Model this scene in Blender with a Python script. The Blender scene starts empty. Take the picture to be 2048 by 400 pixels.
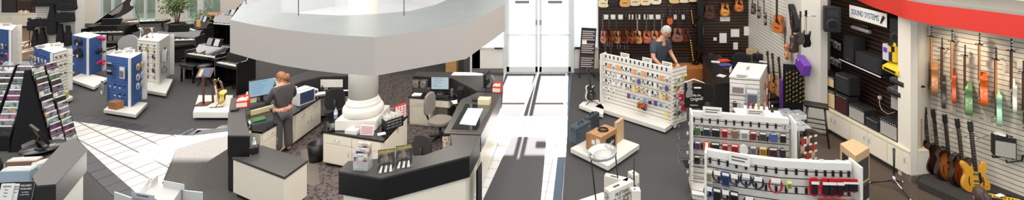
import bpy, bmesh, math, random
from mathutils import Vector, Matrix
random.seed(7)
SC = bpy.context.scene
COL = SC.collection
PI = math.pi
# ------------------------------------------------------------------ camera
FPX, CX, HY, CH = 900.0, 1090.0, -140.0, 4.4      # focal length (px of a 2048 wide frame), principal x, horizon y, eye height
cam = bpy.data.cameras.new('camera'); cam_o = bpy.data.objects.new('camera', cam); COL.objects.link(cam_o)
cam.sensor_width = 36; cam.lens = 36 * FPX / 2048
cam.shift_x = (1024 - CX) / 2048; cam.shift_y = -(200 - HY) / 2048
cam_o.location = (0, 0, CH); cam_o.rotation_euler = (PI / 2, 0, 0)
cam.clip_end = 200
SC.camera = cam_o
SC.view_settings.view_transform = 'Standard'; SC.view_settings.look = 'None'
SC.view_settings.exposure = 0.0; SC.view_settings.gamma = 1; SC.view_settings.use_curve_mapping = False
# ------------------------------------------------------------------ light
wd = bpy.data.worlds.new('world'); SC.world = wd; wd.use_nodes = True
bg = wd.node_tree.nodes['Background']; bg.inputs[0].default_value = (0.82, 0.91, 1, 1); bg.inputs[1].default_value = 1.25
def lamp(name, kind, loc, energy, color=(1, 1, 1), rot=(0, 0, 0), **kw):
    l = bpy.data.lights.new(name, kind); l.energy = energy; l.color = color
    for k, v in kw.items(): setattr(l, k, v)
    o = bpy.data.objects.new(name, l); COL.objects.link(o); o.location = loc; o.rotation_euler = rot
    return o
sd = Vector((-0.06, -1, -0.47)).normalized()
sun = lamp('sun', 'SUN', (0, 30, 15), 36, (1, .97, .92)); sun.data.angle = .009
sun.rotation_euler = sd.to_track_quat('-Z', 'Y').to_euler()
for (lx, ly, sx, sy, e) in ((-20.5, 16, 5, 6, 420), (-13, 15, 6, 6, 430), (-12, 8, 6, 5, 420), (-5.5, 7.0, 5, 5, 330), (-3.5, 1.0, 6, 3, 300), (0.5, 7.5, 3, 8, 190), (3.5, 10.5, 4, 5, 230), (4.0, 5.5, 4, 3, 200), (4.2, 1.0, 4, 2, 160)):
    lamp('ceiling_fill_light', 'AREA', (lx, ly, 5.85), e, (1, .96, .91), shape='RECTANGLE', size=sx, size_y=sy)  # unseen fills; far-left and near-camera ones added to lift dark areas
# ------------------------------------------------------------------ unprojection from the photograph
def P(px, py, z=0.0):
    D = (CH - z) * FPX / (py - HY); return Vector(((px - CX) * D / FPX, D, z))
def PD(px, py, D): return Vector(((px - CX) * D / FPX, D, CH - (py - HY) * D / FPX))
# ------------------------------------------------------------------ materials
def lin(c):
    r = []
    for v in c[:3]:
        v /= 255.0; r.append(v / 12.92 if v <= .04045 else ((v + .055) / 1.055) ** 2.4)
    return (*r, 1)
MATS = {}
def mat(c, rough=.6, metal=0.0, noise=.08, scale=30, bump=0.0, key=None, coat=0):
    k = key or (tuple(c), rough, metal, noise, scale, bump, coat)
    if k in MATS: return MATS[k]
    m = bpy.data.materials.new('surface'); m.use_nodes = True; nt = m.node_tree; b = nt.nodes['Principled BSDF']
    b.inputs['Roughness'].default_value = rough; b.inputs['Metallic'].default_value = metal
    if coat: b.inputs['Coat Weight'].default_value = coat
    tc = nt.nodes.new('ShaderNodeTexCoord'); n = nt.nodes.new('ShaderNodeTexNoise'); n.inputs['Scale'].default_value = scale
    n.inputs['Detail'].default_value = 3
    nt.links.new(tc.outputs['Object'], n.inputs['Vector'])
    mx = nt.nodes.new('ShaderNodeMix'); mx.data_type = 'RGBA'
    l = lin(c); mx.inputs['A'].default_value = (*[v * (1 - noise) for v in l[:3]], 1); mx.inputs['B'].default_value = (*[min(1, v * (1 + noise)) for v in l[:3]], 1)
    nt.links.new(n.outputs['Fac'], mx.inputs['Factor']); nt.links.new(mx.outputs['Result'], b.inputs['Base Color'])
    if bump:
        bp = nt.nodes.new('ShaderNodeBump'); bp.inputs['Strength'].default_value = bump; bp.inputs['Distance'].default_value = .01
        nt.links.new(n.outputs['Fac'], bp.inputs['Height']); nt.links.new(bp.outputs['Normal'], b.inputs['Normal'])
    MATS[k] = m; return m
def slat(c, gc, per=.09, w=.14, rough=.55):
    k = ('slat', tuple(c), tuple(gc), per, w)
    if k in MATS: return MATS[k]
    m = bpy.data.materials.new('slatwall'); m.use_nodes = True; nt = m.node_tree; b = nt.nodes['Principled BSDF']
    b.inputs['Roughness'].default_value = rough
    g = nt.nodes.new('ShaderNodeNewGeometry'); sx = nt.nodes.new('ShaderNodeSeparateXYZ'); nt.links.new(g.outputs['Position'], sx.inputs[0])
    d = nt.nodes.new('ShaderNodeMath'); d.operation = 'DIVIDE'; d.inputs[1].default_value = per; nt.links.new(sx.outputs[2], d.inputs[0])
    f = nt.nodes.new('ShaderNodeMath'); f.operation = 'FRACT'; nt.links.new(d.outputs[0], f.inputs[0])
    l = nt.nodes.new('ShaderNodeMath'); l.operation = 'LESS_THAN'; l.inputs[1].default_value = w; nt.links.new(f.outputs[0], l.inputs[0])
    mx = nt.nodes.new('ShaderNodeMix'); mx.data_type = 'RGBA'; mx.inputs['A'].default_value = lin(c); mx.inputs['B'].default_value = lin(gc)
    nt.links.new(l.outputs[0], mx.inputs['Factor']); nt.links.new(mx.outputs['Result'], b.inputs['Base Color'])
    bp = nt.nodes.new('ShaderNodeBump'); bp.invert = True; bp.inputs['Strength'].default_value = .6; bp.inputs['Distance'].default_value = .01
    nt.links.new(l.outputs[0], bp.inputs['Height']); nt.links.new(bp.outputs['Normal'], b.inputs['Normal'])
    MATS[k] = m; return m
def tilemat(c, grout, size, ang, mort=.02, rough=.35, size_y=None, var=.03):
    m = bpy.data.materials.new('tiles'); m.use_nodes = True; nt = m.node_tree; b = nt.nodes['Principled BSDF']; b.inputs['Roughness'].default_value = rough
    g = nt.nodes.new('ShaderNodeNewGeometry'); mp = nt.nodes.new('ShaderNodeMapping'); mp.vector_type = 'POINT'; mp.inputs['Rotation'].default_value = (0, 0, ang)
    nt.links.new(g.outputs['Position'], mp.inputs['Vector'])
    br = nt.nodes.new('ShaderNodeTexBrick'); br.offset = 0; br.inputs['Scale'].default_value = 1; br.inputs['Brick Width'].default_value = size
    br.inputs['Row Height'].default_value = size_y or size; br.inputs['Mortar Size'].default_value = mort * size; br.inputs['Mortar Smooth'].default_value = .1
    l = lin(c); br.inputs['Color1'].default_value = (*[v * (1 - var) for v in l[:3]], 1); br.inputs['Color2'].default_value = (*[min(1, v * (1 + var)) for v in l[:3]], 1)
    br.inputs['Mortar'].default_value = lin(grout)
    nt.links.new(mp.outputs['Vector'], br.inputs['Vector']); nt.links.new(br.outputs['Color'], b.inputs['Base Color'])
    return m
def wood(c, c2, rough=.4, scale=6, axis=0, coat=.2):
    k = ('wood', tuple(c), tuple(c2), scale, axis)
    if k in MATS: return MATS[k]
    m = bpy.data.materials.new('wood'); m.use_nodes = True; nt = m.node_tree; b = nt.nodes['Principled BSDF']; b.inputs['Roughness'].default_value = rough
    b.inputs['Coat Weight'].default_value = coat
    tc = nt.nodes.new('ShaderNodeTexCoord'); mp = nt.nodes.new('ShaderNodeMapping'); s = [scale * 4] * 3; s[axis] = scale * .4; mp.inputs['Scale'].default_value = s
    n = nt.nodes.new('ShaderNodeTexNoise'); n.inputs['Scale'].default_value = 1.5; n.inputs['Detail'].default_value = 5
    nt.links.new(tc.outputs['Object'], mp.inputs['Vector']); nt.links.new(mp.outputs['Vector'], n.inputs['Vector'])
    mx = nt.nodes.new('ShaderNodeMix'); mx.data_type = 'RGBA'; mx.inputs['A'].default_value = lin(c); mx.inputs['B'].default_value = lin(c2)
    nt.links.new(n.outputs['Fac'], mx.inputs['Factor']); nt.links.new(mx.outputs['Result'], b.inputs['Base Color'])
    MATS[k] = m; return m
def speckle(c, c2, scale, rough=.9, lo=.45, hi=.6, kind='noise', bump=.3):
    m = bpy.data.materials.new('speckled'); m.use_nodes = True; nt = m.node_tree; b = nt.nodes['Principled BSDF']; b.inputs['Roughness'].default_value = rough
    g = nt.nodes.new('ShaderNodeNewGeometry')
    n = nt.nodes.new('ShaderNodeTexNoise' if kind == 'noise' else 'ShaderNodeTexVoronoi'); n.inputs['Scale'].default_value = scale
    nt.links.new(g.outputs['Position'], n.inputs['Vector'])
    mr = nt.nodes.new('ShaderNodeMapRange'); mr.inputs['From Min'].default_value = lo; mr.inputs['From Max'].default_value = hi
    nt.links.new(n.outputs[0], mr.inputs['Value'])
    mx = nt.nodes.new('ShaderNodeMix'); mx.data_type = 'RGBA'; mx.inputs['A'].default_value = lin(c); mx.inputs['B'].default_value = lin(c2)
    nt.links.new(mr.outputs[0], mx.inputs['Factor']); nt.links.new(mx.outputs['Result'], b.inputs['Base Color'])
    return m
def emit(c, s, pattern=None):
    m = bpy.data.materials.new('lit'); m.use_nodes = True; b = m.node_tree.nodes['Principled BSDF']
    b.inputs['Base Color'].default_value = (0, 0, 0, 1); b.inputs['Emission Color'].default_value = lin(c); b.inputs['Emission Strength'].default_value = s; b.inputs['Roughness'].default_value = .2
    return m
def glassmat(c=(240, 250, 250), alpha=.12):
    m = bpy.data.materials.new('glass'); m.use_nodes = True; b = m.node_tree.nodes['Principled BSDF']
    b.inputs['Base Color'].default_value = lin(c); b.inputs['Alpha'].default_value = alpha; b.inputs['Roughness'].default_value = .05; b.inputs['IOR'].default_value = 1.45
    return m
# ------------------------------------------------------------------ mesh building
class MB:
    def __init__(s): s.v = []; s.f = []; s.sm = []; s.M = Matrix.Identity(4)
    def add(s, vs, fs, smooth=False):
        b = len(s.v); s.v += [tuple(s.M @ Vector(v)) for v in vs]; s.f += [tuple(i + b for i in f) for f in fs]; s.sm += [smooth] * len(fs); return s
    def box(s, x0, x1, y0, y1, z0, z1):
        return s.add([(x0,y0,z0),(x1,y0,z0),(x1,y1,z0),(x0,y1,z0),(x0,y0,z1),(x1,y0,z1),(x1,y1,z1),(x0,y1,z1)],
                     [(0,3,2,1),(4,5,6,7),(0,1,5,4),(1,2,6,5),(2,3,7,6),(3,0,4,7)])
    def cbox(s, c, sz): return s.box(c[0]-sz[0]/2, c[0]+sz[0]/2, c[1]-sz[1]/2, c[1]+sz[1]/2, c[2]-sz[2]/2, c[2]+sz[2]/2)
    def prism(s, poly, z0, z1, smooth=False):          # poly xy
        a = sum(poly[i][0]*poly[(i+1)%len(poly)][1]-poly[(i+1)%len(poly)][0]*poly[i][1] for i in range(len(poly)))
        if a < 0: poly = list(reversed(poly))
        n = len(poly)
        vs = [(p[0], p[1], z0) for p in poly] + [(p[0], p[1], z1) for p in poly]
        s.add(vs, [tuple(reversed(range(n))), tuple(range(n, 2*n))])
        b = len(s.v) - 2*n
        for i in range(n): s.f.append((b+i, b+(i+1)%n, b+n+(i+1)%n, b+n+i)); s.sm.append(smooth)
        return s
    def prismy(s, poly, y0, y1, smooth=False):         # poly xz, extruded along y
        old = s.M; s.M = old @ Matrix(((1,0,0,0),(0,0,-1,0),(0,1,0,0),(0,0,0,1)))
        s.prism(poly, -y1, -y0, smooth); s.M = old; return s
    def prismx(s, poly, x0, x1, smooth=False):         # poly yz, extruded along x
        old = s.M; s.M = old @ Matrix(((0,0,1,0),(1,0,0,0),(0,1,0,0),(0,0,0,1)))
        s.prism(poly, x0, x1, smooth); s.M = old; return s
    def lathe(s, prof, n=20, c=(0, 0, 0), axis='z'):
        vs = []; fs = []
        for (r, z) in prof:
            for k in range(n):
                a = 2*PI*k/n; x, y = r*math.cos(a), r*math.sin(a)
                vs.append({'z': (c[0]+x, c[1]+y, c[2]+z), 'y': (c[0]+x, c[1]-z, c[2]+y), 'x': (c[0]+z, c[1]+x, c[2]+y)}[axis])
        m = len(prof)
        for j in range(m-1):
            for k in range(n): fs.append((j*n+k, j*n+(k+1)%n, (j+1)*n+(k+1)%n, (j+1)*n+k))
        s.add(vs, fs, True)
        b = len(s.v) - len(vs)
        if prof[0][0] > 1e-4: s.f.append(tuple(reversed([b+k for k in range(n)]))); s.sm.append(False)
        if prof[-1][0] > 1e-4: s.f.append(tuple(b+(m-1)*n+k for k in range(n))); s.sm.append(False)
        return s
    def tube(s, pts, r, n=8):
        pts = [Vector(p) for p in pts]; rs = r if isinstance(r, (list, tuple)) else [r]*len(pts)
        vs = []; fs = []; up = None
        for i, p in enumerate(pts):
            t = (pts[min(i+1, len(pts)-1)] - pts[max(i-1, 0)]).normalized()
            if up is None: up = Vector((0, 0, 1)) if abs(t.z) < .9 else Vector((1, 0, 0))
            a = t.cross(up)
            if a.length < 1e-4: a = t.cross(Vector((0, 1, 0)))
            a.normalize(); b = t.cross(a).normalized(); up = -b if False else a.cross(t)
            for k in range(n):
                q = 2*PI*k/n; vs.append(p + a*math.cos(q)*rs[i] + b*math.sin(q)*rs[i])
        for j in range(len(pts)-1):
            for k in range(n): fs.append((j*n+k, j*n+(k+1)%n, (j+1)*n+(k+1)%n, (j+1)*n+k))
        s.add(vs, fs, True); b0 = len(s.v)-len(vs); L = (len(pts)-1)*n
        s.f.append(tuple(reversed([b0+k for k in range(n)]))); s.sm.append(False)
        s.f.append(tuple(b0+L+k for k in range(n))); s.sm.append(False); return s
    def ell(s, c, r, n=14, m=9):
        pr = [(max(1e-5, math.sin(PI*j/m)), -math.cos(PI*j/m)) for j in range(m+1)]
        old = s.M; s.M = old @ Matrix.Translation(c) @ Matrix.Diagonal((*r, 1)); s.lathe(pr, n); s.M = old; return s
    def build(s, name, m, parent=None, bevel=0, kind=None, sub=0, seg=2):
        me = bpy.data.meshes.new(name); me.from_pydata(s.v, [], s.f); me.polygons.foreach_set('use_smooth', s.sm); me.materials.append(m)
        bm = bmesh.new(); bm.from_mesh(me); bmesh.ops.recalc_face_normals(bm, faces=bm.faces); bm.to_mesh(me); bm.free()
        me.update(); o = bpy.data.objects.new(name, me); COL.objects.link(o)
        if parent: o.parent = parent
        if bevel:
            md = o.modifiers.new('bevel', 'BEVEL'); md.width = bevel; md.segments = seg; md.limit_method = 'ANGLE'
        if sub:
            md = o.modifiers.new('sub', 'SUBSURF'); md.levels = sub; md.render_levels = sub
        if kind: o['kind'] = kind
        return o
def tag(o, label, cat, group=None, kind=None):
    o['label'] = label; o['category'] = cat
    if group: o['group'] = group
    if kind: o['kind'] = kind
    return o
def thing(name, label, cat, loc=(0, 0, 0), rz=0, group=None):
    o = bpy.data.objects.new(name, None); COL.objects.link(o); o.empty_display_size = .1
    o.location = loc; o.rotation_euler = (0, 0, rz); return tag(o, label, cat, group)
def single(mb, name, m, label, cat, loc=(0, 0, 0), rz=0, group=None, bevel=0):
    o = mb.build(name, m, None, bevel); o.location = loc; o.rotation_euler = (0, 0, rz); return tag(o, label, cat, group)
def B(*a): return MB().box(*a)
def frame_from(a, b):            # origin a, local x towards b; returns (loc, rotz, length)
    d = b - a; return a, math.atan2(d.y, d.x), math.hypot(d.x, d.y)
def smoothline(pts, n=6, closed=False):
    out = []; N = len(pts)
    rng = range(N if closed else N-1)
    g = (lambda i: pts[i % N]) if closed else (lambda i: pts[max(0, min(N-1, i))])
    for i in rng:
        p0, p1, p2, p3 = g(i-1), g(i), g(i+1), g(i+2)
        for k in range(n):
            t = k/n
            out.append(tuple(.5*((2*b)+(-a+c)*t+(2*a-5*b+4*c-d)*t*t+(-a+3*b-3*c+d)*t**3) for a, b, c, d in zip(p0, p1, p2, p3)))
    if not closed: out.append(tuple(pts[-1]))
    return out
def text(s, size, m, parent, loc, rot=(PI/2, 0, 0), name='lettering', extrude=.001, align='CENTER', sx=1.0):
    c = bpy.data.curves.new(name, 'FONT'); c.body = s; c.size = size; c.extrude = extrude; c.align_x = align; c.align_y = 'CENTER'; c.resolution_u = 2
    t = bpy.data.objects.new(name, c); COL.objects.link(t); dg = bpy.context.evaluated_depsgraph_get()
    me = bpy.data.meshes.new_from_object(t.evaluated_get(dg)); bpy.data.objects.remove(t)
    o = bpy.data.objects.new(name, me); COL.objects.link(o); me.materials.clear(); me.materials.append(m); o.parent = parent; o.location = loc; o.rotation_euler = rot; o.scale = (sx, 1, 1)
    return o
# common finishes
BLK = mat((22, 22, 24), .35); BLKM = mat((26, 26, 27), .75, noise=.2, scale=80); BLKG = mat((12, 12, 14), .12, coat=.5)
WHT = mat((232, 228, 220), .45, noise=.03); WHG = mat((224, 222, 216), .5, noise=.03); CREAM = mat((236, 228, 212), .4, noise=.02)
MET = mat((170, 172, 176), .3, 1.0); CHR = mat((225, 226, 230), .12, 1.0); DMET = mat((60, 60, 62), .4, .8)
LAM = mat((60, 57, 56), .45, noise=.2, scale=120); PAPER = mat((235, 233, 228), .7, noise=.03); CARD = mat((176, 132, 90), .75, noise=.08, scale=12)
CARDL = mat((205, 172, 132), .75, noise=.06, scale=12)
GLASS = glassmat(); ACR = glassmat((235, 240, 245), .3)
BLUE = slat((66, 104, 170), (36, 58, 110), .075); SLATW = slat((232, 228, 218), (90, 84, 76), .085, .13); SLATD = slat((38, 28, 25), (120, 84, 58), .09, .12, .35)
# ================================================================== structure
def struct(name, mb, m, bevel=0): return mb.build(name, m, None, bevel, 'structure')
carpet = speckle((56, 55, 56), (82, 81, 82), 90, lo=.3, hi=.7)
carpet_brown = speckle((70, 58, 48), (94, 80, 66), 60, lo=.3, hi=.7)
carpet_ring = speckle((46, 38, 38), (98, 88, 86), 16, lo=.25, hi=.55, kind='vor')
carpet_panel = speckle((66, 62, 60), (90, 86, 84), 90, lo=.3, hi=.7)
mat_dark = speckle((66, 65, 68), (90, 88, 92), 90, lo=.3, hi=.7)
struct('floor', B(-30, 12, -4, P(1075, 145).y+.2, -.2, 0).box(-30, -2, P(1075, 145).y+.2, P(300, 52).y+.2, -.2, 0), carpet)
struct('ceiling', B(-30, 12, -4, P(1075, 145).y+.2, 6, 6.2).box(-30, -2, P(1075, 145).y+.2, P(300, 52).y+.2, 6, 6.2), WHT)
def flat(name, pts, m, z1=.004, z0=0.0, n=0):
    w = [tuple(P(x, y))[:2] for x, y in pts]
    return struct(name, MB().prism(w, z0, z1), m)
TW = tilemat((224, 222, 218), (128, 124, 120), .34, math.radians(28), .045, .25)
top_edge = [(60, 233), (120, 240), (195, 249), (270, 262), (320, 269), (385, 272), (420, 268), (470, 262), (520, 250), (600, 215)]
bot_edge = [(170, 295), (215, 336), (262, 377), (290, 402), (320, 440)]
flat('trim_1', top_edge + [(600, 250), (470, 270), (420, 278), (352, 298), (322, 372), (312, 440), (290, 402), (262, 377), (215, 336), (170, 295), (152, 277), (40, 268)], TW, .006)
flat('trim_2', [(352, 298), (420, 278), (470, 270), (600, 250), (560, 470), (300, 470)], carpet_panel, .005)
DT = mat((40, 42, 47), .4, noise=.2, scale=8)
def border(name, edge, w, side, m, step=.42):
    pts = [P(x, y) for x, y in edge]; mb = MB()
    for a, b in zip(pts[:-1], pts[1:]):
        d = (b-a); L = d.length; d.normalize(); nrm = Vector((-d.y, d.x, 0))*side*w; k = max(1, round(L/step))
        for i in range(k):
            p = a + d*(L*i/k); q = a + d*(L*(i+1)/k - .012)
            mb.prism([tuple(v)[:2] for v in (p, q, q+nrm, p+nrm)], 0, .008)
    return struct(name, mb, m)
border('trim_3', top_edge, .26, 1, DT)
border('trim_4', [(118, 266), (152, 275), (172, 296), (215, 336), (262, 377), (290, 402), (320, 440)], .24, -1, DT)
# entrance walkway
TW2 = tilemat((226, 226, 226), (150, 150, 150), .3, math.radians(7), .02, .25)
flat('trim_5', [(1008, 146), (1143, 146), (1122, 440), (900, 440), (955, 330), (990, 230)], TW2, .006)
flat('trim_6', [(1135, 146), (1144, 146), (1121, 440), (1101, 440)], mat((70, 86, 104), .3, noise=.1, scale=3), .008)
flat('trim_7', [(1012, 148), (1072, 148), (1040, 232), (985, 232)], mat_dark, .012)
flat('trim_8', [(1078, 148), (1131, 148), (1126, 232), (1046, 232)], mat_dark, .012)
flat('trim_9', [(1024, 275), (1093, 275), (1078, 440), (948, 440)], mat_dark, .012)
# inside the service ring, and the amplifier corner
flat('trim_10', [(480, 300), (560, 180), (640, 150), (900, 150), (980, 190), (900, 400), (600, 440)], carpet_ring, .0095)
flat('trim_11', [(1480, 150), (1620, 150), (1660, 230), (1860, 350), (2400, 520), (2400, 700), (1400, 700), (1440, 300)], carpet_brown, .005)
flat('trim_16', [(-60, 54), (152, 54), (150, 78), (120, 112), (40, 120), (-60, 130)], speckle((92, 74, 58), (124, 102, 80), 60, lo=.3, hi=.7), .005)
# walls
YD = P(1075, 145).y
wallw = mat((226, 222, 216), .6, noise=.02)
s0 = (YD)/FPX
def wx(px): return (px-CX)*s0
def wz(py): return CH-(py-HY)*s0
ztop = 2.62
fw = MB()
fw.box(wx(944), wx(1008), YD, YD+.2, 0, wz(96)); fw.box(wx(1146), wx(1197), YD, YD+.2, 0, wz(96))
fw.box(wx(944), wx(1197), YD, YD+.2, ztop, 6); fw.box(wx(940), wx(960), YD, YD+.2, 0, 6)
struct('wall_front', fw, wallw)
struct('wall_back', B(wx(1197), 6.6, YD, YD+.2, 0, 6), SLATD)
fr = mat((205, 212, 214), .4, noise=.02)
wf = MB()
wf.box(wx(1007), wx(1013), YD-.03, YD+.12, 0, ztop); wf.box(wx(1142), wx(1148), YD-.03, YD+.12, 0, ztop)
wf.box(wx(1007), wx(1148), YD-.03, YD+.12, ztop-.08, ztop)
struct('trim_12', wf, fr)
struct('window_1', B(wx(960), wx(1007), YD+.08, YD+.09, wz(96), ztop), GLASS)
sun_sheet = bpy.data.materials.new('sun_block_sheet'); sun_sheet.use_nodes = True; _nt = sun_sheet.node_tree; _o = _nt.nodes['Material Output']
_t = _nt.nodes.new('ShaderNodeBsdfTranslucent'); _t.inputs[0].default_value = (.5, .52, .55, 1); _m = _nt.nodes.new('ShaderNodeMixShader'); _m.inputs[0].default_value = .4
_nt.links.new(_nt.nodes['Principled BSDF'].outputs[0], _m.inputs[1]); _nt.links.new(_t.outputs[0], _m.inputs[2]); _nt.links.new(_m.outputs[0], _o.inputs[0])
w2 = struct('window_2', B(wx(1148), wx(1197), YD+.08, YD+.09, wz(96), ztop), GLASS)
B(wx(1148), wx(1197), YD+.1, YD+.11, wz(96), ztop).build('sun_block_sheet', sun_sheet, w2)  # translucent sheet added to stop sun through the right sidelight
for nm, a, b, hx in (('door_1', 1013, 1076, 1071), ('door_2', 1078, 1142, 1083)):
    d = MB(); x0, x1 = wx(a), wx(b); dt = 2.54
    d.box(x0, x0+.09, YD, YD+.05, .01, dt); d.box(x1-.09, x1, YD, YD+.05, .01, dt); d.box(x0, x1, YD, YD+.05, .01, wz(133)); d.box(x0, x1, YD, YD+.05, dt-.1, dt)
    do = struct(nm, d, mat((214, 220, 222), .4, noise=.02), .008)
    B(x0+.09, x1-.09, YD+.02, YD+.03, wz(133), dt-.1).build('glass_pane', GLASS, do)
    MB().tube([(x0+.06, YD-.05, wz(69)), (x1-.06, YD-.05, wz(69))], .022).tube([(x0+.06, YD, wz(69)), (x0+.06, YD-.05, wz(69))], .02).tube([(x1-.06, YD, wz(69)), (x1-.06, YD-.05, wz(69))], .02).build('push_bar', fr, do)
    c = (x0+x1)/2; B(c-.22, c+.22, YD-.12, YD, wz(6), wz(0)).build('door_closer', mat((120, 122, 124), .4, .5), do, .01)
    B(x1-.09 if hx < 1075 else x0, x1 if hx < 1075 else x0+.09, YD-.006, YD, wz(50), wz(40)).build('lock_plate', MET, do)
struct('baseboard_front', B(wx(944), wx(1007), YD-.02, YD, 0, .13).box(wx(1148), wx(1197), YD-.02, YD, 0, .13), mat((110, 110, 112), .5))
struct('trim_13', B(wx(944), wx(1007), YD-.06, YD, wz(96), wz(96)+.04).box(wx(1148), wx(1197), YD-.06, YD, wz(96), wz(96)+.04), WHT)
for i, (a, b) in enumerate(((990, 1006), (1149, 1162))):
    single(B(wx(a), wx(b), YD-.16, YD-.07, wz(96), wz(96)+.06), 'sill_unit', BLK, ('black bar on the sill left of the entrance doors', 'black bar on the sill right of the entrance doors')[i], 'unit', bevel=.01)
# side wall going back from the entrance, the piano window wall
YB = P(300, 52).y
struct('wall_entrance_return', B(wx(940)-.2, wx(940), YD, YB+.2, 0, 6), mat((70, 66, 66), .6))
def bx(px): return (px-CX)*YB/FPX
def bz(py): return CH-(py-HY)*YB/FPX
XL = bx(-60)
winL = [(198, 247), (262, 314), (372, 398), (402, 444)]
wb = MB(); zs = bz(41); zt = 2.75
wb.box(XL, wx(940), YB, YB+.2, 0, zs); wb.box(XL, wx(940), YB, YB+.2, zt, 4.95); wb.box(XL, -7.3, YB, YB+.2, 4.95, 6); wb.box(-5.6, wx(940), YB, YB+.2, 4.95, 6); wb.box(-7.3, -5.6, YB, YB+.2, 5.75, 6)
xs = [XL] + [bx(v) for p in winL for v in p] + [bx(520), bx(620), wx(940)]
for i in range(0, len(xs), 2): wb.box(xs[i], xs[i+1], YB, YB+.2, zs, zt)
struct('wall_window_side', wb, mat((214, 206, 196), .6, noise=.02))
for i, (a, b) in enumerate(winL + [(520, 620)]):
    w = MB(); x0, x1 = bx(a), bx(b)
    w.box(x0, x1, YB-.02, YB+.1, zs-.03, zs+.07); w.box(x0, x1, YB, YB+.1, zt-.08, zt); w.box(x0, x0+.08, YB, YB+.1, zs, zt); w.box(x1-.08, x1, YB, YB+.1, zs, zt)
    if i < 2: w.box((x0+x1)/2-.0, (x0+x1)/2+.06, YB, YB+.1, zs, zt)
    wo = struct('window_%d' % (i+3), w, fr)
    B(x0+.08, x1-.08, YB+.04, YB+.05, zs+.05, zt-.05).build('glass_pane', GLASS, wo)
struct('baseboard_window_side', B(XL, wx(940), YB-.03, YB, 0, .12), mat((90, 84, 80), .5))
struct('wall_left', B(XL-.2, XL, -4, YB+.2, 0, 6), wallw)
# outside ground
lawn = speckle((30, 62, 34), (66, 104, 48), 3, lo=.3, hi=.7)
single(B(-30, wx(940)-.2, YB+.6, YB+22, -.6, -.4), 'lawn', lawn, 'green lawn sloping outside the piano windows', 'lawn')['kind'] = 'structure'
single(B(wx(930), 8, YD+.4, YD+30, -.25, -.05), 'pavement', mat((235, 233, 228), .8), 'pale concrete pavement outside the glass entrance doors', 'pavement')['kind'] = 'structure'
hg = MB()  # unseen foliage row added to keep low sun out of the left windows
for i in range(30): hg.ell((bx(-60)+i*.62, YB+6+random.uniform(-.3, .3), 1.9), (.75, .8, 2.7+random.uniform(-.2, .3)), 8, 6)
single(hg, 'sun_block_hedge', speckle((24, 50, 22), (50, 86, 40), 4, lo=.3, hi=.7), 'unseen green foliage added outside the piano windows to block sun', 'sun_block_hedge')['kind'] = 'structure'
# acoustic side wall, pilasters, sound wall, guitar wall
c1 = Vector((6.28, YD, 0)); c2 = Vector((5.86, 10.15, 0))
def wallseg(name, a, b, z0, z1, m, th=.15, side=1):
    d = (b-a).normalized(); n = Vector((-d.y, d.x, 0))*th*side
    return struct(name, MB().prism([tuple(v)[:2] for v in (a, b, b+n, a+n)], z0, z1), m)
wallseg('wall_acoustic_side', c1, c2, 0, 6, SLATW, .15, 1)
pil = mat((206, 202, 192), .55, noise=.02); pilw = mat((232, 226, 212), .55, noise=.02)
pa = P(1622, 222); 
struct('wall_pilaster_left', MB().prism([(5.78, 10.15), (5.97, 9.75), (6.12, 9.75), (6.9, 10.85), (6.9, 11.1), (5.95, 11.1)], 0, 6), pil, .004)
struct('wall_sound_side', B(6.78, 6.98, 8.25, 11, 0, 6), SLATD)
p0 = P(1821, 365); p1 = P(1833, 363); p2 = P(1862, 332)
struct('wall_pilaster_right', MB().prism([(p0.x, p0.y), (p1.x, p1.y-.02), (p2.x, p2.y), (p2.x+.2, p2.y+.3), (p2.x-.1, p2.y+.5), (p0.x, p0.y+.28)], 0, 6), pilw, .004)
gd = Vector((.424, -1, 0)).normalized(); gn = Vector((1, .424, 0)).normalized()
g0 = Vector((p2.x, p2.y, 0)); g1 = g0 + gd*5
wallseg('wall_guitar_side', g0, g1, 0, 6, slat((236, 228, 212), (104, 84, 66), .083, .13), .15, 1)
# curved red fascia above
red = mat((206, 50, 38), .5, noise=.04)
bot = [(1640, -34, 2.9), (1700, -6, 2.9), (1745, 14, 2.9), (1785, 28, 2.9), (1812, 38, 2.9), (1862, 49, 2.9), (1920, 58, 2.9), (1985, 68, 2.9), (2048, 78, 2.9), (2160, 94, 2.9)]
bp = [P(x, y, z) for x, y, z in bot]
bp = [Vector(p) for p in smoothline([tuple(p) for p in bp], 5)]
mb = MB()
for a, b in zip(bp[:-1], bp[1:]):
    o1 = Vector((.5, .35, 0)).normalized()*.12
    mb.prism([tuple(v)[:2] for v in (a, b, b+o1, a+o1)], 2.9, 3.22)
struct('trim_14', mb, red)
mb = MB(); far = [(p.x+1.6, p.y+1.0) for p in reversed(bp)]
mb.prism([(p.x, p.y) for p in bp] + far, 3.22, 3.26)
struct('trim_15', mb, mat((150, 146, 140), .6))
# wall behind the fascia
struct('baseboard_pilaster', MB().prism([(p0.x-.012, p0.y-.03), (p1.x+.01, p1.y-.05), (p2.x+.01, p2.y-.03), (p2.x, p2.y+.05), (p0.x, p0.y+.2)], 0, .13), mat((120, 112, 100), .5))
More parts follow.
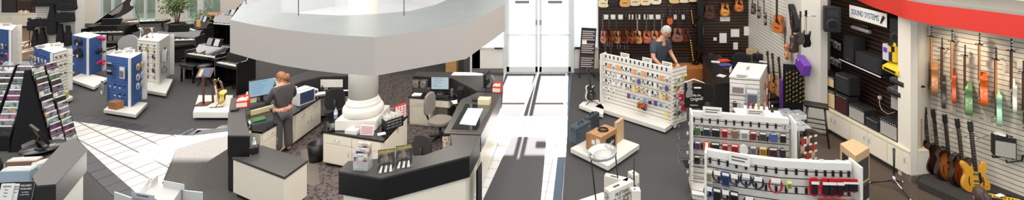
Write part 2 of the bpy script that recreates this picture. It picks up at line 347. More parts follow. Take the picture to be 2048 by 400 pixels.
# ================================================================== central service ring
# --- ring canopy hung round the column
can = thing('ring_canopy', 'huge cream round canopy ring hung round the white column above the service desk', 'canopy', (0, 0, 0))
ZB, ZT = 2.6, 3.08
outer = [P(x, y, ZB) for x, y in ((460, 105), (510, 119), (565, 131), (620, 140), (680, 147), (750, 152), (932, 118), (1010, 62))]
oxy = [(p.x, p.y) for p in outer]
back = [(-1.0, 9.8), (-2.2, 11.2), (-3.6, 11.7), (-5.2, 11.0), (-6.1, 9.7), (-5.5, 8.2)]
ring_o = oxy + back
cc = (-3.2, 7.3)
inner = [P(x, y, ZT) for x, y in ((475, 14), (530, 22), (600, 27), (680, 31), (750, 28), (820, 22), (870, 10))]
ixy = [(p.x, p.y) for p in inner] + [(-1.7, 9.5), (-3.2, 10.8), (-4.8, 10.3), (-5.4, 9.2)]
canm = mat((182, 175, 169), .5, noise=.02)
mb = MB(); n = len(ring_o)
mb.add([(x, y, ZB) for x, y in ring_o] + [(x, y, ZT) for x, y in ring_o], [(i, (i+1) % n, n+(i+1) % n, n+i) for i in range(n)] + [tuple(reversed(range(n)))])
mb.build('fascia', canm, can)
# ledge between outer and inner outline
import mathutils
tris = mathutils.geometry.tessellate_polygon([[Vector((x, y, 0)) for x, y in ring_o], [Vector((x, y, 0)) for x, y in reversed(ixy)]])
allp = ring_o + list(reversed(ixy))
MB().add([(x, y, ZT) for x, y in allp], [tuple(t) for t in tris]).build('ledge', mat((142, 148, 150), .35, noise=.12, scale=3), can)
m_ = MB(); k = len(ixy)
m_.add([(x, y, ZB+.06) for x, y in ixy] + [(x, y, ZT) for x, y in ixy], [(i, (i+1) % k, k+(i+1) % k, k+i) for i in range(k)])
m_.add([(x, y, ZB+.06) for x, y in ixy], [tuple(range(k))]).build('inner_tray', mat((206, 208, 212), .35, noise=.04), can)
for x, y in ((492, 8), (597, 31), (808, 31)):
    p = P(x, y, ZT); MB().tube([(p.x, p.y, ZT), (p.x, p.y, 6)], .006).build('hanger_rod', DMET, can)
for x, y in ((-5.0, 8.5), (-4.2, 7.3), (-2.5, 7.0), (-1.6, 8.4), (-2.4, 10.1), (-4.5, 10.4)):  # added lamps and glowing discs that brighten the space under the ring
    MB().lathe([(.16, -.012), (.15, -.02), (.14, -.012), (.13, .0)], 20, (x, y, ZB)).build('fill_glow_disc', emit((255, 244, 225), 6), can)
    lamp('canopy_fill_light', 'AREA', (x, y, ZB-.03), 26, (1, .95, .88), shape='DISK', size=.5)
# --- column
colp = P(727, 225, .85); colp.z = 0
col = thing('round_column', 'thick white round column with moulded base rising from the middle cabinet', 'column', colp)
CW = mat((226, 222, 214), .35, noise=.02)
zc_ = .66
MB().lathe([(.275, 1.17), (.27, 2.0), (.27, 6)], 40).build('shaft', CW, col)
pr = [(.33, .85)] + [(.335+.045*math.sin(a), .935-.085*math.cos(a)) for a in [PI*i/10 for i in range(11)]] + [(.325, 1.03), (.315, 1.045), (.318, 1.06), (.32, 1.075), (.312, 1.09), (.295, 1.1), (.285, 1.13), (.275, 1.18)]
MB().lathe(pr, 40).build('base_moulding', CW, col)
MB().box(-.38, .38, -.38, .38, zc_+.006, .85).build('plinth_block', CW, col, .006)
# --- pedestal cabinet round the column
ZC, ZH = .66, .98            # worktop height and upper ledge height
def cabinet_front(parent, a, b, z0, z1, doors, m=CREAM, drawer=0, hand=True, th=.018):
    """door and drawer fronts on the vertical face a-b (floor points)"""
    d = (b-a); L = d.length; d.normalize(); n = Vector((d.y, -d.x, 0))
    w = L/doors
    R = Matrix.Translation(a) @ Matrix(((d.x, n.x*-1, 0, 0), (d.y, n.y*-1, 0, 0), (0, 0, 1, 0), (0, 0, 0, 1)))
    for i in range(doors):
        x0, x1 = i*w+.006, (i+1)*w-.006; zt_ = z1
        if drawer:
            o = MB(); o.M = R; o.box(x0, x1, -th, 0, z1-drawer, z1).build('drawer', m, parent, .002)
            h = MB(); h.M = R; c = (x0+x1)/2; zz = z1-drawer/2
            h.tube([(c-.05, -th, zz), (c-.05, -th-.025, zz), (c+.05, -th-.025, zz), (c+.05, -th, zz)], .005, 6).build('handle', CHR, o_last(parent))
            zt_ = z1-drawer-.01
        o = MB(); o.M = R; o.box(x0, x1, -th, 0, z0, zt_).build('door', m, parent, .002)
        if hand:
            h = MB(); h.M = R; hx = x1-.05 if i % 2 == 0 else x0+.05
            h.tube([(hx, -th, zt_-.06), (hx, -th-.025, zt_-.06), (hx, -th-.025, zt_-.17), (hx, -th, zt_-.17)], .005, 6).build('handle', CHR, o_last(parent))
def o_last(parent): return parent.children[-1] if parent.children else parent
def lastchild(parent, name):
    return [c for c in bpy.data.objects if c.parent == parent and c.name.split('.')[0] == name][-1]
def o_last(parent):
    l = [c for c in COL.objects if c.parent == parent]; return l[-1]
def P2(x, y, z): v = P(x, y, z); v.z = 0; return v
def poly(pts, z): return [tuple(P(x, y, z))[:2] for x, y in pts]
def inset(pl, d):
    c = Vector((sum(p[0] for p in pl)/len(pl), sum(p[1] for p in pl)/len(pl)))
    return [tuple(c+(Vector(p)-c)*(1-d/max(.2, (Vector(p)-c).length))) for p in pl]
A, Bq, C_ = P2(643, 262, ZC), P2(767, 282, ZC), P2(817, 229, ZC)
bk1 = C_+(A-Bq).normalized()*.9; bk1 = Vector((-3.0, 9.55, 0)); bk2 = Vector((-4.35, 9.35, 0)); bk3 = P2(640, 250, ZC)+Vector((-.1, .5, 0))
pl = [tuple(v)[:2] for v in (A, Bq, C_, bk1, bk2, bk3)]
pc = thing('pedestal_cabinet', 'low cream cabinet with black top wrapped round the base of the white column', 'cabinet', colp)
def loc(ob, mbx):
    mbx.M = Matrix.Translation(-ob.location) @ mbx.M; return mbx
def mbl(ob):
    m = MB(); m.M = Matrix.Translation(-ob.location); return m
mbl(pc).prism(inset(pl, .03), .07, ZC-.035).build('body', CREAM, pc)
mbl(pc).prism(inset(pl, .08), 0, .07).build('toe_kick', BLK, pc)
mbl(pc).prism(pl, ZC-.035, ZC).build('worktop', BLKG, pc, .004)
def fronts(parent, a, b, z0, z1, doors, off=.0, **kw):
    d = (b-a).normalized(); n = Vector((d.y, -d.x, 0))*off
    tmp = a+n-parent.location; cabinet_front(parent, Vector((tmp.x, tmp.y, 0)), Vector(((b+n-parent.location).x, (b+n-parent.location).y, 0)), z0, z1, doors, **kw)
ia = [Vector((*p, 0)) for p in inset(pl, .03)]
fronts(pc, ia[0]+(ia[1]-ia[0])*.02, ia[0]+(ia[1]-ia[0])*.98, .09, ZC-.05, 2, drawer=.16)
fronts(pc, ia[1]+(ia[2]-ia[1])*.03, ia[1]+(ia[2]-ia[1])*.97, .09, ZC-.05, 1, hand=False)
# --- generic counter (upper ledge on a cream body)
def ledge_counter(name, label, top, z, fasc, body_in=.05, base_z=0, bodym=CREAM, cat='counter', facm=BLK):
    pl = poly(top, z); c = Vector((sum(p[0] for p in pl)/len(pl), sum(p[1] for p in pl)/len(pl), 0))
    t = thing(name, label, cat, c)
    mbl(t).prism(pl, z-.03, z).build('countertop', LAM, t, .003)
    mbl(t).prism(inset(pl, .008), z-fasc, z-.03).build('fascia_panel', facm, t)
    mbl(t).prism(inset(pl, body_in+.02), .06, z-fasc).build('body', bodym, t)
    mbl(t).prism(inset(pl, body_in+.08), 0, .06).build('toe_kick', BLK, t)
    return t
front = ledge_counter('service_counter', 'long angled counter with black fascia nearest the camera in the middle of the ring', [(676, 342), (762, 356), (940, 311), (961, 271), (900, 269), (905, 290), (850, 310), (696, 322)], ZH, .33)
arm = ledge_counter('display_counter', 'counter arm with an inset glass display case along the entrance walkway', [(962, 269), (1003, 185.5), (956, 184), (921, 200), (887, 266)], ZH, .30)
mbl(arm)
gz = poly([(899, 262), (955, 264), (987, 209), (930, 207)], ZH+.001)
mbl(arm).prism(gz, ZH+.001, ZH+.006).build('wood_frame', wood((92, 70, 52), (60, 44, 34)), arm)
mbl(arm).prism(inset(gz, .05), ZH+.006, ZH+.012).build('glass_top', mat((40, 46, 48), .06, noise=.3, scale=6, coat=1), arm)
wk = poly([(919, 248), (951, 251), (966, 218), (936, 217)], ZH+.012)
single(MB().prism(wk, ZH+.012, ZH+.02), 'price_sheet', PAPER, 'large white price sheet lying on the glass display case', 'paper')
mbl(arm).prism(poly([(952, 300), (962, 284), (964, 282), (956, 300)], ZH), 0, ZH-.33).build('side_pillar', BLK, arm)
bkc = ledge_counter('rear_ledge_counter', 'dark raised ledge behind the far computer desk, curving to the entrance walkway', [(825, 151), (904, 156), (953, 181), (1004, 183), (1007, 153), (948, 145), (836, 143)], ZH, .34, facm=BLKM)
# far desk with drawers
dk = poly([(816, 193), (898, 199), (918, 216), (946, 211.5), (903, 185.5), (826, 180)], ZC)
fd = thing('computer_desk', 'cream two-drawer desk under the far monitor inside the ring', 'desk', Vector((*dk[0], 0)))
mbl(fd).prism(dk, ZC-.035, ZC).build('desktop', BLKG, fd, .003)
fa, fb = P2(818, 193, ZC), P2(898, 199, ZC)
dd = (fb-fa).normalized(); nn = Vector((-dd.y, dd.x, 0))
def slab(ob, a, b, off0, off1, z0, z1, name, m, bev=0):
    d = (b-a).normalized(); n = Vector((-d.y, d.x, 0))
    return mbl(ob).prism([tuple(v)[:2] for v in (a+n*off0, b+n*off0, b+n*off1, a+n*off1)], z0, z1).build(name, m, ob, bev)
slab(fd, fa, fa+dd*.5, .03, .6, .02, ZC-.035, 'pedestal', CREAM)
slab(fd, fa+dd*.5, fb, .03, .55, ZC-.2, ZC-.035, 'drawer_box', CREAM)
slab(fd, fb-dd*.05, fb, .03, .55, 0, ZC-.2, 'side_panel', BLKM)
fronts(fd, fa+dd*.02, fa+dd*.48, .05, ZC-.05, 1, off=-.03, drawer=.16, hand=False)
fronts(fd, fa+dd*.52, fb-dd*.02, ZC-.19, ZC-.045, 1, off=-.03, hand=False); 
# left counters
sd_ = ledge_counter('side_ledge_counter', 'narrow dark raised ledge left of the woman with a black box end', [(455, 271), (500, 271), (492, 240), (489, 215), (486, 196), (462, 196), (456, 230)], ZH, .34, .02, bodym=BLKM)
lf = poly([(464, 314), (569, 354), (616, 320), (526, 291), (504, 291), (503, 313)], ZC)
ld = thing('corner_desk', 'cream desk with dark laminate top nearest the camera left of the ring', 'desk', Vector((*lf[0], 0)))
mbl(ld).prism(lf, ZC-.04, ZC).build('desktop', LAM, ld, .003)
mbl(ld).prism(inset(lf, .02), .08, ZC-.04).build('body', CREAM, ld)
mbl(ld).prism(inset(lf, .08), 0, .08).build('toe_kick', BLK, ld)
# woman's work run
wt = [(503, 262), (524, 264), (590, 227), (644, 193), (668, 190), (700, 189), (742, 189), (745, 177.5), (640, 181.5), (607, 190), (561, 209), (488, 231), (491, 250)]
wpl = poly(wt, ZC)
wr = thing('work_counter', 'L-shaped black worktop with cream drawers behind the woman, holding computer and printer', 'counter', Vector((*wpl[2], 0)))
mbl(wr).prism(wpl, ZC-.035, ZC).build('worktop', BLKG, wr, .003)
q0, q1, q2 = P2(524, 264, ZC), P2(590, 227, ZC), P2(644, 192, ZC)
def sdir(a, b, off, z0, z1, nm, m): return slab(wr, a, b, off[0], off[1], z0, z1, nm, m)
sdir(q0, q1, (.03, .5), .06, ZC-.035, 'cabinet_body', CREAM); sdir(q1, q2, (.03, .5), .06, ZC-.035, 'cabinet_body', CREAM)
sdir(q0, q2, (.09, .45), 0, .06, 'toe_kick', BLK)
e = (q1-q0).normalized(); fronts(wr, q0+e*.03, q1-e*.05, .08, ZC-.05, 2, off=-.03, drawer=.16)
e = (q2-q1).normalized(); fronts(wr, q1+e*.03, q2-e*.03, .08, ZC-.05, 2, off=-.03, drawer=.16)
q3 = P2(742, 189, ZC)
mbl(wr).prism([(q3.x-.02, q3.y), (q3.x, q3.y), (q3.x, q3.y+.5), (q3.x-.02, q3.y+.5)], 0, ZC-.035).build('end_panel', BLKM, wr)
# rear ledge of ring on the left
rl = ledge_counter('far_ledge_counter', 'raised ledge with shiny bluish top running behind the printer to the column', [(560, 178), (606, 161), (640, 153), (745, 149.5), (745, 140), (690, 140), (617, 142), (595, 149), (545, 169)], ZH, .33, .03, bodym=CREAM, facm=BLKM)
# tan post and blue bag beyond the ring
pp = P(904, 147)
single(B(-.16, .16, -.16, .16, 0, 1.9), 'wooden_post', wood((190, 150, 96), (160, 120, 74)), 'square tan wooden post standing beyond the rear ledge counter', 'post', pp)
pq = P(770, 232); 
# ================================================================== props of the service ring
def monitor(label, loc, rz, w=.42, h=.3, col_=BLK, screen=None, back=None, group=None, stand_h=.1):
    t = thing('computer_monitor', label, 'monitor', loc, rz, group)
    B(-w/2, w/2, 0, .03, stand_h, stand_h+h).box(-w/2+.06, w/2-.06, .03, .055, stand_h+.05, stand_h+h-.05).build('casing', col_, t, .004)
    B(-w/2+.014, w/2-.014, -.003, .0, stand_h+.018, stand_h+h-.014).build('screen', screen or mat((20, 22, 26), .15), t)
    MB().box(-.03, .03, .03, .06, .01, stand_h+.1).build('stand', col_, t, .004)
    MB().lathe([(.1, 0), (.1, .008), (.03, .014)], 20, (0, .03, 0)).build('base', col_, t)
    return t
SCR = emit((170, 205, 228), .75)
def keyboard(label, loc, rz, m=BLK):
    t = thing('keyboard', label, 'keyboard', loc, rz)
    MB().prismx([(-.07, 0), (.07, 0), (.07, .025), (-.07, .012)], -.2, .2).build('case', m, t, .003)
    k = MB()
    for r in range(5):
        for c in range(14):
            x = -.185+c*.0265; y = -.055+r*.025; z = .014+r*.0023; k.box(x, x+.021, y, y+.019, z, z+.007)
    k.build('keys', mat((40, 40, 42), .5) if m is BLK else mat((190, 188, 180), .5), t, kind='stuff')
    return t
def screen_text(t, w, h, z0, n=6):
    mb = MB()
    for i in range(n):
        zz = z0+h-.05-i*(h-.08)/n; L = random.uniform(.3, .8)*w*.8
        mb.box(-w*.4, -w*.4+L, -.0045, -.003, zz, zz+.006)
    mb.build('screen_lines', mat((70, 96, 130), .5), t)
# monitors
p = P(524, 203, ZC); m1 = monitor('black monitor with a blue screen that the woman is working at', p, math.radians(38), .5, .37, screen=SCR, stand_h=.12); screen_text(m1, .5, .37, .12)
p = P(881, 184, ZC); p = P(880, 187.5, ZC)
m2 = monitor('monitor with grey frame and pale lit screen on the far computer desk', p, math.radians(-2), .42, .3, mat((60, 62, 66), .4), emit((196, 216, 226), .8), stand_h=.09); screen_text(m2, .42, .3, .09)
keyboard('black keyboard on the far computer desk', P(880, 194, ZC)+Vector((0, 0, 0)), math.radians(-4))
keyboard('grey-black keyboard under the woman\'s hands', P(522, 224, ZC)+Vector((-.02, 0, .11)), math.radians(48))
m3 = monitor('black monitor seen edge-on at the walkway end of the rear ledge', P(975, 176, ZH), math.radians(78), .36, .28, stand_h=.06)
# cream terminal base under the keyboard
def cb(name, label, cat, loc, rz, sz, m, bevel=.01, group=None, z0=0):
    return single(MB().box(-sz[0]/2, sz[0]/2, -sz[1]/2, sz[1]/2, z0, z0+sz[2]), name, m, label, cat, loc, rz, group, bevel)
BEI = mat((214, 202, 164), .5, noise=.03)
cb('computer_case', 'beige desktop case under the keyboard in front of the blue screen', 'computer', P(522, 224, ZC), math.radians(48), (.42, .18, .108), BEI)
cb('cash_box', 'beige box beside the orange carton on the left ledge', 'box', P(503, 203, ZC), math.radians(30), (.2, .22, .2), BEI)
RED = mat((214, 60, 34), .5, noise=.05); REDW = mat((232, 210, 200), .6)
def carton(label, loc, rz, w, d, h, m=RED):
    t = thing('open_carton', label, 'box', loc, rz)
    th = .006
    MB().box(-w/2, w/2, -d/2, -d/2+th, 0, h).box(-w/2, w/2, d/2-th, d/2, 0, h*1.5).box(-w/2, -w/2+th, -d/2, d/2, 0, h).box(w/2-th, w/2, -d/2, d/2, 0, h).box(-w/2, w/2, -d/2, d/2, 0, th).build('box', m, t)
    MB().box(-w/2+.01, w/2-.01, -d/2-.002, -d/2, .02, h-.03).build('label_panel', REDW, t)
    f = MB()
    for i in range(6): f.box(-w/2+.015+i*(w-.03)/6, -w/2+.01+(i+.8)*(w-.03)/6, -d/2+.01, d/2-.012, .01, h+.02+.01*(i % 3))
    f.build('contents', PAPER, t); return t
carton('orange-red open carton of leaflets on the left ledge by the woman', P(486, 213, ZH), math.radians(18), .2, .16, .13)
carton('orange-red leaflet carton at the walkway end of the rear ledge', P(994, 184, ZH), math.radians(-8), .18, .12, .13)
cb('card_reader', 'small black card reader on the left ledge beside the orange carton', 'card reader', P(470, 221, ZH), math.radians(20), (.13, .1, .035), BLK)
cb('black_box', 'small black box at the base of the left ledge beside the water bottle', 'box', P(497, 306, ZC)+Vector((.09, 0, 0)), math.radians(25), (.14, .12, .12), BLK, .015)
cb('green_folder', 'green folder lying under the beige case on the black worktop', 'folder', P(513, 240, ZC), math.radians(40), (.3, .2, .02), mat((70, 120, 56), .5))
def bottle(label, loc, h=.2, r=.032, cap=(90, 120, 200), body=None):
    t = thing('water_bottle', label, 'bottle', loc)
    MB().lathe([(r*.9, 0), (r, .01), (r, h*.62), (r*.9, h*.7), (r*.4, h*.88), (r*.4, h*.92)], 16).build('bottle_body', body or glassmat((225, 238, 245), .45), t)
    MB().lathe([(r*1.01, h*.3), (r*1.01, h*.55)], 16).build('paper_label', mat((220, 228, 240), .5), t)
    MB().lathe([(r*.45, h*.92), (r*.45, h)], 12).build('cap', mat(cap, .4), t)
bottle('clear water bottle with white cap standing on the corner desk', P(508, 299, ZC), cap=(240, 240, 240))
bottle('clear bottle with blue cap beside the base of the white column', P(676, 236, ZC)+Vector((-.03, -.03, 0)), .22, .035, (60, 90, 200))
def cup(label, loc):
    t = thing('metal_cup', label, 'cup', loc); MB().lathe([(.034, 0), (.042, .12), (.038, .12), (.031, .01), (.001, .01)], 18).build('cup_body', MET, t)
    MB().tube([(.04, 0, .1), (.07, 0, .09), (.07, 0, .04), (.037, 0, .03)], .005, 6).build('handle', MET, t)
cup('steel cup on the worktop left of the woman', P(497, 256, ZC)+Vector((.02, 0, 0)))
# printer
def printer(label, loc, rz, w=.4, d=.42, h=.26):
    t = thing('printer', label, 'printer', loc, rz)
    B(-w/2, w/2, -d/2, d/2, 0, h).build('housing', mat((218, 220, 222), .4), t, .02)
    B(-w/2+.03, w/2-.03, -d/2-.006, -d/2+.01, .04, h-.02).build('front_door', mat((52, 66, 92), .35), t, .004)
    B(-w/2+.05, w/2-.05, -d/2+.06, d/2-.06, h, h+.012).build('output_tray', mat((190, 194, 198), .4), t)
    B(-w/2+.08, w/2-.08, -d/2+.09, d/2-.1, h+.012, h+.02).build('paper', PAPER, t)
printer('white laser printer with dark blue front behind the woman', P(602, 207, ZC)+Vector((.0, .05, 0)), math.radians(62), .38, .34, .3)
printer('low white printer with curved lid next to the laser printer', P(618, 191, ZC)+Vector((0, .02, 0)), math.radians(62), .28, .24, .13)
def lid_book(label, loc, rz, w=.3, d=.22, m=WHT):
    t = thing('laptop_computer', label, 'laptop', loc, rz)
    B(-w/2, w/2, -d/2, d/2, 0, .018).build('base', m, t, .003)
    mb = MB(); mb.M = Matrix.Translation((0, d/2, .012)) @ Matrix.Rotation(math.radians(-16), 4, 'X'); mb.box(-w/2, w/2, 0, .008, 0, d).build('lid', m, t, .003)
lid_book('open white laptop behind the woman\'s head', P(572, 176, ZH)+Vector((0.02, .02, .0)), math.radians(150), .34, .24)
def sheets(label, loc, rz, w, d, n=1, m=PAPER, name='paper_sheet', group=None, th=.004):
    mb = MB()
    for i in range(n):
        mb.M = Matrix.Rotation(random.uniform(-.15, .15) if n > 1 else 0, 4, 'Z'); mb.box(-w/2, w/2, -d/2, d/2, i*th, (i+.9)*th)
    return single(mb, name, m, label, 'paper', loc, rz, group)
sheets('loose pile of white papers on the worktop beside the low printer', P(640, 188, ZC), .5, .22, .16, 6, name='paper_stack')
sheets('single white sheet on the worktop by the telephone', P(664, 185, ZC), .3, .2, .1)
sheets('two white sheets near the column end of the far worktop', P(690, 181, ZC), .2, .2, .07, 2)
sheets('open white catalogue on the left ledge behind the monitor', P(556, 186, ZC)+Vector((0, 0, 0)), .6, .22, .16, 5, name='open_catalogue')
def phone(label, loc, rz):
    t = thing('telephone', label, 'telephone', loc, rz)
    MB().prismx([(-.11, 0), (.11, 0), (.11, .07), (-.11, .03)], -.09, .09).build('body', BLK, t, .006)
    MB().tube([(-.06, -.1, .06), (-.065, -.06, .085), (-.065, .06, .1), (-.06, .1, .095)], [.025, .016, .016, .025], 8).build('handset', BLK, t)
    k = MB()
    for i in range(3):
        for j in range(4): k.box(-.01+i*.028, .01+i*.028, -.07+j*.03, -.05+j*.03, .045+j*.006, .055+j*.006)
    k.build('keypad', mat((150, 150, 150), .5), t, kind='stuff')
phone('black desk telephone with handset on the far left worktop', P(655, 181, ZC)+Vector((-.05, -.02, 0)), .3)
phone('black telephone beside the base of the white column', P(664, 258, ZC), .5)
# things pinned on ledge front
for i, (x, w_) in enumerate(((654, .26), (674, .3))):
    a = P(x, 152, ZH); single(B(-w_/2, w_/2, -.006, 0, -.25, -.07), 'pinned_notice', PAPER, ('white notice pinned under the far ledge, nearer the printers', 'white notice pinned under the far ledge, nearer the column')[i], 'paper', Vector((a.x, a.y-.035, ZH)), .02)
# pedestal top items
def tissue(loc, rz):
    t = thing('tissue_box', 'white tissue box with a tissue pulled up on the pedestal cabinet', 'tissue box', loc, rz)
    B(-.12, .12, -.06, .06, 0, .07).build('box', mat((226, 222, 220), .6), t, .003)
    mb = MB(); mb.add([(-.05, -.02, .07), (.05, -.02, .07), (.05, .02, .07), (-.05, .02, .07), (.0, 0, .16), (.035, .01, .14)], [(0, 1, 5, 4), (1, 2, 5), (2, 3, 4, 5), (3, 0, 4)]); mb.build('tissue', WHT, t)
tissue(P(705, 266, ZC), -.22)
t = thing('calendar_card', 'white desk calendar card with pink and grey squares leaning on the column base', 'calendar', P(733, 270, ZC), -.14)
mb = MB(); mb.M = Matrix.Rotation(-.25, 4, 'X'); mb.box(-.13, .13, 0, .008, 0, .17).build('card', PAPER, t)
gm = MB(); gm.M = Matrix.Rotation(-.25, 4, 'X')
for i in range(8):
    for j in range(5): gm.box(-.115+i*.029, -.092+i*.029, -.002, 0, .015+j*.028, .036+j*.028)
gm.build('calendar_squares', mat((190, 130, 140), .6), t, kind='stuff')
MB().box(-.12, .12, .05, .055, 0, .1).build('back_strut', PAPER, t)
sheets('small white notepad on the corner of the pedestal cabinet', P(763, 268, ZC), .6, .14, .1, 2, name='notepad')
def tray(label, loc, rz):
    t = thing('file_organizer', label, 'organizer', loc, rz); w, d, h = .34, .2, .17; m = mat((30, 32, 34), .5)
    fr_ = MB()
    for k in range(4): z = .0+k*h/3.2; fr_.box(-w/2, w/2, -d/2, -d/2+.006, z, z+.028)
    fr_.box(-w/2, -w/2+.006, -d/2, d/2, 0, h).box(w/2-.006, w/2, -d/2, d/2, 0, h*1.0).box(-w/2, w/2, d/2-.006, d/2, 0, h).box(-w/2, w/2, -d/2, d/2, 0, .006)
    for k in range(3): fr_.box(-w/2+(k+1)*w/4, -w/2+(k+1)*w/4+.004, -d/2, d/2, 0, h*.8)
    fr_.build('rack', m, t)
    f = MB()
    for k in range(12):
        x = -w/2+.015+k*.026; f.M = Matrix.Translation((x, 0, .01)) @ Matrix.Rotation(random.uniform(-.25, .1), 4, 'Y'); f.box(0, .008, -d/2+.015, d/2-.015, 0, random.uniform(.2, .27))
    f.M = Matrix.Identity(4); f.build('envelopes', PAPER, t)
tray('black wire organizer stuffed with white envelopes beside the column', P(783, 256, ZC)+Vector((0, .06, 0)), .8)
t = thing('brochure_stand', 'red and white brochure rack behind the envelopes beside the column', 'brochure rack', P(795, 240, ZC)+Vector((0.04, .08, 0)), .85)
B(-.13, .13, 0, .05, 0, .26).build('board', mat((206, 50, 44), .5), t)
gm = MB()
for i in range(4):
    for j in range(5): gm.box(-.12+i*.062, -.075+i*.062, -.008, 0, .01+j*.05, .045+j*.05)
gm.build('cards', PAPER, t)
# magazines on the front counter
def picture(c1_, c2_, sc=9, seed=0, c3=None):
    m = bpy.data.materials.new('printed_cover'); m.use_nodes = True; nt = m.node_tree; b = nt.nodes['Principled BSDF']; b.inputs['Roughness'].default_value = .35
    tc = nt.nodes.new('ShaderNodeTexCoord'); mp = nt.nodes.new('ShaderNodeMapping'); mp.inputs['Location'].default_value = (seed*3.1, seed*1.7, seed*.9)
    v = nt.nodes.new('ShaderNodeTexNoise'); v.inputs['Scale'].default_value = sc; v.inputs['Detail'].default_value = 1.5
    cr = nt.nodes.new('ShaderNodeValToRGB'); cr.color_ramp.interpolation = 'EASE'; e = cr.color_ramp.elements; e[0].position = .38; e[0].color = lin(c1_); e[1].position = .62; e[1].color = lin(c2_)
    if c3: q = e.new(.5); q.color = lin(c3)
    nt.links.new(tc.outputs['Object'], mp.inputs[0]); nt.links.new(mp.outputs[0], v.inputs['Vector']); nt.links.new(v.outputs['Fac'], cr.inputs[0]); nt.links.new(cr.outputs[0], b.inputs['Base Color'])
    return m
YEL = mat((222, 206, 40), .5); DK = picture((26, 26, 28), (110, 100, 92), 14)
for i, (x, y, r) in enumerate(((772, 349, .28), (808, 340, .3))):
    t = thing('magazine_display', ('glossy road-cover magazine with yellow title standing on the front counter, left of two', 'glossy road-cover magazine with yellow title standing on the front counter, right of two')[i], 'magazine', P(x, y-4, ZH), r)
    R = Matrix.Rotation(-.42, 4, 'X')
    mb = MB(); mb.M = R; mb.box(-.115, .115, 0, .012, 0, .3).build('cover', DK, t)
    mb = MB(); mb.M = R; 
    for k in range(3): mb.add([(-.1+k*.07, -.002, .005), (-.06+k*.07, -.002, .005), (-.045+k*.06, -.002, .09), (-.065+k*.06, -.002, .09)], [(0, 1, 2, 3)])
    mb.build('white_stripes', WHT, t)
    tt = text('TESCHMAN', .05, YEL, t, (0, 0, 0)); tt.matrix_local = R @ Matrix.Translation((0, -.003, .262)) @ Matrix.Rotation(PI/2, 4, 'X') @ Matrix.Diagonal((.82, 1, 1, 1))
    mb = MB(); mb.M = R; mb.ell((0, -.004, .17), (.035, .006, .05)).ell((0, -.004, .228), (.016, .006, .02), 10, 6); mb.build('printed_figure', mat((120, 104, 92), .5), t)
    MB().box(-.09, .09, .08, .085, 0, .13).build('easel_back', ACR, t)
def brochure_holder(label, loc, rz, z):
    t = thing('brochure_holder', label, 'brochure holder', loc, rz)
    for k in range(3):
        y = k*.055; zz = k*.055
        B(-.1, .1, y, y+.02, .03+zz, .23+zz).build('brochure', picture((214, 216, 214), (60, 96, 140), 9, k, (196, 150, 120)), t)
        B(-.1, .1, y-.002, y, .19+zz, .23+zz).build('title_band', WHT, t)
        text('You See', .028, mat((40, 50, 60), .5), t, (0, y-.003, .207+zz))
        B(-.108, .108, y-.008, y-.005, 0 if k == 0 else .02+zz, .13+zz).build('clear_pocket', ACR, t)
    B(-.108, -.104, -.008, .14, 0, .2).build('clear_side', ACR, t); B(.104, .108, -.008, .14, 0, .2).build('clear_side', ACR, t)
brochure_holder('clear tiered holder of blue and white brochures on the front counter', P(721, 341, ZH), -.12, ZH)
# papers on the far desk and rear ledge
BRN = mat((150, 110, 80), .6)
sheets('stack of papers left of the monitor on the far computer desk', P(834, 190, ZC), 0, .2, .15, 5, name='paper_stack')
t = thing('speaker_pair', 'pair of round chrome-rimmed speakers left of the far monitor', 'speakers', P(838, 186, ZC)+Vector((0, .02, 0)))
for s_ in (-1, 1):
    B(s_*.09-.08, s_*.09+.08, -.0, .12, .1, .27).build('cabinet', mat((90, 80, 76), .5), t, .01)
    MB().lathe([(.07, 0), (.072, .012), (.06, .014), (.03, .004), (.001, .008)], 20, (s_*.09, 0, .185), 'y').build('cone', MET, t)
MB().box(-.17, .17, 0, .12, 0, .1).build('stand', mat((80, 70, 64), .6), t)
cb('desk_speaker', 'small dark grey desk speaker just left of the far monitor', 'speaker', P(857, 190, ZC), 0, (.07, .08, .16), mat((70, 70, 74), .5))
cb('desk_speaker', 'small grey desk speaker just right of the far monitor', 'speaker', P(904, 192, ZC), 0, (.06, .08, .16), mat((100, 100, 104), .5))
cb('red_stapler', 'red-orange stapler beside the keyboard on the far desk', 'stapler', P(862, 192, ZC)+Vector((0, .08, 0)), .4, (.05, .12, .06), RED)
cb('computer_tower', 'black computer tower at the right end of the far desk', 'computer', P(921, 203, ZC), .1, (.12, .22, .3), BLK)
for i, (x, y, w_, d_, r, m_, z) in enumerate(((930, 213, .2, .12, .3, PAPER, ZC), (938, 204, .3, .2, -.4, picture((220, 214, 200), (150, 140, 120), 8), ZC), (912, 210, .16, .2, .5, mat((206, 80, 50), .6), ZC))):
    sheets(('white leaflet on the cluttered corner of the far desk', 'open printed binder on the cluttered corner of the far desk', 'red and white leaflet nearest the display case on the far desk')[i], P(x, y-6, z), r, w_, d_, 2)
cb('beige_box', 'beige file box at the back end of the display counter', 'box', P(969, 208, ZH), -.1, (.24, .16, .12), BEI)
cb('card_terminal', 'black card terminal beside the beige file box', 'card reader', P(950, 201, ZH), .2, (.12, .12, .03), BLK)
t = thing('ring_binder', 'grey curved document holder beside the edge-on monitor', 'holder', P(986, 174, ZH), .2)
MB().tube([(0, 0, 0), (.02, 0, .14), (-.03, 0, .26)], [.05, .045, .02], 8).build('holder', mat((110, 112, 118), .4), t)
single(B(-.12, .12, -.004, 0, -.2, 0), 'taped_price_list', picture((226, 216, 200), (160, 130, 110), 30), 'printed price list taped inside the front counter corner', 'paper', P(901, 269.5, ZH)+Vector((0, -.06, .0)), .05)
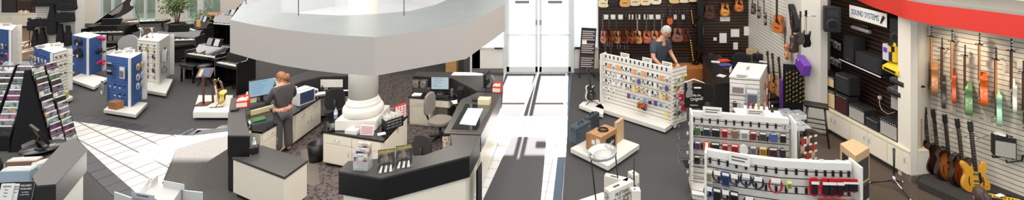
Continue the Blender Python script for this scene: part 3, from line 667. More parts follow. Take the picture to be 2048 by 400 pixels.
# office chairs
def chair(label, loc, rz, c, armrests=False, s=1.0):
    t = thing('office_chair', label, 'chair', loc, rz); m = mat(c, .8, noise=.2, scale=60, bump=.2)
    MB().prism([(.24*s*math.copysign(abs(math.cos(a))**.7, math.cos(a)), .23*s*math.copysign(abs(math.sin(a))**.7, math.sin(a))) for a in [2*PI*i/28 for i in range(28)]], .42*s, .49*s).build('seat', m, t, .02)
    bk = [(x*s, z*s) for x, z in ((-.15, .58), (.15, .58), (.2, .66), (.2, .86), (.16, .98), (.06, 1.02), (-.06, 1.02), (-.16, .98), (-.2, .86), (-.2, .66))]
    MB().prismy(bk, .22*s, .28*s).build('backrest', m, t, .02)
    MB().tube([(0, .05, .42*s), (0, .27*s, .42*s), (0, .31*s, .5*s), (0, .3*s, .8*s)], .022, 8).build('back_bar', BLK, t)
    MB().lathe([(.05, .1), (.028, .13), (.028, .3), (.022, .3), (.022, .42*s)], 14).build('gas_lift', BLK, t)
    for k in range(5):
        a = 2*PI*k/5+.3; c_, s_ = math.cos(a), math.sin(a)
        L = MB().tube([(0, 0, .13), (.2*c_, .2*s_, .1), (.29*c_, .29*s_, .075)], [.03, .024, .018], 6).build('base_leg', BLK, t)
        MB().lathe([(.028, -.02), (.03, 0), (.028, .02)], 12, (.29*c_, .29*s_, .03), 'x').build('caster', BLK, L)
    if armrests:
        for q in (-1, 1): MB().tube([(q*.2, 0, .43), (q*.3, 0, .47), (q*.3, .0, .62), (q*.3, -.12, .66), (q*.3, .14, .66)], .02, 6).build('armrest', BLK, t)
    return t
chair('grey fabric office chair facing the far computer desk', P(880, 284), math.radians(72), (136, 128, 122), s=.98)
chair('dark office chair with its back against the front counter', P(858, 362), math.radians(165), (58, 52, 52), True, .9)
chair('dark office chair in shadow between the printers and the column', P(672, 262), math.radians(200), (34, 32, 34), False, 1.0)
# clear floor mat beside the corner desk, bin
single(MB().prism(inset(poly([(600, 300), (632, 300), (640, 370), (625, 375), (610, 368)], .0), 0), .011, .016), 'chair_mat', mat((120, 112, 106), .25), 'pale plastic floor mat beside the corner desk', 'mat')
t = thing('waste_bin', 'black round waste bin beside the pedestal cabinet', 'bin', P(634, 322)+Vector((-.02, 0, 0)))
MB().lathe([(.12, 0), (.15, .34), (.14, .34), (.11, .015), (.001, .015)], 24).build('bin_body', BLK, t)
# ================================================================== gondolas: generic builder
ORD = ['first', 'second', 'third', 'fourth', 'fifth', 'sixth', 'seventh', 'eighth', 'ninth', 'tenth', 'eleventh', 'twelfth', 'thirteenth', 'fourteenth', 'fifteenth', 'sixteenth']
def vpanel(t, a, b, z0, z1, th, m, name, bev=0, z1b=None):
    """vertical panel from a to b in the thing's local frame (thickness away from the viewer side)"""
    d = (b-a); d.z = 0; d.normalize(); n = Vector((-d.y, d.x, 0))*th
    mb = MB(); a = a.copy(); b = b.copy(); a.z = b.z = 0; z1b = z1 if z1b is None else z1b
    vs = [(*a.xy, z0), (*b.xy, z0), (*(b+n).xy, z0), (*(a+n).xy, z0), (*a.xy, z1), (*b.xy, z1b), (*(b+n).xy, z1b), (*(a+n).xy, z1)]
    mb.add(vs, [(0, 3, 2, 1), (4, 5, 6, 7), (0, 1, 5, 4), (1, 2, 6, 5), (2, 3, 7, 6), (3, 0, 4, 7)])
    return mb.build(name, m, t, bev)
PC = {}
def pack_mesh(kind, c, w, h, d=.012):
    """mesh of a carded accessory hanging from a hook; origin at the hole, hanging down, front towards -y"""
    k = (kind, tuple(c), round(w, 3), round(h, 3), d)
    if k in PC: return PC[k]
    parts = []
    m = mat(c, .45, noise=.18, scale=25)
    if kind == 'round':
        mb = MB(); mb.prismy([(-.022, 0), (.022, 0), (.022, -.03), (-.022, -.03)], 0, .003); mb.lathe([(w*.5, 0), (w*.5, d)], 18, (0, d*.5, -.03-w*.5), 'y')
        parts.append(('packet', mb, m)); mb = MB(); mb.lathe([(w*.26, 0), (w*.26, .002)], 14, (0, -d*.5, -.03-w*.5), 'y'); parts.append(('printed_disc', mb, mat(tuple(min(255, 90+v//3) for v in c) if sum(c) < 380 else (70, 74, 92), .5)))
    elif kind == 'pouch':
        mb = MB(); q = smoothline([(-w*.16, 0), (w*.16, 0), (w*.46, -h*.22), (w*.5, -h*.6), (w*.42, -h*.94), (0, -h), (-w*.42, -h*.94), (-w*.5, -h*.6), (-w*.46, -h*.22)], 2, True)
        mb.prismy(q, -d, d); parts.append(('packet', mb, m)); mb = MB(); mb.box(-w*.3, w*.3, -d-.002, -d, -h*.16, -h*.06); parts.append(('header_card', mb, PAPER))
    elif kind == 'loop':
        mb = MB(); r = w*.42
        for j in range(3): mb.tube([(r*math.cos(a)*(1-.08*j), .006*j, -r*1.25+r*1.15*math.sin(a)) for a in [2*PI*i/16+PI/2 for i in range(17)]], .008, 5)
        parts.append(('coil', mb, m)); mb = MB(); mb.box(-w*.28, w*.28, -.01, -.007, -h*.3, -h*.02); parts.append(('header_card', mb, PAPER))
    else:
        mb = MB(); mb.box(-w/2, w/2, -d/2, d/2, -h, 0); parts.append(('packet', mb, m))
        if kind == 'card':
            mb = MB(); mb.box(-w*.36, w*.36, -d/2-.01, -d/2, -h*.86, -h*.34); parts.append(('blister', mb, mat(tuple(int(v*.6) for v in c), .25)))
            mb = MB(); mb.box(-w*.42, w*.42, -d/2-.002, -d/2, -h*.26, -h*.08); parts.append(('title_strip', mb, PAPER))
    PC[k] = parts
    return parts
PROTO = {}
def put_pack(key, loc, rz, label, cat, group, name='hanging_packet'):
    if key not in PROTO:
        parts = pack_mesh(*key); r = thing(name, label, cat, loc, rz, group)
        for nm, mb, m in parts: mb.build(nm, m, r)
        PROTO[key] = r; return r
    s = PROTO[key]; r = s.copy(); COL.objects.link(r); r.name = name; r.location = loc; r.rotation_euler = (0, 0, rz); r['label'] = label; r['category'] = cat; r['group'] = group
    for ch in list(s.children):
        c = ch.copy(); COL.objects.link(c); c.parent = r
    return r
class Face:
    """a vertical slatwall face between two floor points (world)"""
    def __init__(s, a, b): s.a = a.copy(); s.b = b.copy(); s.a.z = s.b.z = 0; d = s.b-s.a; s.L = d.length; s.d = d.normalized(); s.n = Vector((s.d.y, -s.d.x, 0)); s.rz = math.atan2(s.d.y, s.d.x)
    def at(s, u, z, off=0): p = s.a+s.d*(u*s.L)+s.n*off; return Vector((p.x, p.y, z))
def hooks(t, face, cells, reach=.14, name='hook'):
    """wire pegs on a face; one mesh object per peg, with a price tag"""
    for (u, z) in cells:
        p = face.at(u, z)-t.location; q = face.at(u, z, reach)-t.location
        mb = MB(); mb.tube([p, q], .004, 4); v = face.d*.022
        mb.add([(p-v)+face.n*.004+Vector((0, 0, -.02)), (p+v)+face.n*.004+Vector((0, 0, -.02)), (p+v)+face.n*.004+Vector((0, 0, .02)), (p-v)+face.n*.004+Vector((0, 0, .02))], [(0, 1, 2, 3)])
        if reach < .05:
            mb = MB(); v2 = face.d*.014; o_ = face.n*.018; up = Vector((0, 0, .036)); c_ = p+face.n*.001
            mb.add([c_-v2-up, c_+v2-up, c_+v2+up, c_-v2+up, c_-v2-up+o_, c_+v2-up+o_, c_+v2+up+o_, c_-v2+up+o_], [(0, 3, 2, 1), (4, 5, 6, 7), (0, 1, 5, 4), (1, 2, 6, 5), (2, 3, 7, 6), (3, 0, 4, 7)])
            mb.build(name, BLK, t); continue
        h = mb.build(name, BLK, t)
        tg = MB(); q2 = q+face.n*.002; v = face.d*.03
        tg.add([q2-v-Vector((0, 0, .018)), q2+v-Vector((0, 0, .018)), q2+v+Vector((0, 0, .014)), q2-v+Vector((0, 0, .014))], [(0, 1, 2, 3)]); tg.build('price_tag', PAPER, h)
def sign_card(t, p, rz, w=.2, h=.09, txt=True, name='sign_card'):
    mb = MB(); mb.M = Matrix.Translation(p) @ Matrix.Rotation(rz, 4, 'Z'); mb.box(-w/2, w/2, -.003, .003, 0, h); o = mb.build(name, WHT, t)
    if txt:
        g = MB(); g.M = mb.M
        for k in range(2): g.box(-w*.38, w*.38*(1-.3*k), -.0045, -.003, h*(.6-.28*k), h*(.72-.28*k))
        g.build('print_lines', mat((90, 90, 92), .6), o)
def gondola(label, a, bq, c, htop, facem, rightm, plinth, whitefin=True, plh=.13):
    """A-B is the face towards the viewer, B-C the face to the right; plinth = floor outline (px)"""
    A_, B_, C_ = P(*a), P(*bq), P(*c); D_ = A_+(C_-B_)
    t = thing('display_gondola', label, 'gondola', (A_+B_+C_+D_)/4)
    pl = [tuple(P(x, y, plh))[:2] for x, y in plinth]
    mbl(t).prism(pl, .05, plh).build('plinth', WHG, t, .006)
    mbl(t).prism(inset(pl, .05), 0, .05).build('plinth_base', BLKM, t)
    quad = [tuple(v)[:2] for v in (A_, B_, C_, D_)]
    mbl(t).prism(inset(quad, .012), plh, htop).build('core', WHG, t)
    L = t.location
    vpanel(t, A_-L, B_-L, plh, htop-.004, .012, facem, 'slat_panel')
    vpanel(t, B_-L, C_-L, plh, htop-.004, .012, rightm, 'slat_panel')
    if whitefin:
        f = Face(A_, B_); g = Face(B_, C_)
        vpanel(t, B_-L+f.n*.05, B_-L+f.n*.0, plh, htop, .02, WHG, 'fin_panel')
        e = C_-L; vpanel(t, e+g.n*.0, e+g.n*.1, plh, htop, .02, WHG, 'fin_panel')
    return t, Face(A_, B_), Face(B_, C_)
WP = (232, 232, 230)
def z_of(yb, yt): return (yb-yt)*CH/(yb-HY)
def fill(face, us, zs, chooser, where, group, t=None, reach=.1, cat='packet', jitter=.008, skip=()):
    for r, z in enumerate(zs):
        for k, u in enumerate(us):
            if (r, k) in skip: continue
            ch = chooser(r, k)
            if ch is None: continue
            key, desc = ch
            p = face.at(u+random.uniform(-1, 1)*jitter/face.L, z-.02, reach*.75)
            put_pack(key, p, face.rz+random.uniform(-.06, .06), '%s, %s row, %s from left, on %s' % (desc, ORD[r], ORD[k], where), cat, group)
# --- G2: blue and white accessory gondola
ht2 = z_of(183, 93)
t, f1, f2 = gondola('four-sided gondola with blue front full of white carded packets behind the book rack', (68, 183), (106, 201), (136, 190), ht2, BLUE, SLATW, [(60, 192), (104, 214), (146, 193), (100, 172)])
cells = [(u, z) for z in (1.05, .85, .65) for u in (.15, .38, .61, .86)]; hooks(t, f1, cells)
fill(f1, (.1, .28, .46, .64, .82), (1.05, .88, .71, .54, .37), lambda r, k: (('card', WP, .085, .13), 'white carded packet') if (r+k) % 3 else (('card', (176, 186, 200), .085, .13), 'bluish clear packet'), 'blue face behind rack', 'white packets on the blue gondola')
hooks(t, f2, [(u, z) for z in (1.08, .85, .62) for u in (.2, .5, .8)], .2)
for i, (dx, dy, r) in enumerate(((-.14, -.1, .1), (.12, .08, .3), (.0, .1, 1.1), (-.03, .13, 1.5))): sign_card(t, Vector((dx, dy, ht2)), r, .22, .1)
for i in range(2):
    cb('guitar_string_pack', ('yellow string packs standing on the plinth of the blue gondola, back stack', 'yellow string packs standing on the plinth of the blue gondola, front stack')[i], 'packs', P(126-i*5, 196+i*3, .13), .7, (.2, .1, .16-i*.02), picture((210, 190, 90), (170, 160, 120), 30, i), .004)
# --- G1 at the left edge
ht1 = z_of(170, 63)
t, f1, f2 = gondola('blue gondola at the left edge of the frame with a tall white end panel', (-22, 158), (23, 166), (34, 150), ht1, BLUE, SLATW, [(-30, 168), (24, 178), (46, 152), (-6, 146)])
fill(f1, (.35, .55, .75, .93), (1.15, .9, .66), lambda r, k: (('card', [(200, 70, 60), (90, 110, 170), (220, 220, 220), (60, 60, 70)][(r+k) % 4], .09, .15), ['red', 'blue', 'white', 'black'][(r+k) % 4]+' carded packet'), 'left-edge blue gondola', 'packets on the left-edge gondola')
for k in range(5):
    put_pack(('plain', (214, 216, 220), .05, .07, .01), f2.at(.95, ht1-.15-k*.2, .04), f2.rz, 'small clear packet on the white end of the left-edge gondola, %s down' % ORD[k], 'packet', 'clear packets on the left-edge end panel')
for dx in (-.2, .1): sign_card(t, Vector((dx, 0, ht1)), .1, .25, .1)
# --- G3 bags and pink bows
ht3 = z_of(150, 70)
t, f1, f2 = gondola('blue and white gondola with black bags and pink bows', (144, 150), (178, 160), (204, 150), ht3, BLUE, BLUE, [(138, 157), (188, 174), (216, 156), (168, 144)])
BAGM = mat((24, 24, 28), .75, noise=.3)
def bow(label, p, rz, s=.1, c=(206, 40, 96)):
    t = thing('ribbon_bow', label, 'bow', p, rz); m = mat(c, .35)
    for i in range(9):
        a = random.uniform(0, 2*PI); b_ = random.uniform(-.6, .9); v = Vector((math.cos(a)*.8, math.sin(a)*.5-.3, b_)).normalized()*s
        MB().tube([(0, 0, 0), v*.6+Vector((0, 0, .03)), v, v*.7-Vector((0, 0, .03)), (0, 0, 0)], [.008, .02, .024, .018, .006], 6).build('loop', m, t)
    MB().box(-.02, .02, -s, -s+.004, -.16, -.04).build('gift_tag', PAPER, t)
bow('magenta ribbon bow at the top of the gondola with bags', f2.at(.5, 1.12, .13), f2.rz, .12)
bow('magenta ribbon bow near the bottom of the gondola with bags', f2.at(.5, .42, .13), f2.rz, .12)
bow('black ribbon bow between the two magenta bows', f2.at(.5, .77, .13), f2.rz, .11, (30, 30, 44))
def hatbag(label, p, rz, w, h, d=.1, m=None, name='small_bag', cat='bag'):
    t = thing(name, label, cat, p, rz); q = smoothline([(-w*.5, 0), (-w*.45, h*.6), (-w*.2, h*.95), (w*.15, h), (w*.45, h*.6), (w*.5, 0)], 4) 
    MB().prismy(q, -d, 0).build('bag_body', m or BAGM, t, .02); MB().tube([(-w*.15, -d*.5, h*.9), (-w*.1, -d*.5, h*1.2), (w*.1, -d*.5, h*1.2), (w*.15, -d*.5, h*.9)], .008, 6).build('handle', BLK, t)
    MB().box(w*.1, w*.35, -d-.004, -d, h*.1, h*.4).build('swing_tag', PAPER, t); return t
hatbag('black pouch bag with white tag at the top of the blue face beside the bows', f1.at(.5, .98, .0), f1.rz, .32, .2)
hatbag('wide black pouch bag in the middle of the blue face beside the bows', f1.at(.5, .62, .0), f1.rz, .4, .24)
# --- G4 blue gondola in front
ht4 = z_of(218, 112)
t, f1, f2 = gondola('blue gondola with cardboard box and drumstick bags on its plinth', (214, 215), (262, 225), (284, 209), ht4, BLUE, BLUE, [(207, 219), (272, 229), (295, 205), (232, 199)])
cb('cardboard_carton', 'small brown cardboard carton on the plinth of the blue gondola', 'box', P(240, 213, .13)+Vector((0, -.1, 0)), f1.rz, (.3, .16, .17), mat((150, 104, 66), .75), .004)
for r, (z, w, h, c, ds, u) in enumerate(((1.12, .2, .12, (70, 74, 70), 'grey-green wallet packet', .28), (.93, .2, .12, (40, 42, 46), 'black wallet packet', .28), (1.05, .18, .28, (206, 206, 204), 'tall clear packet of white cable', .8))):
    put_pack(('card', c, w, h), f1.at(u, z+.05, .08), f1.rz, ds+' on the blue gondola with the carton', 'packet', 'packets on the blue gondola face')
hatbag('clear-fronted black pouch hanging low at the left of the carton', f1.at(.02, .36, .08), f1.rz, .2, .28, .06, mat((120, 120, 116), .3))
hooks(t, f1, [(u, .6) for u in (.35, .55, .75)]+[(u, .4) for u in (.55, .75)], .1)
fill(f2, (.3, .7), (1.15, .9, .68), lambda r, k: (('loop', [(200, 170, 90), (190, 192, 196)][(r > 0)], .16, .2), ['coiled brass-coloured strap', 'coiled chrome strap'][(r > 0)]), 'blue face beside carton', 'coiled straps on the blue gondola')
for dx, dy in ((-.1, -.05), (.08, .05)): sign_card(t, Vector((dx, dy, ht4)), .5, .2, .1)
single(MB().box(-.1, .1, -.08, .08, 0, .06).box(-.07, .07, -.06, .06, .06, .12), 'instrument_box', mat((200, 204, 208), .35), 'small clear plastic box on top of the blue gondola with the carton', 'box', Vector((t.location.x, t.location.y+.1, ht4)), .2)
# --- G5 white gondola
ht5 = z_of(180, 84)
t, f1, f2 = gondola('white slatted gondola with brass mouthpieces and hanging straps', (275, 172), (318, 178), (340, 158), ht5, SLATW, WHG, [(268, 176), (332, 187), (346, 158), (285, 152)])
hooks(t, f1, [(u, z) for z in (1.18, 1.0, .82, .64, .46, .3) for u in (.2, .5, .8)], .08)
fill(f1, (.2, .5, .8), (1.18, .98, .8, .6, .42), lambda r, k: (('pouch', [(60, 56, 54), (176, 140, 70), (206, 200, 190), (120, 30, 36)][(r*2+k) % 4], .06, .12, .008), ['black', 'brass-coloured', 'white', 'dark red'][(r*2+k) % 4]+' small accessory'), 'white slatted gondola', 'small accessories on the white gondola', reach=.06)
hatbag('silver-grey soft bag hanging on the right side of the white gondola', f2.at(.2, .72, .02), f2.rz, .18, .32, .12, mat((170, 172, 176), .5))
hatbag('small grey bag hanging low on the right side of the white gondola', f2.at(.2, .38, .02), f2.rz, .12, .16, .1, mat((110, 120, 134), .5))
BRASS = mat((196, 150, 70), .22, 1.0)
for i, (dx, m_, lb) in enumerate(((-.3, CHR, 'silver horn bell standing at the left on top of the white gondola'), (-.12, mat((130, 84, 60), .3, .8), 'copper-coloured horn bell standing mid-top of the white gondola'), (.02, CHR, 'silver horn bell standing at the right on top of the white gondola'))):
    h = thing('brass_horn', lb, 'horn', Vector((t.location.x+dx, t.location.y-.1, ht5)), i)
    MB().lathe([(.05, 0), (.045, .01), (.012, .03), (.012, .16), (.02, .22), (.06, .28)], 18).build('bell', m_, h)
    MB().tube([(0, 0, .1), (.06, 0, .12), (.07, 0, .2), (.03, 0, .24)], .01, 6).build('tubing', m_, h)
# ================================================================== far left: cabinets, bag wall, stand
ca, cbb = P(-60, 56), P(74, 56)
t = thing('wall_cabinet', 'long low cream cabinet run under the framed pictures at the far left', 'cabinet', ca)
Lc = cbb.x-ca.x; hc = z_of(56, 27)
MB().box(0, Lc, 0, .38, .08, hc-.04).build('body', CREAM, t); MB().box(0, Lc, .03, .38, 0, .08).build('toe_kick', BLK, t); MB().box(-.01, Lc+.01, -.03, .39, hc-.04, hc).build('countertop', WHG, t)
cabinet_front(t, Vector((.02, -.0, 0)), Vector((Lc-.02, 0, 0)), .1, hc-.06, 5)
def wframe(label, p, w, h, mf, mi):
    t = thing('picture_frame', label, 'frame', p); MB().box(-w/2, w/2, 0, .08, 0, h).build('frame', mf, t, .01); MB().box(-w/2+.08, w/2-.08, -.004, 0, .08, h-.06).build('panel', mi, t)
    return t
wframe('black-framed dark panel on the far-left cabinet', Vector((P(15, 26, hc).x, ca.y+.2, hc)), .75, .7, BLK, mat((26, 24, 26), .2))
wframe('wooden-framed panel with dark top and lit base on the far-left cabinet', Vector((P(47, 26, hc).x, ca.y+.2, hc)), .8, .6, wood((120, 60, 36), (84, 40, 26)), mat((40, 22, 20), .2))
for i in range(5): cb('trinket_box', 'small gold and white trinket before the wooden frame, %s from the left' % ORD[i], 'trinket', Vector((P(37+i*4.6, 26.5, hc).x, ca.y+.08, hc)), .2*i, (.07, .05, .1+.03*(i % 2)), [mat((220, 190, 120), .4), WHT][i % 2])
def pot_plant(label, p, sc, n, leaf=(70, 104, 48), leaf2=(140, 170, 96), pot=(30, 30, 32), potr=.2, poth=.3, ls=.07):
    t = thing('potted_plant', label, 'plant', p)
    MB().lathe([(potr*.75, 0), (potr, poth), (potr*.9, poth), (potr*.7, .03), (.001, .03)], 20).build('pot', mat(pot, .5), t)
    st = MB()
    ends = []
    for i in range(14):
        a = 2.4*i; r = sc*random.uniform(.2, .5); e = Vector((r*math.cos(a), r*math.sin(a), poth+sc*random.uniform(.6, 1.3))); st.tube([(0, 0, poth*.6), (e.x*.3, e.y*.3, poth+sc*.4), e], [.012, .008, .004], 5); ends.append(e)
    st.build('stems', mat((96, 80, 56), .8), t)
    lf_ = MB(); rnd = random.Random(int(p.x*100))
    for i in range(n):
        e = rnd.choice(ends); q = e.lerp(Vector((0, 0, poth+sc*.3)), rnd.random()**1.5*.8)+Vector((rnd.gauss(0, sc*.16), rnd.gauss(0, sc*.16), rnd.gauss(0, sc*.12)))
        if q.z < poth*.8: q.z = poth
        d = Vector((rnd.gauss(0, 1), rnd.gauss(0, 1), rnd.gauss(-.3, .6))).normalized(); s_ = d.cross(Vector((rnd.random(), rnd.random(), 1))).normalized(); L = ls*rnd.uniform(.7, 1.4)
        lf_.add([q, q+d*L*.5+s_*L*.25+Vector((0, 0, .01)), q+d*L, q+d*L*.5-s_*L*.25+Vector((0, 0, .01))], [(0, 1, 2, 3)])
    m = picture(leaf, leaf2, 5, 2); lf_.build('leaves', m, t); return t
pot_plant('dark vase of yellow flowers at the right end of the far-left cabinet', Vector((P(67, 27, hc).x, ca.y+.2, hc)), .3, 160, (200, 160, 40), (236, 210, 90), potr=.16, poth=.3)
# slat wall of gig bags
ya = 100; a, b_ = P(76, ya), P(152, ya-1)
t = thing('gig_bag_display', 'freestanding pale slatted display wall hung with black instrument bags', 'display wall', a)
Lb = (b_-a).length; rzb = math.atan2(b_.y-a.y, b_.x-a.x); t.rotation_euler = (0, 0, rzb); hb = 2.4
B(0, Lb, 0, .25, .12, hb).build('slat_panel', SLATW, t); B(-.1, Lb+.1, -.15, .4, 0, .12).build('base', WHG, t, .01); B(-.03, 0, -.05, .3, .12, hb).build('end_panel', WHG, t); B(Lb, Lb+.03, -.05, .3, .12, hb).build('end_panel', WHG, t)
def gbag(label, px, py0, py1, w, kind='tall', d=.12):
    s_ = (ya-HY)/CH; p = P(px, ya); z0 = (ya-py1)/s_; z1 = (ya-py0)/s_; h = z1-z0; loc = Vector((p.x, p.y-.07-d/2, z0))
    g = thing('instrument_bag', label, 'instrument bag', loc, rzb, 'black instrument bags on the pale display wall')
    if kind == 'tall': q = smoothline([(-w*.3, 0), (w*.3, 0), (w*.5, h*.12), (w*.46, h*.4), (w*.34, h*.62), (w*.2, h*.78), (w*.16, h), (-w*.16, h), (-w*.2, h*.78), (-w*.34, h*.62), (-w*.46, h*.4), (-w*.5, h*.12)], 3, True)
    else: q = smoothline([(-w*.47, 0), (w*.47, 0), (w*.5, h*.5), (w*.44, h*.95), (0, h), (-w*.44, h*.95), (-w*.5, h*.5)], 3, True)
    MB().prismy(q, -d/2, d/2).build('bag_body', BAGM, g, .015)
    MB().tube([(-w*.12, -d/2, h*.95), (-w*.1, -d/2-.01, h*1.0+.05), (w*.1, -d/2-.01, h*1.0+.05), (w*.12, -d/2, h*.95)], .01, 6).build('handle', BLK, g)
    MB().tube([(-w*.4, -d/2-.004, h*.5), (w*.4, -d/2-.004, h*.5)], .005, 5).build('zip', mat((80, 80, 84), .4, .6), g)
    return g
gbag('wide black case bag at the top left of the display wall', 96, -6, 11, .8, 'wide')
gbag('wide black case bag at the top right of the display wall', 141, -4, 19, .62, 'wide')
gbag('long black gig bag hanging in the middle of the display wall', 113, 4, 67, .34)
gbag('black keyboard bag with a shoulder handle at middle left of the display wall', 89, 36, 51, .62, 'wide')
gbag('square black bag at middle right of the display wall', 138, 24, 42, .58, 'wide')
gbag('slim black violin bag at bottom left of the display wall', 79, 58, 92, .2)
gbag('slim black bag beside the violin bag at the lower left', 93, 54, 90, .24)
gbag('slim black bag at the lower right of the display wall, inner one', 129, 48, 88, .24)
gbag('slim black bag at the lower right of the display wall, outer one', 144, 50, 90, .22)
gbag('small square black pouch at the left edge of the display wall', 68, 41, 59, .2, 'wide', .08)
def tripod(label, p, h, rz=0, spread=.28, m=BLK, name='tripod_stand', top=True, r=.012, hub=.32):
    t = thing(name, label, 'stand', p, rz)
    MB().tube([(0, 0, .12), (0, 0, h)], r, 8).build('pole', m, t)
    for k in range(3):
        a = 2*PI*k/3; MB().tube([(0, 0, hub), (spread*math.cos(a), spread*math.sin(a), .012)], r*.9, 6).build('leg', m, t)
        MB().tube([(0, 0, hub*.4), (spread*.55*math.cos(a), spread*.55*math.sin(a), hub*.47)], r*.6, 5).build('brace', m, t)
    if top: MB().box(-.05, .05, -.01, .01, h-.01, h+.08).build('head_plate', m, t)
    return t
tripod('thin black tripod stand on the carpet left of the bag display wall', P(59, 97), 1.05, .4)
# ================================================================== pianos
PIA = mat((10, 10, 12), .08, coat=1, noise=.1); IVO = mat((240, 238, 230), .3, noise=.01)
def keys(t, x0, x1, y0, y1, z, m_=1):
    MB().box(x0, x1, y0, y1, z, z+.015).build('white_keys', IVO, t)
    k = MB(); n = 24; w = (x1-x0)/n
    for i in range(n):
        if i % 7 in (2, 6): continue
        k.box(x0+(i+.75)*w, x0+(i+1.2)*w, y0+(y1-y0)*.38, y1, z+.014, z+.026)
    k.build('black_keys', BLK, t, kind='stuff')
def grand(label, loc, rz, s=1.0, lid=True):
    t = thing('grand_piano', label, 'piano', loc, rz); t.scale = (s, s, s)
    out = smoothline([(-.74, .12), (-.74, 1.1), (-.6, 1.5), (-.3, 1.66), (.0, 1.5), (.2, 1.1), (.5, .8), (.72, .6), (.74, .12)], 5)
    MB().prism(out, .62, .92).build('case', PIA, t, .008); MB().box(-.74, .74, -.12, .12, .6, .72).build('keybed', PIA, t, .006)
    MB().box(-.74, -.66, -.12, .12, .72, .88).build('key_cheek', PIA, t, .006); MB().box(.66, .74, -.12, .12, .72, .88).build('key_cheek', PIA, t, .006)
    keys(t, -.66, .66, -.1, .06, .72); MB().box(-.66, .66, .08, .12, .73, .92).build('fallboard', PIA, t)
    MB().prism([(x*.94, y*.94+.03) for x, y in out], .9, .925).build('soundboard', mat((60, 46, 26), .5), t)
    if lid:
        mb = MB(); mb.M = Matrix.Translation((-.76, 0, .93)) @ Matrix.Rotation(math.radians(-38), 4, 'Y') @ Matrix.Translation((.76, 0, 0)); mb.prism([(x*1.01, y) for x, y in out if y > .45]+[(.7, .45), (-.74, .45)][::1], 0, .025).build('lid', PIA, t)
        MB().tube([(.6, .75, .92), (.28, .9, 1.62)], .012, 6).build('lid_prop', PIA, t)
    MB().prismx([(.2, .94), (.23, .94), (.3, 1.16), (.28, 1.17)], -.36, .36).build('music_desk', PIA, t, .01)
    for x, y in ((-.62, .1), (.62, .1), (-.25, 1.4)): L = MB().lathe([(.06, .62), (.045, .5), (.035, .1), (.045, .06)], 14, (x, y, 0)).build('leg', PIA, t); MB().lathe([(.03, -.015), (.03, .015)], 12, (x, y, .03), 'x').build('caster', BRASS, L)
    MB().box(-.12, .12, .15, .2, .12, .2).box(-.1, -.07, .16, .19, .2, .62).box(.07, .1, .16, .19, .2, .62).build('pedal_lyre', PIA, t)
    for x in (-.07, 0, .07): MB().box(x-.015, x+.015, .03, .15, .1, .115).build('pedal', BRASS, t)
    return t
def bench(label, loc, rz, w=.6, d=.32, h=.48, m=PIA, top=None):
    t = thing('piano_bench', label, 'bench', loc, rz); MB().box(-w/2, w/2, -d/2, d/2, h-.06, h).build('seat', top or mat((24, 24, 26), .5), t, .015)
    MB().box(-w/2+.03, w/2-.03, -d/2+.03, d/2-.03, h-.12, h-.06).build('frame', m, t)
    for x in (-1, 1):
        for y in (-1, 1): MB().box(x*(w/2-.05)-.02, x*(w/2-.05)+.02, y*(d/2-.05)-.02, y*(d/2-.05)+.02, 0, h-.1).build('leg', m, t)
    return t
def digital(label, loc, rz, w=1.35, hk=.7, hb=.95, book=True, lidded=False, s=1.0):
    t = thing('upright_piano', label, 'piano', loc, rz); t.scale = (s, s, s)
    MB().box(-w/2, -w/2+.05, -.25, .25, 0, hk+.1).build('side_panel', PIA, t, .006); MB().box(w/2-.05, w/2, -.25, .25, 0, hk+.1).build('side_panel', PIA, t, .006)
    MB().box(-w/2+.05, w/2-.05, .15, .2, .05, hk).build('back_panel', PIA, t)
    MB().box(-w/2+.05, w/2-.05, -.25, .25, hk-.08, hk).build('keybed', PIA, t, .005); keys(t, -w/2+.07, w/2-.07, -.22, -.07, hk)
    MB().prismx([(-.05, hk), (.25, hk), (.25, hb), (.12, hb)], -w/2+.05, w/2-.05).build('control_panel', PIA, t, .006)
    MB().prismx([(.1, hb), (.13, hb), (.22, hb+.2), (.2, hb+.2)], -.32, .32).build('music_rest', PIA, t)
    MB().box(-.14, .14, .0, .1, .05, .1).build('pedal_box', PIA, t)
    for x in (-.07, 0, .07): MB().box(x-.015, x+.015, -.07, .0, .05, .065).build('pedal', BRASS, t)
    if book:
        for q, sx in enumerate((-.17, .14)):
            mb = MB(); mb.M = Matrix.Translation((sx, .1, hb+.01)) @ Matrix.Rotation(-.35, 4, 'X'); mb.box(-.1, .1, -.01, 0, 0, .2).build('music_sheet', [mat((150, 152, 158), .5), mat((200, 200, 204), .5)][q], t)
    return t
g = P(212, 103); grand('black grand piano with raised lid by the left window', g, math.radians(6), .98)
bench('black padded bench in front of the grand piano', P(218, 112), math.radians(6), .75, .3, .5)
t = thing('keyboard_instrument', 'slim black stage piano with white keys right of the grand piano', 'keyboard', P(292, 88), math.radians(12))
MB().box(-.75, .75, -.16, .16, .8, .9).build('case', BLK, t, .01); keys(t, -.7, .7, -.15, 0, .9)
for x in (-.55, .55): MB().tube([(x, -.2, .01), (x, 0, .8)], .02, 6).build('leg', BLK, t); MB().tube([(x, .25, .01), (x, 0, .8)], .02, 6).build('leg', BLK, t)
bench('teal-topped bench in front of the slim stage piano', P(283, 104), math.radians(10), .6, .3, .5, BLK, mat((40, 76, 84), .5))
digital('black upright piano with a plaque in the middle behind the white gondola', P(352, 125), math.radians(8), 1.5, .78, 1.0, False)
MB and single(B(-.13, .13, 0, .01, 0, .17), 'name_plaque', mat((206, 190, 160), .5), 'beige plaque standing on top of the middle upright piano', 'plaque', P(350, 58, .0)*0+Vector((P(352, 125).x-.12, P(352, 125).y+.18, 1.0)), .1)
digital('dark upright piano with open music books left of the tall potted plant', P(398, 102), math.radians(-34), 1.2, .8, 1.05)
digital('black digital piano with long white keyboard in front of the bench and round stool', P(418, 158), math.radians(-20), 1.35, .74, .95)
digital('tall black piano with white lid edge by the wooden desk', P(455, 92), math.radians(-14), 1.5, .86, 1.15, True)
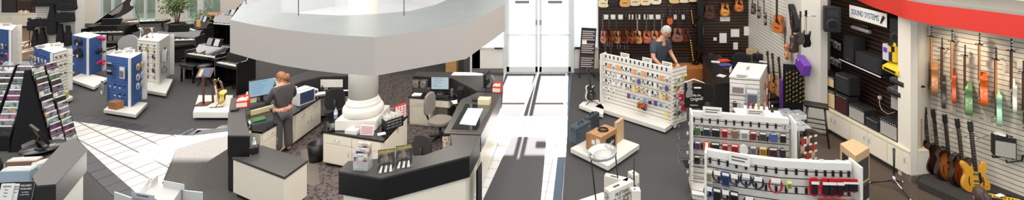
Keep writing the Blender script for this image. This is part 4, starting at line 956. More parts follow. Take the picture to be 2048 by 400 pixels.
digital('black piano half hidden behind the canopy with a glossy side', P(470, 180), math.radians(-24), 1.0, .76, 1.0, False)
bench('black piano bench in front of the long white keyboard', P(383, 162), math.radians(-20), .6, .32, .5)
t = thing('round_stool', 'round-topped dark stool beside the black digital piano', 'stool', P(410, 170))
MB().lathe([(.16, .5), (.18, .52), (.18, .56), (.16, .585), (.001, .59)], 26).build('seat', mat((44, 48, 52), .3), t)
MB().lathe([(.03, .1), (.03, .5)], 12).build('post', BLK, t)
for k in range(4): a = PI/4+k*PI/2; MB().tube([(.02*math.cos(a), .02*math.sin(a), .25), (.17*math.cos(a), .17*math.sin(a), .01)], .016, 6).build('leg', BLK, t)
t = thing('wooden_desk', 'light wooden desk top against the right window', 'desk', P(440, 76)+Vector((.2, 0, 0)), 0)
wd_ = wood((206, 150, 92), (178, 120, 70), axis=0); MB().box(-.9, .9, -.3, .3, .95, 1.0).build('top', wd_, t); MB().box(-.85, -.8, -.28, .28, 0, .95).build('side', wd_, t); MB().box(.8, .85, -.28, .28, 0, .95).build('side', wd_, t); MB().box(-.8, .8, .2, .24, .2, .95).build('back', wd_, t)
pot_plant('tall leafy ficus plant among the pianos', P(348, 86)+Vector((0, .15, 0)), 1.15, 1500, (58, 92, 44), (150, 172, 110), (40, 36, 34), .28, .75, .1)
pot_plant('smaller trailing plant beside the right window', P(404, 86), .62, 420, (76, 110, 70), (170, 190, 150), (150, 140, 130), .18, .55, .09)
cb('orange_book', 'orange and white book standing on the piano before the small plant', 'book', P(398, 106)+Vector((.1, -.15, .96)), -.3, (.18, .03, .25), mat((222, 172, 110), .5))
# leaning cases by the keyboards (pale translucent covers)
t = thing('curved_stand', 'pale grey curved music stand frame beside the teal bench', 'stand', P(258, 130))
MB().prismy(smoothline([(-.35, .75), (-.05, .98), (.3, .85), (.28, .35), (-.2, .4)], 4, True), -.02, .02).build('panel', mat((170, 172, 172), .5), t); MB().tube([(.3, 0, 0), (.3, 0, .85)], .02, 6).build('post', BLK, t); MB().tube([(-.3, 0, 0), (-.3, 0, .75)], .02, 6).build('post', BLK, t)
# ================================================================== saxophone platform
pl = [tuple(P(x, y, .2))[:2] for x, y in ((386, 224), (460, 224), (466, 190), (397, 190))]
t = thing('display_platform', 'low white platform carrying the saxophone and wooden music stand', 'platform', Vector((*pl[0], 0)))
mbl(t).prism(pl, .06, .2).build('deck', WHT, t, .006); mbl(t).prism(inset(pl, .1), 0, .06).build('recessed_base', BLK, t)
WD = wood((104, 56, 42), (70, 36, 28), axis=2)
t = thing('music_stand', 'dark wooden music stand with blue booklet on the white platform', 'music stand', P(407, 209, .2), .1)
MB().box(-.14, .14, -.12, .12, 0, .03).build('foot', WD, t, .006); MB().box(-.02, .02, -.015, .015, .03, .7).build('post', WD, t, .005)
mb = MB(); mb.M = Matrix.Translation((0, -.02, .66)) @ Matrix.Rotation(-.7, 4, 'X'); mb.box(-.17, .17, 0, .02, 0, .24).build('desk', WD, t, .004)
mb = MB(); mb.M = Matrix.Translation((0, -.02, .66)) @ Matrix.Rotation(-.7, 4, 'X'); mb.box(-.03, .12, -.008, 0, .03, .21).build('blue_booklet', mat((70, 92, 130), .5), t)
mb = MB(); mb.M = Matrix.Translation((0, -.02, .66)) @ Matrix.Rotation(-.7, 4, 'X'); mb.box(-.12, -.05, -.008, 0, .03, .2).build('note_card', mat((190, 178, 160), .5), t)
t = thing('wooden_rest', 'curved dark wooden backrest frame behind the saxophone', 'wooden frame', P(436, 205, .2), 0)
MB().tube([(-.12, 0, 0), (-.13, 0, .25), (-.07, 0, .48), (0, 0, .56), (.07, 0, .48), (.13, 0, .25), (.12, 0, 0)], .024, 8).build('arch', WD, t)
MB().box(-.12, .12, -.01, .01, .25, .33).build('cross_rail', WD, t)
SAX = mat((200, 170, 96), .2, 1.0)
t = thing('saxophone', 'brass alto saxophone on a stand on the white platform', 'saxophone', P(437, 212, .2), .15)
MB().tube([(-.04, 0, .62), (-.09, 0, .64), (-.1, 0, .6), (-.06, 0, .5), (-.02, 0, .25), (.0, 0, .14), (.05, 0, .07), (.1, 0, .12), (.11, -.01, .22), (.12, -.03, .3), (.12, -.05, .34)], [.01, .012, .013, .018, .028, .036, .042, .044, .046, .06, .085], 14).build('body', SAX, t)
MB().tube([(-.04, 0, .62), (.0, 0, .655)], [.012, .008], 8).build('mouthpiece', BLK, t)
kb = MB()
for i in range(8): kb.lathe([(.016, 0), (.018, .008), (.001, .01)], 10, (-.055+i*.006, -.03, .46-i*.042), 'y')
kb.tube([(-.06, -.035, .5), (-.01, -.035, .12)], .004, 5).tube([(-.03, -.03, .42), (-.0, -.04, .2)], .004, 5).build('keywork', CHR, t)
MB().tube([(-.14, -.1, .012), (-.05, -.13, .02), (.05, -.12, .02), (.15, -.08, .012)], .009, 6).tube([(0, -.12, .02), (.02, .02, .1)], .009, 6).tube([(.02, .02, .1), (.0, .05, .3)], .008, 6).build('stand', BLK, t)
# ================================================================== book rack
BOOKC = [((214, 210, 200), 'cream'), ((36, 38, 44), 'black'), ((180, 50, 44), 'red'), ((60, 90, 150), 'blue'), ((220, 150, 60), 'orange'), ((110, 130, 90), 'green'), ((150, 150, 160), 'grey'), ((120, 70, 100), 'plum'), ((236, 236, 238), 'white'), ((220, 190, 80), 'yellow'), ((90, 60, 46), 'brown'), ((200, 120, 110), 'salmon')]
apx = PD(52, 140, P(50, 305).y); rk = thing('book_rack', 'tall black A-frame rack filled with rows of song books', 'book rack', Vector((apx.x, apx.y, 0)))
Ht = apx.z
wL, wR = .32, .5       # gable half widths at the floor
dep = .5
MB().add([(-wL, 0, 0), (wR, 0, 0), (.03, 0, Ht), (-.03, 0, Ht), (-wL, .03, 0), (wR, .03, 0), (.03, .03, Ht), (-.03, .03, Ht)], [(0, 1, 2, 3), (7, 6, 5, 4), (0, 4, 5, 1), (1, 5, 6, 2), (2, 6, 7, 3), (3, 7, 4, 0)]).build('gable_panel', BLK, rk)
# right slope
R_ = math.atan2(wR-.03, Ht)
MB().add([(.03, .03, Ht), (.03, dep, Ht), (wR, dep, 0), (wR, .03, 0), (-.01, .03, Ht), (-.01, dep, Ht), (wR-.06, dep, 0), (wR-.06, .03, 0)], [(0, 1, 2, 3), (7, 6, 5, 4), (0, 4, 5, 1), (1, 5, 6, 2), (2, 6, 7, 3), (3, 7, 4, 0)]).build('sloping_shelf', BLK, rk)
MB().add([(.03, dep, Ht), (wR, dep, 0), (-.5, dep, 0), (.03, dep+.02, Ht), (wR, dep+.02, 0), (-.5, dep+.02, 0)], [(0, 1, 2), (5, 4, 3), (0, 3, 4, 1), (1, 4, 5, 2), (2, 5, 3, 0)]).build('gable_panel', BLK, rk)
BM = {}
def book(c, w, h, loc, rot, label, group):
    k = (c, round(w, 2), round(h, 2))
    if k not in BM:
        i = len(BM); g_ = sum(c)//3; m = picture(tuple(int(v*.35+g_*.15) for v in c), tuple(int(v*.8+g_*.2) for v in c), 11, i, tuple(int(min(255, v*.4+g_*.4+20)) for v in c[::-1]))
        o = B(-w/2, w/2, -.006, .006, 0, h).build('song_book', m); t2 = B(-w/2+.004, w/2-.004, -.0075, -.006, h*.82, h*.97).build('title_band', PAPER if sum(c) < 500 else mat((60, 60, 70), .5), o); BM[k] = (o, t2)
    else:
        s = BM[k]; o = s[0].copy(); COL.objects.link(o); q = s[1].copy(); COL.objects.link(q); q.parent = o
    o.location = loc; o.rotation_euler = rot; return tag(o, label, 'book', group)
rows = 14
for r in range(rows):
    f = (r+.7)/(rows+.3); z = Ht*(1-f); x = .03+(wR-.03)*f
    for k in range(2):
        c, cn = BOOKC[(r*5+k*7) % 12]
        y = .14+k*.235
        lo = rk.location+Vector((x+.045, y+random.uniform(-.01, .01), z-.04))
        book(c, .2, .17, lo, (0, 0, PI/2)[0:0] or (math.radians(-8), 0, PI/2+random.uniform(-.08, .08)), '%s song book, %s row down the right slope of the rack, %s column' % (cn, ORD[r], ('front', 'back')[k]), 'song books on the right slope')
# left bank facing the viewer
lb = thing('book_rack', 'black tiered rack of song books at the left edge, facing the camera', 'book rack', Vector((apx.x-.34, apx.y+.05, 0)))
Wl = 1.15; zr = 1.56
MB().prismx([(0.0, .2), (.0, .3), (.42, zr), (.5, zr), (.5, 0), (0, 0)], -Wl, 0).build('stepped_back', BLK, lb)
MB().prismx([(-.06, .1), (-.06, .3), (.40, zr+.04), (.52, zr+.04), (.52, 0), (-.06, 0)], 0.005, .025).build('side_panel', BLK, lb)
MB().prismx([(-.06, .1), (-.06, .3), (.40, zr+.04), (.52, zr+.04), (.52, 0), (-.06, 0)], -.40, -.385).build('divider', BLK, lb)
for r in range(11):
    f = r/10.5; z = zr-.14-f*(zr-.42); y = .40-f*.38
    for k in range(4):
        c, cn = BOOKC[(r*7+k*5+3) % 12]; xx = -.2-(k*.36 if k < 1 else k*.36+.02)+.005
        if xx < -Wl: continue
        book(c, .32, .17, lb.location+Vector((xx, y-.03, z)), (math.radians(-14), 0, 0), '%s song book, %s row of camera-facing rack, %s column from right' % (cn, ORD[r], ORD[k]), 'song books on the camera-facing rack')
for i, x in enumerate((-.25, -.6)):
    single(MB().prismy(smoothline([(-.1, 0), (.1, 0), (.1, .07), (.05, .1), (-.05, .1), (-.1, .07)], 3, True), 0, .004), 'rack_sign', ACR, ('clear rounded sign on top of the camera-facing book rack, right', 'clear rounded sign on top of the camera-facing book rack, left')[i], 'sign', lb.location+Vector((x, .44, zr)))
# ================================================================== kiosk with monitor
kz = ZH
kt = [(123, 287), (151, 275), (175, 298), (112, 368), (74, 371), (64, 353)]
kp = poly(kt, kz); t = thing('kiosk_counter', 'black-topped angled kiosk counter at the lower left', 'counter', Vector((*kp[0], 0)))
mbl(t).prism(kp, kz-.03, kz).build('countertop', LAM, t, .004); mbl(t).prism(inset(kp, .01), kz-.34, kz-.03).build('fascia_panel', mat((40, 39, 40), .4), t); mbl(t).prism(inset(kp, .06), 0, kz-.34).build('body', WHG, t)
lz = .72
lp = poly([(42, 290), (66, 279), (118, 292), (112, 312), (70, 332), (50, 320)], lz); t = thing('monitor_cabinet', 'black-topped white cabinet with a lock under the turntable monitor', 'cabinet', Vector((*lp[0], 0)))
mbl(t).prism(lp, lz-.03, lz).build('countertop', BLK, t, .004); mbl(t).prism(inset(lp, .03), 0, lz-.03).build('body', WHG, t)
tt = thing('turntable', 'round black turntable plate under the tilted monitor', 'turntable', P(86, 297, lz+.02)-Vector((0, 0, .02)))
MB().lathe([(.12, 0), (.12, .03), (.27, .03), (.28, .04), (.27, .055), (.001, .056)], 40).build('plate', mat((30, 30, 32), .25), tt)
dz = lz+.056
mt = thing('computer_monitor', 'black monitor seen from behind with an orange label on the turntable', 'monitor', P(84, 296, dz)+Vector((.0, .0, 0)), math.radians(150))
mb = MB(); mb.M = Matrix.Translation((0, -.03, .1)) @ Matrix.Rotation(math.radians(-24), 4, 'X'); mb.box(-.24, .24, -.02, .015, 0, .3).build('casing', BLK, mt, .006)
mb = MB(); mb.M = Matrix.Translation((0, -.03, .1)) @ Matrix.Rotation(math.radians(-24), 4, 'X'); mb.box(-.02, .07, .016, .02, .12, .22).build('orange_label', mat((206, 130, 60), .5), mt)
mb = MB(); mb.M = Matrix.Translation((0, -.03, .1)) @ Matrix.Rotation(math.radians(-24), 4, 'X'); mb.box(-.23, .23, -.022, -.02, .02, .285).build('screen', mat((20, 22, 26), .1), mt)
MB().tube([(0, .02, .02), (0, .06, .12), (0, .02, .2)], .022, 8).build('neck', BLK, mt); MB().lathe([(.09, 0), (.09, .012), (.02, .03)], 20).build('base', BLK, mt)
sheets('printed sheet and cable clutter on the turntable plate', P(98, 292, dz), .4, .14, .1, 3, picture((210, 210, 214), (90, 92, 100), 30), 'paper_stack')
chair('black chair back at the lower left beside the kiosk', P(-4, 428), math.radians(200), (26, 26, 28), s=1.0)
# leaflet boxes and signs at the bottom left
def filebox(label, loc, rz, w, d, h, m):
    t = thing('magazine_box', label, 'box', loc, rz)
    MB().box(-w/2, w/2, -d/2, d/2, 0, h).build('box', m, t, .003)
    f = MB()
    for k in range(7): f.box(-w/2+.01, w/2-.01, -d/2+.012+k*d/7.5, -d/2+.02+k*d/7.5, h, h+.012+.01*(k % 2))
    f.build('sheets', PAPER, t)
single(B(-.5, .3, -.25, .3, 0, .76), 'low_table', BLK, 'black table under the magazine boxes at the bottom left corner', 'table', P(20, 352, .76)*1+Vector((0, .1, -.76)), 0)
filebox('brown box of papers behind the pale blue one at the bottom left', P(18, 352, .76)+Vector((0, .2, 0)), .1, .42, .12, .14, mat((140, 110, 90), .6))
filebox('pale blue magazine box at the bottom left corner', P(25, 366, .76)+Vector((0, .08, 0)), .08, .4, .12, .16, mat((170, 186, 200), .5))
filebox('white folded leaflets beside the pale blue box', P(66, 345, .76)+Vector((0, .1, 0)), .9, .18, .1, .1, PAPER)
sl = P(2, 376, .96); 
def flyer(label, loc, rz, w, h, bgm, lines, tm, tilt=-.2):
    t = thing('sign_holder', label, 'sign', loc, rz); R = Matrix.Rotation(tilt, 4, 'X')
    mb = MB(); mb.M = R; mb.box(-w/2, w/2, 0, .008, 0, h).build('sheet', bgm, t)
    mb = MB(); mb.M = R; mb.box(-w/2-.006, w/2+.006, .008, .012, -.006, h+.006).build('clear_backing', ACR, t)
    for s_, sz, z in lines:
        o = text(s_, sz, tm, t, (0, 0, 0)); o.matrix_local = R @ Matrix.Translation((0, -.002, z)) @ Matrix.Rotation(PI/2, 4, 'X')
    return t
fz = .76
flyer('black sign reading delivery available at the bottom left', P(47, 402, fz), .08, .17, .24, BLK, [('DELIVERY', .032, .19), ('AVAILABLE', .029, .15), ('we bring it', .02, .11), ('to your home', .02, .08)], PAPER)
flyer('white sheet sign left of the delivery sign', P(28, 401, fz), .05, .1, .2, PAPER, [('RENTAL', .02, .17), ('PROGRAM', .018, .14), ('ask us', .016, .1)], mat((60, 60, 66), .5))
flyer('white price sheet at the bottom left corner', P(8, 404, fz), .05, .16, .22, PAPER, [('LESSONS', .026, .19), ('Piano', .02, .15), ('Guitar', .02, .11), ('Voice', .02, .07)], mat((60, 60, 66), .5))
# ================================================================== white display top at the bottom edge
t = thing('display_gondola', 'white-topped gondola with sign cards seen from above at the bottom edge', 'gondola', P(318, 470))
zt_ = 1.34; tp = poly([(285, 385), (308, 362), (362, 378), (340, 412)], zt_)
mbl(t).prism(tp, .1, zt_).build('core', mat((180, 180, 180), .5), t, .004); mbl(t).prism(inset(tp, -.3), 0, .1).build('plinth', WHG, t)
def px_panel(pts, z0, z1, th, m, nm):
    a, b = P(*pts[0], z1), P(*pts[1], z1); a.z = b.z = 0; vpanel(t, a-t.location, b-t.location, z0, z1, th, m, nm)
LG = mat((196, 198, 198), .5, noise=.02)
px_panel(((326, 361), (368, 369)), zt_-.0, zt_+.07, .006, LG, 'sign_card'); px_panel(((366, 381), (404, 385)), .3, zt_-.02, .012, LG, 'fin_panel'); px_panel(((228, 384), (262, 396)), .3, zt_-.02, .012, LG, 'fin_panel')
px_panel(((282, 380), (301, 354)), zt_, zt_+.07, .006, WHT, 'sign_card'); px_panel(((303, 362), (316, 350)), zt_, zt_+.08, .006, LG, 'sign_card')
a, b_ = P(263, 394, zt_), P(308, 402, zt_); vpanel(t, Vector((a.x, a.y, 0))-t.location, Vector((b_.x, b_.y, 0))-t.location, zt_, zt_+.06, .006, mat((170, 174, 180), .5), 'sign_card')
o = text('VIOLIN ACCESSORIES', .018, mat((40, 44, 60), .5), t, (a+b_)/2-t.location+Vector((0, -.004, .035)), (PI/2, 0, math.atan2(b_.y-a.y, b_.x-a.x)))
# ================================================================== guitars
def outline(kind, L, W):
    """half profile points (x, z) right side from bottom to neck joint, then left"""
    if kind == 'semi':      # double cutaway thinline
        r = [(0, 0), (.30, .01), (.47, .12), (.5, .28), (.44, .45), (.37, .56), (.38, .68), (.44, .80), (.46, .92), (.38, 1.0), (.28, .96), (.2, .86), (.12, .82)]
        l = r
    elif kind == 'arch':    # single cutaway hollow
        r = [(0, 0), (.30, .01), (.47, .12), (.5, .28), (.43, .46), (.36, .58), (.38, .70), (.44, .82), (.44, .9), (.34, .88), (.2, .8), (.12, .8)]
        l = [(0, 0), (.30, .01), (.47, .12), (.5, .28), (.43, .46), (.35, .6), (.36, .74), (.38, .86), (.3, .97), (.16, 1.0), (.07, 1.0)]
    elif kind == 'solid':
        r = [(0, .02), (.3, 0), (.46, .12), (.46, .3), (.36, .5), (.38, .66), (.46, .86), (.42, .95), (.3, .86), (.16, .8), (.1, .8)]
        l = [(0, .02), (.3, 0), (.48, .14), (.46, .32), (.36, .52), (.4, .7), (.48, .95), (.44, 1.02), (.32, .92), (.18, .84), (.1, .8)]
    elif kind == 'mando':
        r = [(0, 0), (.3, .03), (.5, .25), (.5, .5), (.35, .78), (.12, 1.0)]; l = r
    else:                   # acoustic
        r = [(0, 0), (.25, .005), (.43, .07), (.5, .24), (.44, .42), (.36, .56), (.35, .66), (.38, .8), (.33, .93), (.2, .99), (.07, 1.0)]; l = r
    rp = smoothline(r, 3); lp = smoothline([(-x, z) for x, z in l], 3)
    pts = rp + list(reversed(lp))[:-1]
    return [(x*W, z*L) for x, z in pts]
GP = {}
def guitar(label, loc, rz, kind='acoustic', body=(200, 130, 60), s=1.0, edge=(70, 36, 22), top2=None, tilt=0, group=None, cat='guitar', neckc=(70, 44, 28), name=None, roll=0):
    key = (kind, tuple(body), tuple(edge), top2, tuple(neckc))
    nm = name or {'acoustic': 'acoustic_guitar', 'classical': 'classical_guitar', 'arch': 'archtop_guitar', 'semi': 'electric_guitar', 'solid': 'electric_guitar', 'mando': 'mandolin'}[kind]
    rot = (tilt, roll, rz)
    if key in GP:
        o = GP[key]; t = o.copy(); COL.objects.link(t); t.name = nm
        for ch in list(o.children):
            c = ch.copy(); COL.objects.link(c); c.parent = t
            for g in ch.children: d = g.copy(); COL.objects.link(d); d.parent = c
        t.location = loc; t.rotation_euler = rot; t.scale = (s, s, s); tag(t, label, cat)
        if group: t['group'] = group
        return t
    t = thing(nm, label, cat, loc, 0, group); t.rotation_euler = rot; t.scale = (s, s, s); GP[key] = t
    L, W, D = {'acoustic': (.5, .39, .1), 'classical': (.48, .36, .09), 'arch': (.5, .41, .085), 'semi': (.46, .4, .05), 'solid': (.44, .34, .045), 'mando': (.34, .26, .05)}[kind]
    ol = outline(kind, L, W); sc = .9 if kind == 'mando' else 1
    sidem = mat(edge, .25, coat=.5); n = len(ol)
    MB().prismy(ol, 0, D, True).build('body', sidem, t, .004)
    if top2:
        m = bpy.data.materials.new('burst'); m.use_nodes = True; nt = m.node_tree; b = nt.nodes['Principled BSDF']; b.inputs['Roughness'].default_value = .2; b.inputs['Coat Weight'].default_value = .6
        tc = nt.nodes.new('ShaderNodeTexCoord'); mp = nt.nodes.new('ShaderNodeMapping'); mp.inputs['Location'].default_value = (0, 0, -L*.45/(L*.55)); mp.inputs['Scale'].default_value = (1/(W*.52), 0, 1/(L*.55))
        g = nt.nodes.new('ShaderNodeTexGradient'); g.gradient_type = 'SPHERICAL'; cr = nt.nodes.new('ShaderNodeValToRGB'); e = cr.color_ramp.elements
        e[0].position = .08; e[0].color = lin(top2); e[1].position = .45; e[1].color = lin(body)
        nt.links.new(tc.outputs['Object'], mp.inputs[0]); nt.links.new(mp.outputs[0], g.inputs[0]); nt.links.new(g.outputs['Fac'], cr.inputs[0]); nt.links.new(cr.outputs[0], b.inputs['Base Color']); topm = m
    else: topm = wood(body, tuple(int(v*.86) for v in body), .22, 5, 2, .6) if kind in ('acoustic', 'classical') else mat(body, .2, coat=.6, noise=.05)
    MB().prismy([(x*.965, z*.975+L*.012) for x, z in ol], -.003, 0, False).build('top', topm, t)
    NL = .48 if kind != 'mando' else .3; nz = L*.8 if kind in ('arch', 'semi', 'solid') else L
    if kind in ('acoustic', 'classical'):
        MB().lathe([(.05, 0), (.05, .003)], 24, (0, -.003, L*.66), 'y').build('soundhole', mat((20, 14, 12), .8), t)
        MB().lathe([(.058, 0), (.062, .002), (.052, .002), (.052, 0)], 24, (0, -.003, L*.66), 'y').build('rosette', mat((60, 40, 30), .4), t)
        MB().box(-.08, .08, -.014, -.003, L*.27, L*.31).build('bridge', mat((40, 24, 18), .4), t, .003)
        if kind == 'acoustic': MB().prismy([(.05, L*.66), (.1, L*.6), (.1, L*.46), (.04, L*.5)], -.005, -.003).build('pickguard', mat((30, 18, 14), .2), t)
    elif kind == 'mando':
        MB().box(-.05, .05, -.014, -.003, L*.36, L*.39).build('bridge', BLK, t)
        for q in (-1, 1): MB().prismy([(q*.05, L*.4), (q*.062, L*.5), (q*.055, L*.62), (q*.045, L*.5)], -.0045, -.003).build('f_hole', BLK, t)
    else:
        for q in (-1, 1):
            if kind != 'solid': MB().prismy(smoothline([(q*.1, L*.22), (q*.115, L*.35), (q*.1, L*.52), (q*.09, L*.5), (q*.1, L*.35), (q*.09, L*.24)], 2, True), -.0045, -.003).build('f_hole', BLK, t)
            MB().box(-.04, .04, -.012, -.003, L*(.5+q*.11)-.016, L*(.5+q*.11)+.016).build('pickup', CHR, t, .002)
        MB().box(-.045, .045, -.016, -.003, L*.28, L*.3).build('bridge', CHR, t); MB().tube([(-.03, -.012, L*.08), (-.03, -.012, L*.2)], .004, 5).tube([(.03, -.012, L*.08), (.03, -.012, L*.2)], .004, 5).box(-.035, .035, -.013, -.003, L*.18, L*.2).build('tailpiece', CHR, t)
        for q in range(2): MB().lathe([(.012, 0), (.011, .012), (.001, .013)], 12, (W*.32, -.003, L*(.12+.12*q)), 'y').build('knob', mat((200, 160, 80), .3, .3), t)
        MB().prismy([(.04, L*.3), (.09, L*.36), (.07, L*.66), (.035, L*.66)], -.009, -.006).build('pickguard', BLK, t)
    z1 = nz+NL*(1 if nz == L else 1.1)
    MB().box(-.024, .024, -.012, .012, nz-.02, z1).build('neck', mat(neckc, .35), t, .003)
    fz0 = L*.7
    fb = MB().box(-.026, .026, -.018, -.012, fz0, z1).build('fingerboard', mat((34, 24, 20), .4), t)
    ft = MB(); k = 0
    while k < 16: zz = fz0+(z1-fz0)*(1-2**(-(16-k)/11.5))/(1-2**(-16/11.5)); ft.box(-.026, .026, -.0195, -.018, zz-.0012, zz+.0012); k += 1
    ft.build('frets', CHR, fb, kind='stuff')
    MB().box(-.02, .02, -.021, -.0195, L*.3, z1).build('strings', mat((150, 146, 140), .35, .8), t) if kind in ('acoustic',) and False else None
    hd = MB(); hd.prismy([(-.028, z1), (.028, z1), (.042, z1+.05), (.036, z1+.17), (0, z1+.155), (-.036, z1+.17), (-.042, z1+.05)], -.008, .01); hd.build('headstock', BLK if kind != 'classical' else mat((70, 36, 22), .35), t, .003)
    for q in (-1, 1):
        for j in range(3): MB().tube([(q*.036, .002, z1+.05+j*.045), (q*.06, .002, z1+.05+j*.045)], [.004, .009], 6).build('tuning_peg', CHR, t)
    return t
def ray_plane(face, px, py, off=0.0):
    d = Vector(((px-CX)/FPX, 1, -(py-HY)/FPX)); o = Vector((0, 0, CH)); a = face.a+face.n*off
    t = (a-o).dot(face.n)/d.dot(face.n); return o+d*t
GL = {'acoustic': 1.15, 'classical': 1.13, 'arch': 1.098, 'semi': 1.066, 'solid': 1.05, 'mando': .81}
def wall_guitar(face, px, pyt, pyb, label, kind='acoustic', body=(200, 130, 60), off=.16, rot=0, tilt=0, hanger=True, roll=0, **kw):
    a = ray_plane(face, px, pyb, off); b = ray_plane(face, px, pyt, off); s = (b.z-a.z)/GL[kind]
    g = guitar(label, a, face.rz+rot, kind, body, s, tilt=tilt, roll=roll, **kw)
    if hanger:
        hz = b.z-.17*s; q = Face(face.a, face.b); w = a.copy(); p0 = Vector((a.x, a.y, hz))-face.n*off; p1 = Vector((a.x, a.y, hz))
        t = thing('guitar_hanger', ' '.join(('hanger holding the '+label).split()[:16]), 'hanger', p0); v = face.d
        MB().tube([Vector((0, 0, 0)), p1-p0-face.n*.02], .008, 5).build('arm', CHR, t); MB().tube([p1-p0-v*.045+face.n*.03, p1-p0-v*.04-face.n*.01, p1-p0+v*.04-face.n*.01, p1-p0+v*.045+face.n*.03], .008, 5).build('yoke', BLK, t)
    return g
FB = Face(Vector((wx(1190), YD, 0)), Vector((6.6, YD, 0)))
# top row: light acoustic bodies whose necks leave the frame
cols = [((236, 220, 180), 'pale blond'), ((40, 34, 34), 'black-sided dark'), ((222, 168, 92), 'honey-topped'), ((232, 208, 170), 'cream-topped'), ((238, 214, 172), 'light spruce-topped'), ((244, 234, 214), 'off-white'), ((230, 196, 124), 'amber-topped'), ((240, 222, 190), 'cream'), ((236, 200, 150), 'warm blond')]
for i, ((c, cn), x, yb) in enumerate(zip(cols, (1207, 1226, 1250, 1270, 1291, 1312, 1349, 1368, 1386), (15, 13, 14, 12, 11, 9, 7, 6, 4))):
    wall_guitar(FB, x, yb-66, yb, '%s acoustic guitar in the top row of the dark wall, %s from left' % (cn, ORD[i]), 'acoustic', c, off=.14, group='acoustic guitars in the top row', hanger=False, edge=(150, 90, 50) if i != 1 else (30, 26, 26))
# second row
cols2 = [((190, 110, 60), 'brown'), ((150, 70, 40), 'reddish brown'), ((206, 150, 96), 'tan'), ((120, 60, 40), 'dark brown'), ((196, 110, 60), 'sunburst'), ((214, 150, 90), 'light brown'), ((200, 86, 44), 'orange-red'), ((206, 120, 60), 'amber'), ((170, 80, 46), 'chestnut')]
for i, ((c, cn), x, r) in enumerate(zip(cols2, (1206, 1219, 1233, 1249, 1262, 1275, 1293, 1309, 1324), (-1.1, -1.0, -1.0, -.9, -1.1, -.6, -.5, -.5, -.6))):
    wall_guitar(FB, x, 27, 87, '%s acoustic guitar turned sideways in the second row, %s from left' % (cn, ORD[i]), 'acoustic', c, off=.24, rot=r, group='acoustic guitars in the second row', top2=(90, 40, 24) if i in (1, 4, 6) else None, edge=(96, 46, 28))
wall_guitar(FB, 1340, 8, 50, 'orange sunburst mandolin hanging above the man\'s right', 'mando', (214, 110, 40), top2=(90, 30, 20), cat='mandolin')
wall_guitar(FB, 1341, 50, 88, 'dark mandolin hanging directly below the orange mandolin', 'mando', (110, 50, 30), top2=(40, 20, 16), cat='mandolin')
wall_guitar(FB, 1355, 19, 84, 'rosy brown acoustic guitar with dark pickguard right of the mandolins', 'acoustic', (150, 104, 88), edge=(90, 50, 40))
wall_guitar(FB, 1371, 20, 84, 'dark mahogany acoustic guitar right of the rosy brown one', 'acoustic', (100, 44, 32), edge=(70, 30, 24))
for i, x in enumerate((1212, 1226, 1241, 1262, 1276, 1292, 1303, 1316, 1352, 1368)):
    a = ray_plane(FB, x, 34, .02); single(B(-.07, .07, -.006, .0, -.07, .07), 'price_card', PAPER, 'white price card above the second guitar row, %s from left' % ORD[i], 'card', a, 0, 'price cards above the second guitar row')
single(B(wx(1197), wx(1392), YD-.95, YD-.02, 0, .42), 'guitar_platform', wood((196, 128, 66), (160, 96, 48), axis=0), 'long orange wooden platform under the acoustic guitars on the dark wall', 'platform', bevel=.01)
for i, (x, w) in enumerate(((1235, .9), (1290, .9), (1350, .9))):
    a = ray_plane(FB, x, 100, .35); t = thing('guitar_case', 'long black guitar case lying on the wooden platform, %s from left' % ORD[i], 'case', Vector((a.x, a.y, .42)), 0, 'cases on the wooden platform')
    MB().prism(smoothline([(-.45, -.12), (-.2, -.15), (.0, -.1), (.2, -.07), (.45, -.06), (.45, .06), (.2, .07), (0, .1), (-.2, .15), (-.45, .12)], 3, True), 0, .14).build('shell', BLKM, t, .01); MB().tube([(-.08, -.12, .07), (-.07, -.17, .07), (.05, -.16, .07), (.06, -.1, .07)], .01, 6).build('handle', BLK, t)
# guitars standing behind the long gondola
for i, (x, yt, yb, c, cn) in enumerate(((1210, 70, 150, (60, 40, 32), 'dark brown'), (1222, 78, 152, (206, 170, 130), 'pale wood'), (1240, 84, 156, (150, 96, 60), 'mid-brown'), (1256, 82, 158, (214, 200, 180), 'off-white'))):
    p = P(x, yb+14); s = 80/((154)/CH)/1.15*.62
    g = guitar('%s acoustic guitar standing on the floor behind the long gondola' % cn, Vector((p.x, p.y, .12)), .2*i-.3, 'acoustic', c, .88, tilt=-.12)
    t = thing('guitar_stand', 'small stand under the %s guitar behind the long gondola' % cn, 'stand', p)
    MB().tube([(-.12, .1, .01), (-.1, -.06, .11), (-.1, -.12, .14)], .01, 6).tube([(.12, .1, .01), (.1, -.06, .11), (.1, -.12, .14)], .01, 6).tube([(0, .28, .01), (0, .12, .5)], .01, 6).tube([(-.1, -.02, .105), (.1, -.02, .105)], .01, 6).tube([(-.12, .1, .01), (0, .12, .5)], .01, 6).build('frame', BLK, t)
